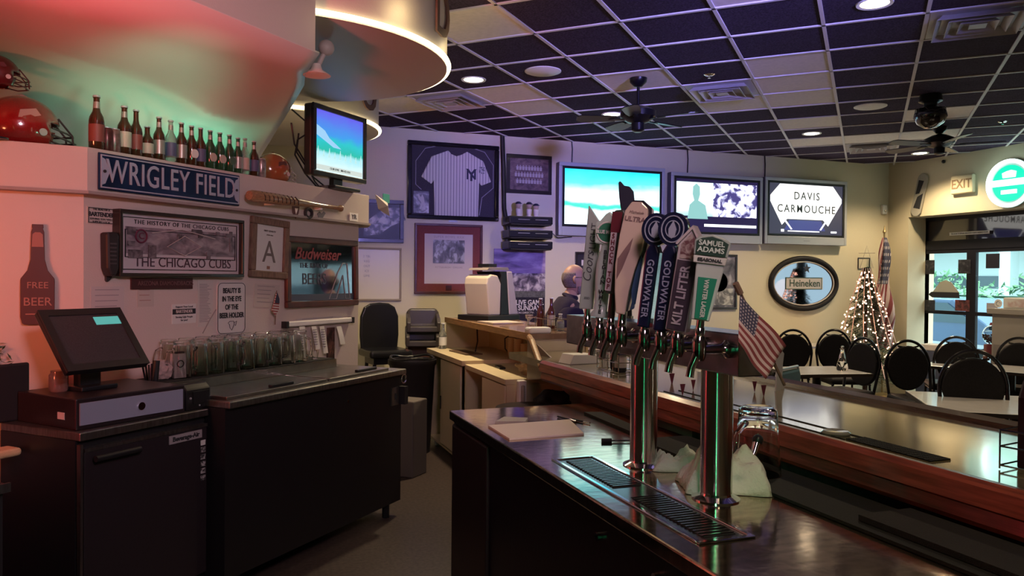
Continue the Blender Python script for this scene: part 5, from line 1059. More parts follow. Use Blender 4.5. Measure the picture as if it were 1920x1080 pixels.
# leafy garland at the far left edge
random.seed(9)
m = B(); q0 = hit(4, 665, pA, nrm)
for k in range(160):
    c = Vector((q0.x+random.gauss(-.03, .03), q0.y+random.gauss(0, .02)-.06, q0.z+random.uniform(-.16, .06)))
    mm = Matrix.Translation(c) @ Matrix.Rotation(random.uniform(0, 6), 4, 'X') @ Matrix.Rotation(random.uniform(0, 6), 4, 'Z'); m.add([(-.022, 0, 0), (0, -.004, .003), (.022, 0, 0), (0, .004, 0)], [(0, 1, 2, 3)], mm)
o = T('garland', 'dark green artificial garland at the left edge of the photo', 'garland', (0, 0, 0)); m.obj('foliage', M('garland_green', (0.02, 0.07, 0.03), .7), o)['kind'] = 'stuff'
# ================================================================ KEG COOLER WITH TAP TOWER
KZ = 0.96
o = T('keg_cooler', 'black keg cooler with a scuffed steel top carrying the tap tower', 'keg cooler', (1.41, 1.5, 0))
B().bx(-.37, .39, -2.2, 2.16, 0.0, KZ-.05).obj('body', M('keg_black', (0.008, 0.006, 0.010), .35, bump=.05), o)
kt = B(); kt.bx(-.39, .40, -2.22, 2.18, KZ-.045, KZ)
kt.obj('top', M('keg_top_steel', (0.55, 0.42, 0.31), 0.11, 1.0, noise=0.22, nscale=5, aniso=(2, 9, 1), bump=0.03, bscale=22), o, bevel=.006)
B().bx(-.385, -.365, 1.6, 2.15, .05, KZ-.06).obj('door', M('door_panel_black', (0.02, 0.014, 0.014), .4), o, bevel=.01)
for y in (.55, .22): B().tube([(-.385, y, KZ-.11), (-.372, y, KZ-.11)], .012, 10).obj('screw_cap', chrome, o)
bd = B().bx(-.374, -.37, .64, .86, .50, .545).obj('badge', M('badge_grey', (0.30, 0.27, 0.28), .4), o)
text('SILVER LIGHT', .032, (-.376, .75, .523), o, ink, rot=(PI/2, 0, -PI/2), bold=.001, xs=.9)
tag(B().bx(1.56, 1.79, 0.4, 2.75, KZ+.001, KZ+.010).obj('bar_mat', rubber), 'long black rubber mat on the counter under the bar rail', 'mat')
tag(B().bx(1.60, 1.785, -.2, 1.62, KZ+.012, KZ+.028).obj('bar_mat', M('grey_rubber', (0.022, 0.020, 0.022), .9, bump=.4, bscale=300)), 'second dark grey mat stacked on the long mat, bottom right', 'mat')
dt = T('drip_tray', 'sunken steel drip tray with slotted grates in front of the tap tower', 'drip tray', (1.18, 2.09, KZ))
rect = B(); rect.bx(-.085, .085, .455, .47, 0, .006); rect.bx(-.085, .085, -.47, -.455, 0, .006); rect.bx(-.085, -.07, -.455, .455, 0, .006); rect.bx(.07, .085, -.455, .455, 0, .006); rect.obj('rim', chrome, dt, bevel=.002)
B().bx(-.07, .07, -.455, .455, .0, .0015).obj('basin', M('tray_steel', (0.22, 0.2, 0.22), .2, 1.0), dt)
for (ya, yb) in ((.06, .43), (-.43, -.05)):
    B().bx(-.045, .052, ya, yb, .0015, .003).obj('grate', M('grate_dark', (0.01, 0.01, 0.01), .5), dt)
    m = B(); n_ = 20
    for k in range(n_): y = ya+(k+.5)*(yb-ya)/n_; m.bx(-.045, .052, y-.0035, y+.0035, .003, .006)
    m.obj('slats', M('tray_steel'), dt)
# tap tower
tw = T('tap_tower', 'steel draft beer tower with two columns and a long steel header box', 'tap tower', (0, 0, 0))
B().bx(1.325, 1.44, 1.78, 2.95, 1.35, 1.47).obj('header_box', M('tower_steel', (0.40, 0.37, 0.38), .25, 1.0, noise=.15, nscale=30), tw, bevel=.004)
colst = M('column_steel', (0.62, 0.58, 0.55), .10, 1.0)
_nt = colst.node_tree; _b = _nt.nodes['Principled BSDF']; _tg = _nt.nodes.new('ShaderNodeTangent'); _tg.direction_type = 'RADIAL'; _tg.axis = 'Z'
_nt.links.new(_tg.outputs[0], _b.inputs['Tangent']); _b.inputs['Roughness'].default_value = .17; _b.inputs['Anisotropic'].default_value = 1.0; _b.inputs['Anisotropic Rotation'].default_value = 0.25
for y in (1.955, 2.39):
    c = B().lathe([(.048, KZ), (.048, 1.352)], 40, Matrix.Translation((1.378, y, 0))).obj('column', colst, tw, smooth=True)
    B().lathe([(.072, KZ), (.072, KZ+.004), (.05, KZ+.014), (.048, KZ+.02)], 40, Matrix.Translation((1.378, y, 0))).obj('base_flange', chrome, c, smooth=True)
FY = [1.845, 1.946, 2.05, 2.154, 2.27, 2.375, 2.49, 2.61]
dchrome = M('dark_chrome', (0.45, 0.43, 0.43), .13, 1.0)
def own(o, par):
    par_m = Matrix.Translation(par.location) @ par.rotation_euler.to_matrix().to_4x4() @ Matrix.Diagonal((*par.scale, 1))
    o.parent = par; o.matrix_parent_inverse = par_m.inverted()
def faucet(y, par):
    f_ = B().lathe([(.026, 0), (.026, .012), (.018, .02), (.013, .03), (.013, .09)], 16, Matrix.Translation((1.3245, y, 1.425)) @ Matrix.Rotation(-PI/2, 4, 'Y')).obj('shank', dchrome, smooth=True)
    m = B(); m.lathe([(.010, .03), (.017, .02), (.020, 0), (.020, -.03), (.014, -.045)], 14, Matrix.Translation((1.225, y, 1.44)))
    m.tube([(1.225, y, 1.43), (1.215, y, 1.405), (1.20, y, 1.375), (1.195, y, 1.35)], [.016, .013, .011, .012], 12)
    g = m.obj('faucet', dchrome, smooth=True)
    k = B().lathe([(.014, 0), (.014, .03), (.009, .036), (.009, .05)], 12, Matrix.Translation((1.226, y, 1.455))).obj('collar', chrome, smooth=True)
    for q in (f_, g, k): own(q, par)

# ---- tap handles (local -Y faces the reader)
def TY(u): return atX(u, 602, 1.226).y
def TH(lab, u, rz, tilt, zb, x=1.226, pitch=0.0, sc_=(1, 1, 1)):
    y = TY(u)
    o = T('beer_tap', lab.replace('tap handle', 'beer tap'), 'beer tap', (x, y, zb), 0, rot=(pitch, tilt, rz))
    o.scale = sc_; faucet(y, o); return o
def stem(o, z0=-.04, z1=.04, r=.011, m_=None): return B().tube([(0, 0, z0), (0, 0, z1)], r, 12).obj('stem', m_ or dchrome, o, smooth=True)
# 1 grey-green tall handle with a slanting top
o = TH('tall grey tap handle with a slanted pointed top reading COORS LIGHT', 1101, R(-32), R(3), 1.49); stem(o, -.02, .03)
gm = M('coors_grey', (0.32, 0.36, 0.33), .3, coat=.5)
B().prism([(-.030, .02), (.020, .02), (.034, .33), (-.018, .40)], -.018, .018, 'y').obj('body', gm, o, bevel=.004)
text('Coors', .044, (-.004, -.0195, .175), o, M('dark_script', (0.05, 0.05, 0.06), .5), rot=(PI/2, -PI/2+R(3), 0), shear=.3); text('LIGHT', .034, (.008, -.0195, .287), o, M('dark_script'), rot=(PI/2, -PI/2+R(3), 0))
text('.ESD', .012, (-.004, -.0195, .06), o, M('dark_script'))
# 2 round topped pale handle
o = TH('pale rounded tap handle with a round green badge reading BELGIAN WHITE', 1124, R(-34), R(5), 1.475); stem(o, -.01, .02)
pm = M('blue_moon_body', (0.42, 0.50, 0.45), .2, coat=.7)
B().lathe([(.034, .01), (.036, .02), (.024, .035), (.024, .08), (.031, .15), (.030, .20), (.020, .25), (.018, .27)], 20, None, 1.0, .6).obj('body', pm, o, smooth=True)
hd_ = B().prism([(-.042, .27), (.040, .26), (.046, .30), (.042, .355), (.015, .37), (.002, .385), (-.012, .375), (-.03, .35), (-.046, .345)], -.014, .014, 'y').obj('head', pm, o, bevel=.005)
B().lathe([(1e-4, 0), (.033, 0), (.033, .004)], 28, Matrix.Translation((0, -.014, .31)) @ Matrix.Rotation(PI/2, 4, 'X')).obj('badge', M('badge_green', (0.03, 0.16, 0.09), .3), o, smooth=True)
B().tube([(.036*math.cos(a), -.017, .31+.036*math.sin(a)) for a in [2*PI*k/24 for k in range(24)]], .003, 6, closed=True).obj('badge_rim', paper, o)
B().bx(-.038, .038, -.021, -.017, .302, .320).obj('badge_band', M('badge_green'), o); text('BLUE MOON', .017, (0, -.0225, .311), o, paper, xs=.8, bold=.0005)
text('\n'.join('BELGIAN WHITE'), .0195, (0, -.022, .135), o, ink, bold=.0006)
# 3 dark green-brown with red and white side
o = TH('dark tap handle with red top and white vertical lettering between the pale and cream ones', 1145, R(-50), R(6), 1.48); stem(o, -.03, .10, .013, M('rosewood', (0.05, 0.02, 0.02), .3))
B().prism([(-.022, .09), (.022, .09), (.024, .36), (.012, .38), (-.020, .375), (-.026, .36)], -.022, .022, 'y').obj('body', M('dark_green_body', (0.05, 0.055, 0.045), .35), o, bevel=.005)
B().bx(-.024, -.002, -.024, -.021, .10, .30).obj('letter_panel', M('panel_pale', (0.45, 0.38, 0.40), .4), o); B().bx(-.026, .01, -.025, -.021, .30, .37).obj('top_panel', M('panel_red', (0.12, 0.02, 0.03), .4), o)
text('\n'.join('SHOCK TOP'), .024, (-.013, -.025, .20), o, M('panel_red'), bold=.0006, xs=.8)
# 4 cream curved handle, tallest
o = TH('tallest tap handle, cream and curved with dark trim reading ULTRA', 1166, R(-36), R(8), 1.485); stem(o, -.03, .03, .014)
cm = M('cream_gloss', (0.55, 0.42, 0.35), .2, coat=.7)
cf = [(-.014, .02), (.012, .02), (.014, .09), (.026, .15), (.050, .22), (.062, .30), (.056, .365), (.030, .395), (-.005, .395), (-.028, .37), (-.040, .31), (-.044, .24), (-.040, .17), (-.030, .10)]
B().prism([(-.020, .02), (.010, .02), (.012, .10), (.020, .17), (.034, .24), (.040, .32), (.034, .375), (.010, .395), (-.022, .392), (-.040, .36), (-.046, .28), (-.046, .18), (-.034, .09)], -.030, .004, 'y').obj('body', cm, o, bevel=.004)
B().prism([(-.018, .03), (.014, .02), (.018, .10), (.028, .17), (.044, .24), (.050, .32), (.042, .382), (.012, .403), (-.022, .40), (-.043, .365), (-.05, .28), (-.05, .18), (-.038, .09)], .004, .010, 'y').obj('dark_trim', M('dark_trim', (0.02, 0.012, 0.02), .25), o)
B().prism([(-.012, .035), (.016, .03), (.022, .10), (.034, .17), (.050, .24), (.056, .32), (.046, .38), (.016, .40), (-.020, .39), (-.038, .35), (-.044, .28), (-.044, .18), (-.034, .10)], .010, .045, 'y').obj('rear_shell', M('lilac_shell', (0.42, 0.38, 0.42), .3, coat=.5), o, bevel=.005)
text('ULTRA', .022, (-.004, -.032, .335), o, M('ultra_print', (0.18, 0.10, 0.10), .4), shear=.1, bold=.0006); text('Michelob', .013, (-.002, -.032, .358), o, M('ultra_print'), shear=.3)
B().prism([(-.040, .20), (-.022, .235), (.0, .275), (-.004, .235), (-.020, .17), (-.034, .13)], -.032, -.029, 'y').obj('ribbon', M('ultra_print'), o)
B().prism([(.028, .05), (.038, .06), (.040, .21), (.032, .22), (.022, .16), (.018, .10)], -.010, -.004, 'y').obj('blue_inset', M('blue_inset', (0.05, 0.09, 0.20), .3), o)
# 5 tap on the far side of the tower: blue leaf body, dark blade top above the tallest handle
o = T('beer_tap', 'beer tap behind the tower with blue leaf body and dark blade-shaped top', 'beer tap', (1.535, 2.79, 1.47), 0, rot=(0, R(-2), R(-36)))
B().tube([(0, 0, -.04), (0, 0, .50)], .012, 10).obj('stem', black, o, smooth=True)
q = B().lathe([(.026, 0), (.026, .012), (.013, .03), (.013, .09)], 16, Matrix.Translation((1.441, 2.79, 1.425)) @ Matrix.Rotation(PI/2, 4, 'Y')).obj('shank', dchrome, smooth=True); own(q, o)
q = B().tube([(1.535, 2.79, 1.47), (1.535, 2.79, 1.42), (1.56, 2.79, 1.35)], [.018, .018, .012], 12).obj('faucet', dchrome, smooth=True); own(q, o)
B().prism([(.0, .02), (.022, .03), (.034, .12), (.030, .24), (.012, .29), (-.016, .26), (-.030, .18), (-.026, .08)], -.016, .016, 'y').obj('leaf_body', M('blue_inset', (0.05, 0.10, 0.22), .3), o, bevel=.004)
B().prism([(-.018, .42), (.020, .42), (.034, .46), (.030, .51), (.016, .53), (-.006, .535), (-.022, .555), (-.030, .55), (-.028, .49), (-.024, .45)], -.012, .014, 'y').obj('blade_top', M('dark_violet_gloss', (0.03, 0.03, 0.06), .3, coat=.5), o, bevel=.004)
# 6,7 twin dark blue handles with round medallions
gbody = M('navy_gloss', (0.010, 0.012, 0.040), .15, coat=.8); gl_ = M('pale_blue_letter', (0.30, 0.32, 0.42), .4)
def gold(y, lab, zb):
    o = TH(lab, y, R(-50), R(7), zb, sc_=(1, 1, .95)); stem(o, -.03, .03)
    B().prism([(-.021, .0), (.021, .0), (.023, .25), (.012, .275), (-.012, .275), (-.023, .25)], -.021, .021, 'y').obj('body', gbody, o, bevel=.006)
    B().lathe([(1e-4, -.018), (.046, -.018), (.050, -.012), (.050, .014), (1e-4, .014)], 30, Matrix.Translation((0, -.002, .325)) @ Matrix.Rotation(PI/2, 4, 'X') @ Matrix.Diagonal((.92, 1.08, 1, 1))).obj('medallion', gbody, o, smooth=True)
    m = B()
    for r in (.038, .024): m.tube([(r*.9*math.cos(a), -.018 if r > .03 else -.018, .325+r*1.1*math.sin(a)) for a in [2*PI*k/24 for k in range(24)]], .0022 if r > .03 else .0018, 6, closed=True)
    m.prism([(-.010, .305), (0, .295), (.010, .305), (.012, .325), (0, .352), (-.012, .325)], -.020, -.016, 'y')
    m.obj('medallion_emblem', gl_, o)
    text('GOLDWATER', .030, (0, -.0225, .13), o, gl_, rot=(PI/2, PI/2, 0), bold=.0005, sp=1.05)
gold(1209, 'navy tap handle with a round medallion, left one of the GOLDWATER pair', 1.47); gold(1240, 'navy tap handle with a round medallion, right one of the GOLDWATER pair', 1.465)
# 8 house-topped handle
o = TH('house-shaped tap handle with dark plate reading KILT LIFTER', 1271, R(-46), R(9), 1.475, sc_=(1, 1, .90)); stem(o, -.03, .02)
wd_ = M('kilt_side', (0.42, 0.36, 0.38), .4)
B().prism([(-.032, -.005), (.030, -.005), (.032, .285), (0, .335), (-.034, .285)], -.022, .026, 'y').obj('body', wd_, o, bevel=.003)
B().prism([(-.028, .0), (.026, .0), (.028, .225), (-.029, .225)], -.025, -.021, 'y').obj('plate', M('kilt_plate', (0.05, 0.035, 0.05), .4), o)
B().prism([(-.024, .23), (.024, .23), (.026, .275), (0, .315), (-.026, .275)], -.024, -.021, 'y').obj('picture_panel', PIC('kilt_picture', [(.4, (0.12, 0.05, 0.06)), (.6, (0.35, 0.28, 0.27))], 60), o)
B().prism([(-.042, .275), (0, .340), (.040, .275), (.034, .272), (0, .327), (-.036, .272)], -.03, .032, 'y').obj('roof', wd_, o)
text('KILT LIFTER', .037, (-.001, -.027, .112), o, M('kilt_letter', (0.40, 0.35, 0.38), .5), rot=(PI/2, -PI/2, 0), bold=.001)
# 9 seasonal handle
o = TH('pale tap handle with green plate reading WINTER LAGER under a dark SAMUEL ADAMS crest', 1312, R(-34), R(7), 1.485, sc_=(.88, 1, .77)); stem(o, -.04, .04, .013, dchrome)
sm_ = M('sam_body', (0.42, 0.46, 0.44), .3, coat=.4)
B().prism([(-.030, .03), (.026, .03), (.048, .22), (.044, .24), (-.036, .24), (-.038, .22)], -.014, .016, 'y').obj('body', sm_, o, bevel=.004)
B().prism([(-.020, .036), (.018, .036), (.032, .185), (-.026, .185)], -.018, -.013, 'y').obj('plate', M('sam_green', (0.02, 0.20, 0.12), .3), o)
text('WINTER LAGER', .0195, (.001, -.0195, .110), o, M('sam_letter', (0.5, 0.58, 0.52), .5), rot=(PI/2, PI/2, 0), bold=.0006)
B().prism([(-.048, .235), (.050, .235), (.054, .262), (-.050, .262)], -.020, .012, 'y').obj('ribbon', M('sam_ribbon', (0.50, 0.50, 0.46), .4), o, bevel=.003); text('SEASONAL', .0155, (.002, -.0215, .248), o, ink, bold=.0008)
B().prism([(-.050, .262), (.054, .262), (.060, .315), (.042, .330), (.020, .336), (0, .342), (-.020, .336), (-.040, .330), (-.052, .315)], -.020, .014, 'y').obj('crest', M('crest_rim', (0.30, 0.34, 0.32), .3), o, bevel=.004)
B().prism([(-.044, .266), (.047, .266), (.052, .312), (.030, .325), (0, .333), (-.030, .325), (-.046, .312)], -.023, -.019, 'y').obj('crest_face', M('crest_green', (0.02, 0.045, 0.035), .3), o)
text('SAMUEL', .026, (.001, -.0245, .308), o, M('sam_letter'), bold=.0006, xs=.85); text('ADAMS', .026, (.001, -.0245, .284), o, M('sam_letter'), bold=.0006, xs=.95)

# american flag leaning at the end of the tower
o = T('american_flag', 'small american flag on a wooden stick beside the right end of the tap tower', 'flag', (0, 0, 0))
XF = 1.50
fp = lambda u, v, y=1.70: atY(u, v, y)
st0, st1 = fp(1379, 531, 1.715), fp(1471, 722, 1.735)
B().tube([st0, st1], .0045, 8).obj('stick', oldwood, o, smooth=True); B().tube([st0, st0.lerp(st1, .10)], .009, 8).obj('stick_grip', M('grip_tan', (0.20, 0.13, 0.09), .5), o, smooth=True)
def flagmat():
    m = bpy.data.materials.new('flag_cloth'); m.use_nodes = True; nt = m.node_tree; b = nt.nodes['Principled BSDF']; b.inputs['Roughness'].default_value = .8
    uv = nt.nodes.new('ShaderNodeUVMap'); sx = nt.nodes.new('ShaderNodeSeparateXYZ'); nt.links.new(uv.outputs[0], sx.inputs[0])
    def mth(op, a, b_=None, c=None):
        n = nt.nodes.new('ShaderNodeMath'); n.operation = op
        for i, x in enumerate((a, b_, c)):
            if x is None: continue
            if isinstance(x, (int, float)): n.inputs[i].default_value = x
            else: nt.links.new(x, n.inputs[i])
        return n.outputs[0]
    U, V = sx.outputs[0], sx.outputs[1]
    st = mth('LESS_THAN', mth('FRACT', mth('MULTIPLY', V, 6.5)), 0.5)
    can_ = mth('MULTIPLY', mth('LESS_THAN', U, .40), mth('LESS_THAN', V, .54))
    fu = mth('SUBTRACT', mth('FRACT', mth('MULTIPLY', U, 17)), .5); fv = mth('SUBTRACT', mth('FRACT', mth('MULTIPLY', V, 13)), .5)
    star = mth('LESS_THAN', mth('ADD', mth('MULTIPLY', fu, fu), mth('MULTIPLY', fv, fv)), .055)
    def mix(f, a, c):
        n = nt.nodes.new('ShaderNodeMix'); n.data_type = 'RGBA'; nt.links.new(f, n.inputs[0])
        for i, x in ((6, a), (7, c)):
            if isinstance(x, tuple): n.inputs[i].default_value = (*x, 1)
            else: nt.links.new(x, n.inputs[i])
        return n.outputs[2]
    nt.links.new(mix(can_, mix(st, (0.55, 0.42, 0.40), (0.22, 0.045, 0.05)), mix(star, (0.05, 0.05, 0.09), (0.5, 0.45, 0.45))), b.inputs['Base Color']); return m
FM = flagmat()
def flag_patch(name, A, Bc, C, D, parent, n=14, wob=.006, mat=None, u0=0, u1=1, v0=0, v1=1):
    """A hoist-top, Bc along the stripes, C opposite, D other hoist corner"""
    me = bpy.data.meshes.new(name); vs = []; fs = []; uvs = []
    nrm_ = (Bc-A).cross(D-A).normalized()
    for i in range(n+1):
        for j in range(n+1):
            s, t_ = i/n, j/n
            p = A.lerp(Bc, s).lerp(D.lerp(C, s), t_)+nrm_*wob*math.sin(s*7+t_*4)*s
            vs.append(p); uvs.append((u0+(u1-u0)*s, v0+(v1-v0)*t_))
    for i in range(n):
        for j in range(n): fs.append((i*(n+1)+j, (i+1)*(n+1)+j, (i+1)*(n+1)+j+1, i*(n+1)+j+1))
    me.from_pydata(vs, [], fs); ul = me.uv_layers.new(name='UVMap')
    for l in me.loops: ul.data[l.index].uv = uvs[l.vertex_index]
    me.materials.append(mat or FM); me.shade_smooth(); q = bpy.data.objects.new(name, me); COL.objects.link(q); q.parent = parent
    md = q.modifiers.new('t', 'SOLIDIFY'); md.thickness = .0012; return q
flag_patch('cloth', fp(1387, 553, 1.712), fp(1476, 648, 1.70), fp(1432, 712, 1.67), fp(1384, 640, 1.67), o, v0=.0, v1=1.0)

# pitcher, towels, small things on the keg cooler
p = atZ(1440, 905, KZ+.010); PX, PY = 1.665, 2.13
o = T('glass_pitcher', 'large upside-down glass pitcher on the black mat right of the tap column', 'pitcher', (PX, PY, KZ+.010))
m = B(); m.lathe([(.073, 0), (.078, 0), (.076, .03), (.068, .13), (.064, .20), (.062, .218), (.05, .226), (1e-4, .226), (1e-4, .205), (.048, .203), (.060, .19), (.064, .13), (.072, .03), (.073, 0)], 36).obj('glass_body', glassm, o, smooth=True)
B().tube([(-.070, -.02, .03), (-.105, -.035, .04), (-.118, -.04, .09), (-.108, -.035, .15), (-.060, -.018, .18)], .010, 12).obj('handle', glassm, o, smooth=True)
o = T('pour_spout', 'chrome pour spout hooked on the glass pitcher beside the tap column', 'spout', (1.575, 2.03, KZ+.11)); B().tube([(.02, .01, .035), (0, 0, 0), (-.02, -.005, -.03)], [.014, .012, .009], 12).obj('tube', chrome, o, smooth=True); B().ball((.02, .01, .036), .018, 12, 8).obj('collar', black, o, smooth=True)
for dx_, dy_, lab in ((.03, -.0, 'small clear tumbler under the upside-down pitcher'),):
    o = T('tumbler', lab, 'glass', (PX-.02, PY+.0, KZ+.010)); B().lathe([(.026, 0), (.030, .045), (.027, .045), (.022, .006), (1e-4, .006)], 20).obj('glass_body', glassm, o, smooth=True)
def blob(name, lab, cat, loc, size, mat, seed, amp=.25, zc=1.0, rz=0, sub=4):
    random.seed(seed); from mathutils import noise as N
    bm = bmesh.new(); bmesh.ops.create_icosphere(bm, subdivisions=sub, radius=1)
    for v in bm.verts:
        d = N.noise(v.co*1.6+Vector((seed, 0, 0)))*amp*1.6+N.noise(v.co*4+Vector((0, seed, 0)))*amp*.6
        v.co = v.co*(1+d); v.co.x *= size[0]; v.co.y *= size[1]; v.co.z = max(0, (v.co.z*.5+.5)*size[2])
    me = bpy.data.meshes.new(name); bm.to_mesh(me); bm.free(); me.materials.append(mat); me.shade_smooth()
    q = bpy.data.objects.new(name, me); COL.objects.link(q); q.location = loc; q.rotation_euler = (0, 0, rz); return tag(q, lab, cat)
def towel(name, lab, loc, poly, seed, h0, mat=cloth, rz=0):
    """a rumpled cloth: height field over a hull with folds"""
    from mathutils import noise as N
    bm = bmesh.new(); n = 26; vs = {}
    W_, D_ = poly
    for i in range(n+1):
        for j in range(n+1):
            x = (i/n-.5)*2; y = (j/n-.5)*2
            r = max(abs(x), abs(y)); e_ = max(0, 1-r**3)
            z = h0*e_*(.65+.55*N.noise(Vector((x*1.3+seed, y*1.3, 0))))+.012*abs(N.noise(Vector((x*5, y*5+seed, 3))))*e_*3
            sx_ = 1+.25*N.noise(Vector((x*2, y*2, seed)))
            vs[i, j] = bm.verts.new((x*W_*sx_, y*D_*sx_, max(.001, z)))
    for i in range(n):
        for j in range(n): bm.faces.new((vs[i, j], vs[i+1, j], vs[i+1, j+1], vs[i, j+1]))
    me = bpy.data.meshes.new(name); bm.to_mesh(me); bm.free(); me.materials.append(mat); me.shade_smooth()
    q = bpy.data.objects.new(name, me); COL.objects.link(q); q.location = loc; q.rotation_euler = (0, 0, rz); md = q.modifiers.new('t', 'SOLIDIFY'); md.thickness = .004; md.offset = 1
    return tag(q, lab, 'towel')
towel('bar_towel', 'rumpled white bar towel heaped behind the nearer tap column', (1.475, 2.045, KZ), (.13, .085), 4.2, .17, rz=R(-27))
towel('bar_towel', 'folded white bar towel lying between the two tap columns', (1.47, 2.30, KZ), (.085, .055), 1.7, .075, rz=R(-25))
def flatpoly(name, lab, cat, pix, z, th, mat):
    pts = [atZ(u, v, z+th) for (u, v) in pix]; return tag(B().prism([(q.x, q.y) for q in pts], z, z+th, 'z').obj(name, mat, bevel=.001), lab, cat)
flatpoly('notepad', 'white note pad lying on the steel counter behind the drip tray', 'note pad', ((915, 797), (1068, 786), (1095, 812), (955, 822)), KZ, .008, M('pad_paper', (0.72, 0.62, 0.55), .8))
flatpoly('plastic_bag', 'thin crumpled clear wrapper behind the white note pad', 'wrapper', ((928, 790), (945, 781), (990, 783), (985, 790)), KZ, .012, M('wrapper', (0.35, 0.3, 0.27), .4))
flatpoly('folded_mat', 'dark folded strip lying on the far end of the steel counter', 'mat', ((1095, 772), (1130, 772), (1195, 800), (1190, 812)), KZ, .010, rubber)
for (a, b_, lab) in (((1046, 781), (1080, 790), 'dark pen with silver clip behind the note pad'), ((1072, 786), (1106, 793), 'second pen just right of the dark one behind the note pad')):
    p0, p1 = atZ(*a, KZ+.006), atZ(*b_, KZ+.006); o = T('pen', lab, 'pen', (0, 0, 0)); B().tube([p0, p0.lerp(p1, .65)], .005, 8).obj('barrel', ink, o); B().tube([p0.lerp(p1, .65), p1], .004, 8).obj('tip', chrome, o)
p0, p1 = atZ(1128, 826, KZ+.007), atZ(1182, 826, KZ+.007); o = T('bottle_opener', 'black handled bottle opener lying left of the farther tap column', 'opener', (0, 0, 0)); B().tube([p0, p0.lerp(p1, .35)], .009, 8).obj('handle', ink, o); B().tube([p0.lerp(p1, .35), p1], .003, 8).obj('shaft', chrome, o)

# ================================================================ THE BAR
BZ = 1.10
bartop = M('bar_top_laminate', (0.17, 0.14, 0.09), 0.12, noise=0.35, nscale=3.2, aniso=(3, 1, 1), coat=0.5, bump=0.02, bscale=12)
bar = T('bar_counter', 'long glossy bar counter with red wooden inner rail running to the right edge', 'bar', (0, 0, 0))
B().bx(1.84, 2.62, -2.2, 5.08, 1.055, BZ).obj('top', bartop, bar)
def yprism(poly, y0, y1): return B().prism(poly, y0, y1, 'y')
yprism([(1.800, 1.045), (1.805, 1.095), (1.825, 1.110), (1.85, 1.106), (1.862, 1.099), (1.862, 1.045)], -2.2, 4.42).obj('inner_rail', redwood, bar)
yprism([(1.822, .985), (1.812, 1.000), (1.818, 1.035), (1.83, 1.046), (1.86, 1.046), (1.86, .985)], -2.2, 4.42).obj('rail_molding', redwood, bar)
yprism([(2.56, 1.098), (2.575, 1.118), (2.62, 1.128), (2.655, 1.115), (2.665, 1.07), (2.64, 1.035), (2.60, 1.035), (2.60, 1.098)], -2.2, 5.08).obj('outer_rail', darkwood, bar)
B().bx(1.858, 1.864, -2.2, 4.42, 1.098, 1.104).obj('rail_inlay', dsteel, bar)
B().bx(1.95, 2.40, -2.2, 2.95, 0, 1.05).obj('base_panel', M('bar_base_dark', (0.05, 0.04, 0.038), .7, noise=.3, nscale=40), bar)
B().bx(2.25, 2.40, 2.95, 5.08, 0, 1.05).obj('base_panel', M('bar_base_beige', (0.36, 0.28, 0.24), .7), bar)
# drip rail mat along the inner rail
o = T('drip_mat', 'long narrow perforated black mat along the inner edge of the bar', 'mat', (0, 0, 0))
B().bx(1.893, 1.972, 1.65, 1.98, BZ, BZ+.0015).obj('base', M('mat_olive', (0.13, 0.11, 0.05), .25), o)
m = B()
for k in range(16): m.bx(1.893, 1.972, 1.652+k*.020, 1.659+k*.020, BZ+.0015, BZ+.005)
for k in range(9): m.bx(1.893+k*.0095, 1.8965+k*.0095, 1.652, 1.975, BZ+.0015, BZ+.0055)
m.bx(1.890, 1.895, 1.98, 3.1, BZ+.0, BZ+.003); m.bx(1.970, 1.975, 1.98, 3.1, BZ+.0, BZ+.003); m.obj('ribs', rubber, o)
o = tag(B().lathe([(1e-4, 0), (.045, 0), (.048, .006), (.04, .012), (1e-4, .010)], 28, Matrix.Translation((1.93, 2.06, BZ+.001))).obj('coaster', M('coaster_clear', (0.25, 0.24, 0.2), .1, coat=.5)), 'round clear coaster lying at the end of the perforated mat', 'coaster')
# black napkin caddy with wire basket at the right frame edge
o = T('napkin_caddy', 'tall black napkin caddy with a chrome wire rack on the bar, right edge', 'caddy', (2.13, 1.44, BZ), R(10))
B().prism([(-.055, 0), (.07, 0), (.07, .22), (.045, .25), (-.03, .25), (-.055, .20)], -.09, .09, 'y').obj('holder', M('caddy_maroon_black', (0.03, 0.012, 0.022), .3), o, bevel=.008)
m = B()
for z in (.012, .065, .11): m.tube([(-.10, -.11, z), (.09, -.11, z), (.09, .11, z), (-.10, .11, z)], .0025, 6, closed=True)
for x, y in ((-.10, -.11), (-.04, -.11), (.03, -.11), (-.10, 0), (-.10, .11), (.09, .11)): m.tube([(x, y, 0.003), (x, y, .11)], .0025, 6)
m.obj('wire_rack', chrome, o)
# wire caddy and napkins toward the far end of the bar
p = atZ(1145, 700, BZ); o = T('wire_caddy', 'chrome wire caddy with a labelled bottle behind the tap faucets', 'caddy', (2.06, 3.86, BZ), R(0))
m = B()
for z in (.006, .06, .10): m.tube([(-.07, -.13, z), (.07, -.13, z), (.07, .13, z), (-.07, .13, z)], .003, 6, closed=True)
for x, y in [(-.07, y) for y in (-.13, -.065, 0, .065, .13)]+[(.07, y) for y in (-.13, 0, .13)]: m.tube([(x, y, .003), (x, y, .10)], .003, 6)
m.obj('wire_rack', chrome, o)
bottle((2.04, 3.80, BZ+.002), 'dark bottle with a pale label standing in the wire caddy', black, lab_c, .19, .034, 'bottles in the wire caddy', rz=0, neckfoil=False); bottle((2.07, 3.92, BZ+.002), 'dark bottle without label standing left of the labelled one in the wire caddy', black, black, .17, .03, 'bottles in the wire caddy', rz=0, neckfoil=False)
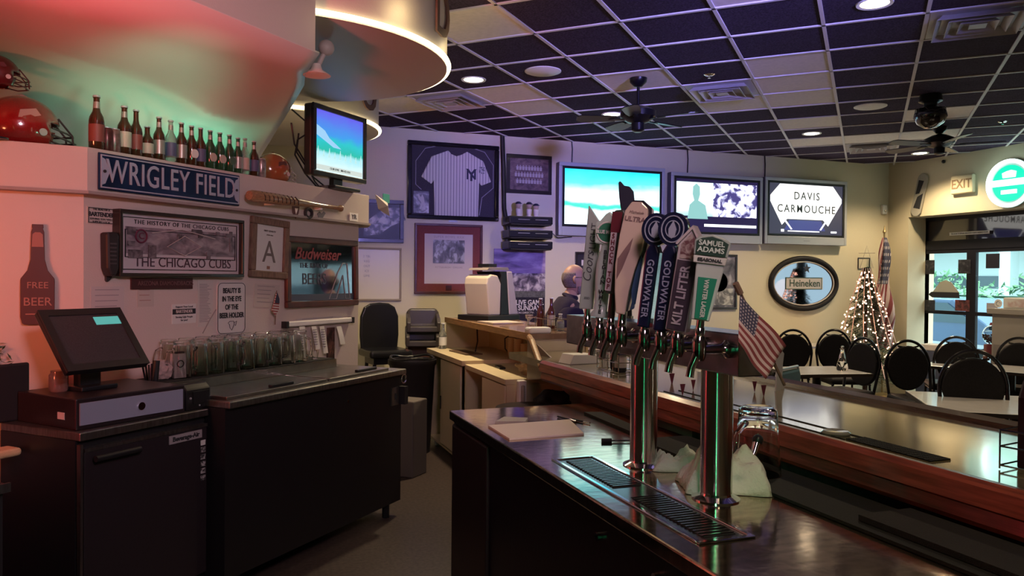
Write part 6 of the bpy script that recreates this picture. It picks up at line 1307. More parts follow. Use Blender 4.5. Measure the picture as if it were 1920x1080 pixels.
o = T('napkin_stack', 'white folded napkins on the far end of the bar near the seated guest', 'napkins', (2.02, 4.30, BZ), R(8)); B().prism([(-.11, 0), (.11, 0), (.09, .055), (-.08, .06)], -.07, .07, 'y').obj('napkins', paper, o, bevel=.004)
for k, (x, y, lab) in enumerate(((2.42, 4.75, 'clear plastic cup in front of the guest, left one'), (2.36, 4.62, 'clear plastic cup in front of the guest, right one'))):
    o = T('plastic_cup', lab, 'cup', (x, y, BZ), 0, 'cups by the guest'); B().lathe([(.028, 0), (.038, .11), (.036, .11), (.026, .004), (1e-4, .004)], 18).obj('glass_body', M('cup_plastic', (0.6, 0.58, 0.58), .15, trans=.7), o, smooth=True)
# torn napkin by the flag, silver bag of garland
o = T('torn_napkin', 'torn white paper napkin standing up right of the american flag', 'napkin', (2.45, 2.98, BZ), R(30))
B().prism([(-.05, 0), (.06, 0), (.03, .06), (.035, .12), (.05, .17), (0, .20), (-.05, .17), (-.035, .10)], -.003, .003, 'y').obj('sheet', paper, o); B().prism([(-.06, .16), (0.0, .15), (-.02, .27), (-.045, .26)], -.001, .004, 'y').obj('sheet_fold', paper, o)
m = B()
for (u, v, s_) in ((1260, 700, 1), (1280, 720, .9), (1300, 712, .8), (1415, 715, .8), (1432, 722, .9)):
    p = atZ(u, v, BZ+.05); m.prism([(p.x-.015*s_, p.z), (p.x+.015*s_, p.z), (p.x+.0, p.z-.06*s_)], p.y-.002, p.y+.002, 'y')
tag(m.obj('pennant_string', M('maroon_pennant', (0.13, 0.02, 0.035), .6)), 'maroon star and pennant garland hanging under the tap tower box', 'garland')

# ================================================================ SERVICE STATION (far end)
sx0, sx1, sy0, sy1 = 1.83, 2.45, 5.12, 7.34
o = T('service_station', 'beige laminate service station with open bays between the bar and the back wall', 'cabinet', (0, 0, 0))
B().bx(sx0, sx1, sy0, 6.12, .86, .90).obj('counter_top', beige, o, bevel=.003); B().bx(sx0-.03, sx1, 6.12, sy1, .885, .93).obj('counter_top', beige, o, bevel=.003)
B().bx(sx0+.01, sx1, sy0, sy0+.02, 0.06, .86).obj('end_panel', beige, o)
B().bx(sx0, sx1, sy1-.02, sy1, .06, .89).obj('end_panel', beige, o); B().bx(sx1-.02, sx1, sy0, sy1, .06, .89).obj('back_panel', beige, o)
B().bx(sx0, sx1, sy0, sy1, .06, .08).obj('floor_panel', beige, o)
for y in (6.12, 6.86): B().bx(sx0, sx1, y-.01, y+.01, .06, .88).obj('divider', beige, o)
d_ = B().bx(sx0-.015, sx0+.003, 6.22, 6.86, .10, .87).obj('door', M('beige_door', (0.58, 0.50, 0.36), .5), o); B().tube([(sx0-.03, 6.80, .42), (sx0-.03, 6.80, .54)], .006, 8).obj('handle', black, d_)
B().bx(sx0, sx0+.016, sy0+.02, 5.66, .10, .85).obj('door', M('beige_door'), o)
for y in (5.3, 6.3, 7.2): B().tube([(sx0+.05, y, 0.0), (sx0+.05, y, .06)], .025, 10).obj('foot', white, o)
B().bx(2.0, 2.56, 5.08, 7.36, 1.185, 1.225).obj('upper_shelf', M('station_top', (0.22, 0.13, 0.085), .22, noise=.3, nscale=8, coat=.4), o)
B().bx(1.985, 2.0, 5.08, 7.36, 1.18, 1.23).obj('shelf_edge', oak, o)
B().bx(2.44, 2.46, 5.08, 7.36, .90, 1.185).obj('upper_back', M('beige_warm', (0.50, 0.36, 0.18), .6), o)
B().bx(2.0, 2.46, 7.33, 7.36, .93, 1.185).obj('upper_end', beige, o); B().bx(2.0, 2.46, 5.09, 5.11, .90, 1.185).obj('upper_end', beige, o)
B().tube([(1.99, 5.07, 1.205), (1.93, 4.86, 1.19), (1.85, 4.50, 1.06)], .02, 8).obj('sloping_trim', oak, bar); B().prism([(5.07, 1.18), (4.9, 1.17), (4.5, 1.06), (4.5, .98), (5.07, .90)], 1.975, 1.985, 'x').obj('side_plate', M('dark_plate', (0.16, 0.10, 0.09), .3), bar)
# things on the station
bottle((1.93, 7.22, .93), 'clear water bottle with white cap on the left end of the station', clearb, white, .25, .038, 'bottles on the station', rz=0, capm=white, neckfoil=False)
def at_st(u, v, z): return atZ(u, v, z)
tag(B().box((2.02, 6.75, .935), (.16, .42, .012), 0.1).obj('clip_board', M('dark_board', (0.10, 0.06, 0.04), .5)), 'dark flat board lying on the station counter behind the water bottle', 'board')
p = at_st(938, 690, .90); tag(B().box((p.x, p.y, .908), (.05, .19, .016), R(-8)).obj('remote_control', black, bevel=.004), 'black remote control lying at the front edge of the station counter', 'remote control')
for k in range(4):
    o = T('sauce_cup_stack', ('tall tan stack of cups leftmost under the station shelf', 'second tan stack of cups under the station shelf', 'third tan stack of cups under the station shelf', 'rightmost tan stack of cups under the station shelf')[k], 'cups', (2.33, 6.35-k*.16, .90 if k > 1 else .93), 0, 'cup stacks under the station shelf')
    m = B(); [m.lathe([(.035, i*.02), (.042, i*.02+.03)], 16) for i in range(8)]; m.obj('cups', M('tan_cup', (0.50, 0.36, 0.20), .5), o, smooth=True)
for k in range(9):
    zb = .90+.014*k; q = T('plate', 'beige plate number-less stack'.replace('number-less stack', 'in the stack on the station, %s' % ('bottom one', 'second from the bottom', 'third from the bottom', 'fourth from the bottom', 'middle one', 'fourth from the top', 'third from the top', 'second from the top', 'top one')[k]), 'plate', (2.26, 5.58, zb), 0, 'plates stacked on the station')
    B().lathe([(1e-4, .004), (.06, .002), (.11, .012), (.11, .014), (.06, .006), (1e-4, .006)], 26).obj('dish', M('plate_tan', (0.42, 0.31, 0.20), .35), q, smooth=True)
blob('rag', 'crumpled striped rag on the station counter beside the plates', 'rag', (2.12, 5.36, .90), (.12, .08, .10), M('striped_rag', (0.42, 0.33, 0.22), .9, noise=.6, nscale=14), 3)
tag(B().tube([(2.30, 7.30, 1.18), (2.2, 6.95, 1.02), (2.1, 6.70, .95)], .007, 6).obj('cable', black), 'black cable slanting down under the left half of the station shelf', 'cable')
o = T('power_adapter', 'black plug with a looping cord under the station shelf', 'plug', (2.36, 6.42, 1.13)); B().bx(-.02, .06, -.05, .03, -.02, .03).obj('plug', black, o, bevel=.005); B().tube([(0, 0, 0), (-.06, .04, -.05), (-.06, .03, -.14), (-.02, .0, -.195)], .006, 6).obj('cord', black, o)
# terminals and bottles on the upper shelf
tz = 1.225
def on_up(u, v=600): p = atZ(u, v, tz); return p
o = T('register_terminal', 'beige and black register terminal seen from the side on the station shelf', 'register', (2.27, 6.92, tz), R(28))
B().prism([(-.13, .05), (.02, .05), (.03, .34), (-.02, .42), (-.10, .43), (-.155, .40), (-.165, .34)], -.17, .13, 'y').obj('front_shell', M('terminal_beige', (0.55, 0.48, 0.38), .4), o, bevel=.012)
B().prism([(.02, .05), (.14, .05), (.10, .46), (.0, .46), (.025, .42)], -.172, .132, 'y').obj('dark_core', black, o, bevel=.004)
B().prism([(-.14, .47), (.16, .47), (.14, .50), (-.12, .49)], -.15, .10, 'y').obj('top_shelf', M('terminal_grey', (0.25, 0.21, 0.19), .4), o)
B().prism([(.14, .05), (.26, .05), (.17, .46), (.10, .46)], -.18, .14, 'y').obj('rear_shell', M('terminal_grey2', (0.42, 0.37, 0.36), .4), o, bevel=.008)
B().bx(-.20, .24, -.22, .18, 0, .05).obj('base', black, o, bevel=.006); B().bx(-.05, .06, -.08, .06, .50, .53).obj('top_cap', black, o)
tag(B().box((2.22, 6.35, tz+.008), (.30, .34, .012), .1).obj('tray', M('tray_white', (0.48, 0.42, 0.38), .4)), 'flat pale tray on the station shelf right of the register terminal', 'tray')
cols = [M('syrup_dark', (0.08, 0.02, 0.02), .2, coat=.5), clearb, M('sauce_red', (0.20, 0.03, 0.02), .3)]
for k, (u, lab, g, H) in enumerate(((983, 'dark tall sauce bottle with pouring tip on the station shelf', cols[0], .24), (1000, 'dark bottle with white label at the right on the station shelf', cols[0], .25), (1012, 'small clear shaker bottle at the end of the station shelf', clearb, .13))):
    p = atZ(u, 612, tz); bottle((2.30+.02*k, (5.62, 5.45, 5.32)[k], tz), lab, g, lab_c if k == 1 else g, H, .03, 'bottles on the station shelf', rz=0, capm=white, neckfoil=False)
o = T('small_goblet', 'small glass goblet left of the sauce bottles on the station shelf', 'glass', (2.36, 6.02, tz)); B().lathe([(.03, 0), (.03, .004), (.005, .01), (.005, .04), (.03, .06), (.034, .09), (.03, .09), (.025, .065), (1e-4, .05)], 18).obj('glass_body', M('goblet_glass', (0.5, 0.45, 0.42), .1, trans=.5), o, smooth=True)
o = T('wire_holder', 'wire condiment holder around the sauce bottles on the station shelf', 'caddy', (2.30, 5.50, tz))
m = B()
for z in (.02, .09): m.tube([(-.07, -.26, z), (.10, -.26, z), (.10, .22, z), (-.07, .22, z)], .003, 6, closed=True)
for y in (-.26, -.1, .06, .22): m.tube([(-.07, y, 0), (-.07, y, .09)], .003, 6)
m.obj('wire_rack', chrome, o)
o = T('white_scanner', 'white rounded plastic box at the near end of the station shelf', 'box', (2.06, 5.13, tz), R(5)); B().bx(-.07, .11, -.045, .045, 0, .045).obj('case', white, o, bevel=.015)
blob('black_bag', 'black bag hanging under the bar beside the station', 'bag', (2.05, 4.78, .66), (.14, .13, .20), blackm, 6, .2)
o = T('soda_gun', 'pale soda gun holder on the station end under the bar', 'soda gun', (1.93, 5.06, .80)); B().bx(-.03, .03, -.03, .03, -.10, .10).obj('holder', white, o, bevel=.01); B().tube([(0, -.03, .06), (-.01, -.06, .02), (-.005, -.05, -.06)], .014, 10).obj('nozzle', M('gun_grey', (0.3, 0.28, 0.25), .4), o, smooth=True)
o = T('bar_stool', 'dark round-topped stool standing behind the keg cooler end', 'stool', (1.82, 4.62, 0))
B().lathe([(1e-4, .73), (.22, .735), (.235, .76), (.22, .785), (1e-4, .79)], 36).obj('seat', vinyl, o, smooth=True)
for k in range(4): a = PI/4+k*PI/2; B().tube([(.13*math.cos(a), .13*math.sin(a), .74), (.20*math.cos(a), .20*math.sin(a), 0)], .012, 8).obj('leg', black, o)
B().tube([(.17*math.cos(a), .17*math.sin(a), .28) for a in [2*PI*k/24 for k in range(24)]], .008, 6, closed=True).obj('foot_ring', chrome, o)

# trash can, grey bin
o = T('trash_can', 'tall black trash can between the bottle cooler and the service station', 'trash can', (1.58, 7.0, 0)); B().lathe([(.17, 0), (.21, .80), (.225, .82), (.225, .86), (.19, .86), (.16, .10), (1e-4, .10)], 28).obj('bin', M('bin_black', (0.012, 0.010, 0.014), .5), o, smooth=True)
B().tube([(.20*math.cos(a), .20*math.sin(a), .875+.012*math.sin(3*a)) for a in [2*PI*k/24 for k in range(24)]], .012, 6, closed=True).obj('bag_edge', black, o)
o = T('grey_bin', 'low grey bin on the floor beyond the end of the bottle cooler', 'bin', (1.36, 6.2, 0), PI/4); B().bx(-.10, .12, -.12, .12, 0, .62).obj('bin', M('bin_grey', (0.10, 0.085, 0.08), .6), o, bevel=.01)
# bar chair and stacked booster seats at the back wall
def cpos(u, D):     # floor point under a picture column at a given depth
    d = ray(u, 540); return Vector((d.x, d.y, 0))*(D/1.0)
q = cpos(722, 8.05)
o = T('bar_chair', 'tall black vinyl bar chair against the back wall below the whiteboard', 'chair', (q.x, q.y, 0), R(8))
m = B()
ba = [(-.20, .84), (-.215, 1.0), (-.21, 1.20), (-.17, 1.30), (-.10, 1.34), (0, 1.35), (.10, 1.34), (.17, 1.30), (.21, 1.20), (.215, 1.0), (.20, .84)]
B().prism(ba, .16, .21, 'y').obj('backrest', vinyl, o, bevel=.018, bseg=3)
B().bx(-.23, .23, -.24, .20, .79, .87).obj('seat', vinyl, o, bevel=.03, bseg=3)
B().bx(-.17, .17, -.16, .14, .72, .79).obj('seat_frame', black, o)
for a in (-1, 1):
    for b_ in (-1, 1): B().tube([(a*.15, b_*.13, .74), (a*.20, b_*.18, 0)], [.02, .014], 10).obj('leg', black, o, smooth=True)
B().tube([(-.18, -.155, .3), (.18, -.155, .3), (.18, .155, .3), (-.18, .155, .3)], .01, 8, closed=True).obj('foot_rail', black, o)
hc = cpos(792, 8.1)
hw = M('highchair_wood', (0.10, 0.045, 0.032), .4)
def highchair(z, lab, first_):
    o = T('high_chair', lab, 'high chair', (hc.x, hc.y, z), R(-12), 'nested wooden high chairs')
    for a in (-1, 1):
        for b_ in (-1, 1): B().tube([(a*.15, b_*.14, .70), (a*.21, b_*.20, 0)], .018, 6).obj('leg', hw, o)
        B().bx(a*.16-.012, a*.16+.012, -.16, .16, .66, .71).obj('arm_rail', hw, o)
    B().bx(-.16, .16, -.15, .15, .46, .48).obj('seat', hw, o); B().bx(-.15, .15, .13, .15, .60, .72).obj('backrest', hw, o); B().bx(-.15, .15, -.16, -.14, .60, .64).obj('front_rail', hw, o)
    return o
highchair(0, 'lower wooden high chair of the nested pair by the back wall', True); highchair(.17, 'upper wooden high chair of the nested pair, under the booster seats', False)
bst = M('booster_grey', (0.055, 0.045, 0.040), .4)
for k, lab in enumerate(('lower dark plastic booster seat stacked on the high chairs', 'upper dark plastic booster seat on top of the stack')):
    o = T('booster_seat', lab, 'booster seat', (hc.x+.01*k, hc.y, .90+.15*k), R(-10), 'stacked booster seats')
    m = B(); m.prism([(-.15, 0), (.15, 0), (.17, .06), (.17, .20), (.14, .24), (-.14, .24), (-.17, .20), (-.17, .06)], .06, .13, 'y'); m.obj('back', bst, o, bevel=.02)
    for q_ in (-.175, .135): B().prism([(-.14, 0), (.10, 0), (.12, .20), (-.10, .15), (-.15, .10)], q_, q_+.04, 'x').obj('side', bst, o, bevel=.01)
    B().bx(-.15, .15, -.14, .12, 0, .06).obj('seat', bst, o, bevel=.01)
# ================================================================ DINING AREA
tb_top = M('table_laminate_white', (0.52, 0.50, 0.50), .22, noise=.04, nscale=8, coat=.3)
def table(P, a, w_, d_, lab, z=.76):
    """P far-left corner, a = angle of the far edge"""
    ca, sa = math.cos(a), math.sin(a); c = Vector((P[0]+ca*w_/2+sa*d_/2, P[1]+sa*w_/2-ca*d_/2, 0))
    o = T('dining_table', lab, 'table', c, a, 'dining tables')
    B().bx(-w_/2, w_/2, -d_/2, d_/2, z-.03, z).obj('tabletop', tb_top, o, bevel=.006)
    rect = rect_frame(w_+.012, d_+.012, .012, 0, .03); rect.v = [Vector((v.x, v.z, z-.031+v.y*.97)) for v in rect.v]; rect.obj('edge_band', framedark, o)
    B().tube([(0, 0, .03), (0, 0, z-.03)], .04, 14).obj('pedestal', black, o, smooth=True)
    B().lathe([(.28, 0), (.27, .02), (.06, .05), (.04, .06)], 24).obj('base', black, o, smooth=True)
    return o
table((5.01, 4.60), R(-37), 1.25, .95, 'white dining table nearest the bar, with the big-backed chair behind it')
table((5.0, 6.30), R(-10), .75, .62, 'small white dining table behind the green-backed chair')
table((7.35, 6.30), R(-66), 1.5, .70, 'long white dining table before the glass doors')
table((6.6, 8.60), R(0), 1.0, .50, 'white dining table along the back wall under the oval mirror')
chf = M('chair_frame_black', (0.010, 0.009, 0.012), .25, .3); chb = M('chair_vinyl_black', (0.007, 0.006, 0.008), .5, noise=.4, nscale=120, spec=.25)
def chair_base(lab, name='dining_chair'):
    o = T(name, lab, 'chair', (0, 0, -50), 0)
    B().bx(-.21, .21, -.22, .21, .43, .50).obj('seat', chb, o, bevel=.03, bseg=3)
    n = 22; pts = [(.195*math.sin(PI*k/n-PI/2)*1.0, .24+.03, .72+.255*math.cos(PI*k/n-PI/2)) for k in range(n+1)]
    pts = [(-.175, .20, .42), (-.19, .235, .60)]+pts+[(.19, .235, .60), (.175, .20, .42)]
    B().tube(pts, .013, 8).obj('back_frame', chf, o, smooth=True)
    oval = [(.185*math.cos(a)*(1 if math.sin(a) > 0 else .96), .725+.205*math.sin(a)) for a in [2*PI*k/32 for k in range(32)]]
    B().prism(oval, .245, .285, 'y').obj('backrest', chb, o, bevel=.014, bseg=3)
    B().tube([(-.09, .262, .925), (-.04, .262, .915), (.04, .262, .915), (.09, .262, .925)], .008, 8).obj('handle', chf, o, smooth=True)
    for a in (-1, 1):
        B().tube([(a*.19, -.20, .44), (a*.21, -.24, 0)], .012, 8).obj('leg', chf, o, smooth=True); B().tube([(a*.175, .20, .44), (a*.20, .27, 0)], .012, 8).obj('leg', chf, o, smooth=True)
        B().tube([(a*.19, -.22, .43), (a*.185, .22, .43)], .010, 8).obj('seat_rail', chf, o)
    return o
ch0 = chair_base('x'); used = [False]
def place(u, vtop, top, face, lab, s=1.07):
    h = top*s/.975*.975; p = atZ(u, vtop, top*s)
    loc = (p.x, p.y, 0)
    # the chair back stands .26 behind the seat centre
    cx_, cy_ = p.x+math.sin(face)*.26*s, p.y-math.cos(face)*.26*s
    if not used[0]: ch0.location = (cx_, cy_, 0); ch0.rotation_euler = (0, 0, face); ch0['label'] = lab; ch0['group'] = 'black oval-backed dining chairs'; r = ch0; used[0] = True
    else: r = copy_thing(ch0, (cx_, cy_, 0), face, lab, 'black oval-backed dining chairs')
    r.scale = (s, s, s); return r
T0 = .985; SC = 1.07
place(1487, 617, T0, R(150), 'dark chair partly hidden by the flag and the torn napkin')
place(1565, 617, T0, R(-22), 'black oval-backed chair left of the lit tree, below the oval mirror')
place(1618, 632, T0, R(-88), 'narrow-looking black chair right in front of the lit tree')
place(1703, 637, T0, R(-25), 'black chair in front of the left edge of the glass doors')
place(1826, 655, T0, R(-40), 'largest black chair, just behind the nearest white table', 1.14)
place(1793, 630, T0, R(140), 'dark chair on the door side of the long table, before the centre stile')
place(1912, 632, T0, R(-48), 'black chair at the right edge before the podium')
# squarer green-black chair at the bar
p = atZ(1535, 688, .95); o = T('guest_chair', 'dark green square-backed chair with metal rim just outside the bar', 'chair', (p.x-.15, p.y-.18, 0), R(28))
gv = M('green_black_vinyl', (0.012, 0.028, 0.018), .5, noise=.4, nscale=90)
B().bx(-.22, .22, -.22, .2, .43, .50).obj('seat', gv, o, bevel=.03); B().prism([(-.20, .58), (.20, .58), (.215, .88), (.18, .93), (-.18, .93), (-.215, .88)], .22, .27, 'y').obj('backrest', gv, o, bevel=.02)
B().tube([(-.19, .22, .44), (-.225, .245, .88), (-.19, .245, .945), (.19, .245, .945), (.225, .245, .88), (.19, .22, .44)], .011, 8).obj('back_frame', silver, o, smooth=True)
for a in (-1, 1): B().tube([(a*.19, -.2, .44), (a*.21, -.24, 0)], .012, 8).obj('leg', chf, o); B().tube([(a*.19, .2, .44), (a*.21, .27, 0)], .012, 8).obj('leg', chf, o)
# glass carafe with stopper on the small table
p = atZ(1583, 690, .76); o = T('glass_carafe', 'tall clear glass carafe standing on the small white table', 'carafe', (5.55, 5.85, .76)); B().lathe([(.05, 0), (.055, .02), (.045, .08), (.02, .15), (.018, .20), (.025, .21), (.022, .21), (.014, .20), (.04, .08), (1e-4, .01)], 22).obj('glass_body', glassm, o, smooth=True); B().ball((0, 0, .225), .015, 10, 8).obj('stopper', chrome, o, smooth=True)
for k, (x, y, lab) in enumerate(((7.55, 6.1, 'white-capped shaker, left of the two on the long table'), (7.62, 5.98, 'white-capped shaker, right of the two on the long table'))):
    o = T('salt_shaker', lab, 'shaker', (x, y, .76), 0, 'shakers on the long table'); B().lathe([(.022, 0), (.024, .06), (.018, .07)], 14).obj('glass_body', M('shaker_brown', (0.12, 0.05, 0.04), .3), o, smooth=True); B().lathe([(.02, .07), (.018, .095), (1e-4, .10)], 14).obj('cap', white, o, smooth=True)

# ---------------------------------------------------------------- lit christmas tree
TX, TY = 7.98, 8.0
tr = T('christmas_tree', 'lit artificial christmas tree in the corner between oval mirror and doors', 'christmas tree', (TX, TY, 0))
random.seed(11)
B().tube([(0, 0, .05), (0, 0, 1.75)], [.035, .012], 8).obj('trunk', darkwood, tr); B().lathe([(.2, 0), (.18, .03), (.04, .08)], 18).obj('stand', blackm, tr)
m = B(); fol = B()
def trad(z): return .50*max(0, (1.86-z)/1.55)**.9+.015
bulbs = []
for k in range(900):
    z = .32+1.48*random.random()**1.25; a = random.uniform(0, 2*PI); r = trad(z)*random.uniform(.75, 1.05)
    tip = Vector((r*math.cos(a), r*math.sin(a), z-.06)); root = Vector((r*.15*math.cos(a), r*.15*math.sin(a), z+.05))
    for s_ in range(9):
        q = s_/8; c = root.lerp(tip, .25+.75*q)
        for w__ in (-1, 1):
            L_ = .055*(1.1-q*.5); aa = a+w__*R(55); e_ = Vector((math.cos(aa), math.sin(aa), random.uniform(-.3, .35)))*L_
            sd = Vector((-math.sin(aa), math.cos(aa), 0))*.010
            fol.add([c-sd, c+e_, c+sd], [(0, 1, 2)])
fol.obj('foliage', M('tree_needles', (0.06, 0.10, 0.06), .6, noise=.4, nscale=20), tr)
bulbm = M('bulb_glow', (1, 0.75, 0.5), .4, emit=5.0, ecol=(1.0, 0.52, 0.36))
bmesh_ball = B().ball((0, 0, 0), .011, 8, 6)
b0 = bmesh_ball.obj('light_bulb', bulbm, tr, smooth=True)
fac = Vector((-TX, -TY, 0)).normalized(); fa_ = math.atan2(fac.y, fac.x)
for k in range(98):
    z = .36+1.40*random.random()**1.2; a = fa_+random.uniform(-1.5, 1.5); r = trad(z)*random.uniform(.92, 1.06)
    if k == 0: b = b0
    else: b = b0.copy(); COL.objects.link(b); b.parent = tr
    b.location = (r*math.cos(a), r*math.sin(a), z)
m = B()
for k in range(190):
    z = .36+1.40*random.random()**1.2; a = fa_+random.uniform(-1.6, 1.6); r = trad(z)*random.uniform(.80, 1.03); m.ball((r*math.cos(a), r*math.sin(a), z), .009, 6, 4)
m.obj('small_light_bulbs', bulbm, tr)['kind'] = 'stuff'
gm_ = M('bead_garland', (0.55, 0.35, 0.30), .3, .3)
for k in range(6):
    a = fa_-1.1+k*.44; pts = [((trad(z)+.015)*math.cos(a+.05*i), (trad(z)+.015)*math.sin(a+.05*i), z) for i, z in enumerate([1.80, 1.5, 1.2, .9, .6, .38])]
    B().tube(pts, .005, 5).obj('bead_strand', gm_, tr)
st_ = B(); st_.tube([(-.08, 0, 1.80), (0, 0, 2.10), (.08, 0, 1.80)], .004, 5); st_.tube([(-.10, 0, 2.0), (.10, 0, 2.0)], .004, 5); st_.obj('tree_topper', M('topper_pale', (0.5, 0.42, 0.36), .4), tr, rot=(0, 0, R(-45)))
for (dz, e_) in ((.6, 5), (1.1, 4), (1.5, 2)): lamp('tree_glow_light', 'POINT', (TX+fac.x*.62*(1.9-dz)/1.4, TY+fac.y*.62*(1.9-dz)/1.4, dz), e_*.6, (1.0, .58, .36), .15)
# standing furled flag in the corner
FXp = Vector((8.62, 8.33, 0)); o = T('standing_flag', 'furled american flag on a tall pole in the corner behind the lit tree', 'flag', FXp)
B().tube([(0, 0, 0), (0, 0, 2.30)], .013, 10).obj('pole', brass, o, smooth=True); B().lathe([(.012, 2.30), (.025, 2.32), (.012, 2.36), (1e-4, 2.42)], 12).obj('finial', brass, o, smooth=True); B().lathe([(.16, 0), (.15, .03), (.03, .06)], 20).obj('base', brass, o, smooth=True)
me = bpy.data.meshes.new('cloth'); vs = []; fs = []; uvs = []; nz, na = 30, 40
for i in range(nz+1):
    z = 2.24-1.55*i/nz; rb = .025+.10*min(1, (i/nz)*1.4)+.02*math.sin(i*.4)
    for j in range(na+1):
        a = 2*PI*j/na; r = rb*(1+.28*math.sin(a*5+i*.12)); vs.append((r*math.cos(a)+.01*math.sin(i*.3), r*math.sin(a), z)); uvs.append((i/nz*.95, j/na*1.6))
for i in range(nz):
    for j in range(na): fs.append((i*(na+1)+j, i*(na+1)+j+1, (i+1)*(na+1)+j+1, (i+1)*(na+1)+j))
me.from_pydata(vs, [], fs); ul = me.uv_layers.new(name='UVMap')
for l in me.loops: ul.data[l.index].uv = (uvs[l.vertex_index][0], (uvs[l.vertex_index][1]+uvs[l.vertex_index][0]*.8) % 1.0)
me.materials.append(FM); me.shade_smooth(); q = bpy.data.objects.new('cloth', me); COL.objects.link(q); q.parent = o
# podium and gumball machine
o = T('podium', 'grey-beige host podium with papers on top at the right edge by the doors', 'podium', (8.05, 5.72, 0), R(-90))
B().bx(-.33, .30, -.25, .25, 0, 1.28).obj('body', M('podium_grey', (0.30, 0.27, 0.24), .6), o, bevel=.006); B().bx(-.37, .34, -.28, .28, 1.28, 1.34).obj('top', M('podium_grey'), o, bevel=.006); B().bx(-.30, .30, -.262, -.25, .25, .95).obj('front_panel', M('podium_panel', (0.22, 0.19, 0.18), .6), o)
o = T('paper_tray', 'white paper tray with printed sheets on the podium', 'tray', (8.05, 5.72, 1.34), R(-90)); B().bx(-.26, .26, -.18, .18, 0, .12).obj('tray', white, o, bevel=.01); B().bx(-.20, .20, -.185, -.18, .02, .10).obj('sheet', PIC('tray_print', [(0.4, (0.55, 0.4, 0.38)), (0.6, (0.7, 0.68, 0.66))], 12), o)
g = atX(1864, 628, 8.15); o = T('gumball_machine', 'round glass gumball machine on a stand left of the podium', 'gumball machine', (g.x, g.y, 0)); gz = g.z
B().ball((0, 0, gz), .12, 24, 16).obj('globe', M('globe_glass', (0.9, 0.9, 0.9), .02, trans=1.0, ior=1.1), o, smooth=True)
random.seed(2); m = B()
for k in range(150):
    a = random.uniform(0, 2*PI); r = .10*random.random()**.5; zz = random.uniform(-.09, .0)
    if (r*r+zz*zz) < .0105: m.ball((r*math.cos(a), r*math.sin(a), gz+zz), .012, 6, 4)
m.obj('gumballs', M('gumball_dark', (0.12, 0.05, 0.06), .3, noise=.9, nscale=12), o, smooth=True)['kind'] = 'stuff'
B().lathe([(.10, gz-.25), (.10, gz-.11), (.07, gz-.10)], 24).obj('dispenser', M('gum_red', (0.15, 0.03, 0.04), .3), o, smooth=True); B().tube([(0, 0, .03), (0, 0, gz-.25)], .03, 12).obj('stand', black, o); B().lathe([(.17, 0), (.16, .03), (.03, .05)], 20).obj('base', black, o, smooth=True); B().lathe([(.05, gz+.11), (.04, gz+.14), (1e-4, gz+.145)], 16).obj('lid', M('gum_red'), o, smooth=True)
o = T('newspaper_stack', 'pile of pale papers on the floor stand just inside the left glass door', 'papers', (8.75, 7.55, 0), R(-80)); B().bx(-.2, .2, -.15, .15, 0, .72).obj('stand', M('stand_blue', (0.05, 0.07, 0.12), .5), o); B().bx(-.17, .17, -.13, .13, .72, .80).obj('sheets', paper, o, bevel=.01)

# ================================================================ THE GUEST
GXp, GYp = 2.66, 5.86
pr_ = T('person', 'balding man with glasses in a dark puffy jacket at the far end of the bar', 'person', (GXp, GYp, 0), R(-14))
skin = M('skin', (0.36, 0.21, 0.16), .5, bump=.05); 
def skinmesh(name, chains, mat, parent, extra=None, sub=2):
    """chains: list of [(pos, radius)...]; the first chain's first vertex is the root; chains start at an existing vertex"""
    vs = []; es = []; rs = []; idx = {}
    for ch in chains:
        prev = None
        for (p, r) in ch:
            k = tuple(round(c, 4) for c in p)
            if k not in idx: idx[k] = len(vs); vs.append(p); rs.append(r)
            if prev is not None: es.append((prev, idx[k]))
            prev = idx[k]
    me = bpy.data.meshes.new(name); me.from_pydata(vs, es, []); o = bpy.data.objects.new(name, me); COL.objects.link(o)
    md = o.modifiers.new('skin', 'SKIN'); md.use_smooth_shade = True
    for i, r in enumerate(rs):
        rr_ = r if isinstance(r, tuple) else (r, r); me.skin_vertices[0].data[i].radius = rr_
    me.skin_vertices[0].data[0].use_root = True
    s = o.modifiers.new('sub', 'SUBSURF'); s.levels = sub; s.render_levels = sub
    dg = bpy.context.evaluated_depsgraph_get(); nm = bpy.data.meshes.new_from_object(o.evaluated_get(dg)); bpy.data.objects.remove(o)
    if extra:
        bm = bmesh.new(); bm.from_mesh(nm); extra(bm); bm.to_mesh(nm); bm.free()
    nm.name = name; nm.materials.clear(); nm.materials.append(mat)
    for p in nm.polygons: p.material_index = 0
    nm.shade_smooth(); q = bpy.data.objects.new(name, nm); COL.objects.link(q); q.parent = parent; return q
HZ = 1.615
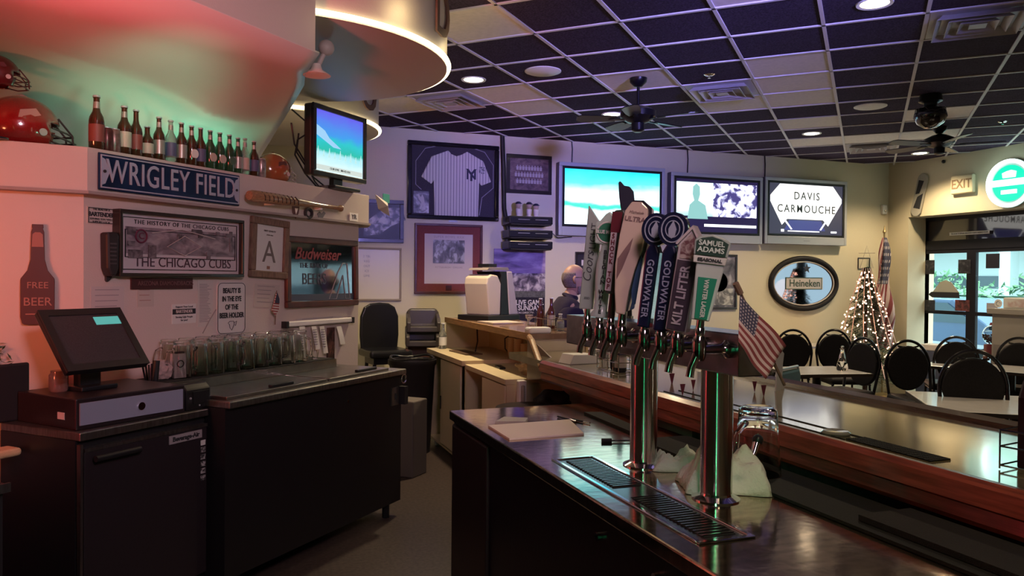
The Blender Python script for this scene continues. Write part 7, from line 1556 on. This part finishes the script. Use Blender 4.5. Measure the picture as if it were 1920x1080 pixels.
def head_extra(bm):
    r = bmesh.ops.create_uvsphere(bm, u_segments=28, v_segments=20, radius=1)
    for v in r['verts']:
        x, y, z = v.co
        # skull back, narrower jaw in front
        nx = x*.102; ny = y*.078; nzz = z*.125
        if z < -.1: nx = nx*(1-.12*(-z)) + .018*(-z); ny *= 1-.28*(-z)
        if x > .55 and z < .15: nx += .006
        if x > .85 and -.1 < z < .2: nx -= .006       # eye sockets
        v.co = Vector((nx+.035, ny, nzz+HZ))
    def part(pts, rad, seg=8):
        b = B().tube(pts, rad, seg); k = [bm.verts.new(p) for p in b.v]
        for f in b.f:
            try: bm.faces.new([k[i] for i in f])
            except ValueError: pass
    part([(.132, 0, HZ+.022), (.152, 0, HZ-.012), (.160, 0, HZ-.030), (.142, 0, HZ-.038)], [.008, .013, .015, .010])
    for sy in (-1, 1): part([(.03, sy*.078, HZ+.025), (.022, sy*.090, HZ+.012), (.024, sy*.090, HZ-.012), (.032, sy*.080, HZ-.03)], [.010, .014, .012, .008])
    # fingers of both hands
    for (hx, hy, hz_, sgn) in ((.36, -.155, 1.235, -1), (.34, .13, 1.20, 1)):
        for j in range(4):
            y0 = hy+(j-1.5)*.019; L_ = (.070, .078, .074, .058)[j]
            part([(hx+.03, y0, hz_+.006), (hx+.03+L_*.5, y0, hz_+.012), (hx+.03+L_*.8, y0, hz_-.006), (hx+.03+L_*.92, y0, hz_-.026)], [.0095, .009, .008, .006])
        part([(hx-.005, hy-sgn*-.030, hz_), (hx+.03, hy-sgn*-.048, hz_-.005), (hx+.055, hy-sgn*-.044, hz_-.012)], [.012, .010, .007])
body = skinmesh('body', [[((0, 0, .95), (.13, .15)), ((0, 0, 1.15), (.12, .14)), ((-.01, 0, 1.36), (.12, .15)), ((0, 0, 1.46), (.06, .065)), ((.02, 0, 1.55), (.055, .055))],
    [((-.01, 0, 1.36), (.12, .15)), ((-.01, -.18, 1.39), .055), ((-.12, -.24, 1.14), .045), ((.22, -.18, 1.225), .032), ((.34, -.155, 1.235), (.018, .034)), ((.385, -.155, 1.238), (.014, .038))],
    [((-.01, 0, 1.36), (.12, .15)), ((-.01, .18, 1.39), .055), ((-.02, .24, 1.12), .045), ((.20, .16, 1.19), .032), ((.32, .13, 1.20), (.018, .034)), ((.365, .13, 1.203), (.014, .038))],
    [((0, 0, .95), (.13, .15)), ((.0, -.10, .88), .085), ((.02, -.11, .48), .055), ((0, -.11, .09), .038), ((.13, -.12, .04), .032)],
    [((0, 0, .95), (.13, .15)), ((.0, .10, .88), .085), ((.03, .11, .48), .055), ((0, .11, .09), .038), ((.13, .12, .04), .032)]], skin, pr_, head_extra)
jm = M('dark_navy_quilt', (0.018, 0.013, 0.034), .85, spec=.2, bump=.35, bscale=18)
skinmesh('jacket', [[((-.05, 0, .90), (.225, .20)), ((-.05, 0, 1.02), (.225, .20)), ((-.06, 0, 1.18), (.225, .195)), ((-.05, 0, 1.36), (.185, .185)), ((.0, 0, 1.455), (.085, .09)), ((.01, 0, 1.505), (.072, .075))],
    [((-.05, 0, 1.36), (.185, .185)), ((-.03, -.19, 1.375), .09), ((-.125, -.25, 1.14), .078), ((.06, -.21, 1.19), .066), ((.27, -.17, 1.23), .048)],
    [((-.05, 0, 1.36), (.185, .185)), ((-.03, .19, 1.375), .09), ((-.03, .25, 1.12), .070), ((.10, .20, 1.16), .062), ((.26, .145, 1.195), .048)]], jm, pr_)
skinmesh('trousers', [[((0, 0, .96), (.15, .165)), ((0, -.10, .86), .105), ((.02, -.11, .48), .075), ((0, -.11, .14), .062)], [((0, 0, .96), (.15, .165)), ((0, .10, .86), .105), ((.03, .11, .48), .075), ((0, .11, .14), .062)]], M('khaki', (0.20, 0.15, 0.12), .8), pr_)
for sy in (-1, 1): B().prism([(-.07, 0), (.19, 0), (.20, .04), (.08, .10), (-.05, .11), (-.08, .05)], sy*.115-.045, sy*.115+.045, 'y').obj('shoe', M('grey_shoe', (0.25, 0.2, 0.2), .6), pr_, bevel=.015)
gl2 = B()
for sy in (-1, 1): gl2.tube([(.150, sy*.034+.022*math.cos(a), HZ+.012+.015*math.sin(a)) for a in [2*PI*k/14 for k in range(14)]], .0025, 5, closed=True); gl2.tube([(.148, sy*.056, HZ+.014), (.09, sy*.080, HZ+.018), (.03, sy*.086, HZ+.018)], .0025, 5)
gl2.tube([(.152, -.012, HZ+.014), (.152, .012, HZ+.014)], .0025, 5); gl2.obj('glasses', ink, pr_)
def shell(name, test, k_, mat):
    bm = bmesh.new(); bmesh.ops.create_uvsphere(bm, u_segments=40, v_segments=28, radius=1)
    dele = [f for f in bm.faces if not test(f.calc_center_median())]; bmesh.ops.delete(bm, geom=dele, context='FACES')
    for v in bm.verts:
        x, y, z = v.co; nx = x*.102; ny = y*.078; nzz = z*.125
        if z < -.1: nx = nx*(1-.12*(-z)) + .018*(-z); ny *= 1-.28*(-z)
        if x > .55 and z < .15: nx += .006
        v.co = Vector((nx*k_+.035, ny*k_, nzz*k_+HZ))
    me = bpy.data.meshes.new(name); bm.to_mesh(me); bm.free(); me.materials.append(mat); me.shade_smooth()
    q = bpy.data.objects.new(name, me); COL.objects.link(q); q.parent = pr_; md = q.modifiers.new('t', 'SOLIDIFY'); md.thickness = .006; md.offset = -1
shell('hair', lambda c: c.x < .05 and -.55 < c.z < .42, 1.05, M('grey_hair', (0.13, 0.10, 0.10), .9, noise=.4, nscale=120))
shell('beard', lambda c: (c.x > .15 and c.z < -.42 and c.z > -.98), 1.06, M('grey_beard', (0.17, 0.13, 0.13), .9, noise=.4, nscale=120))
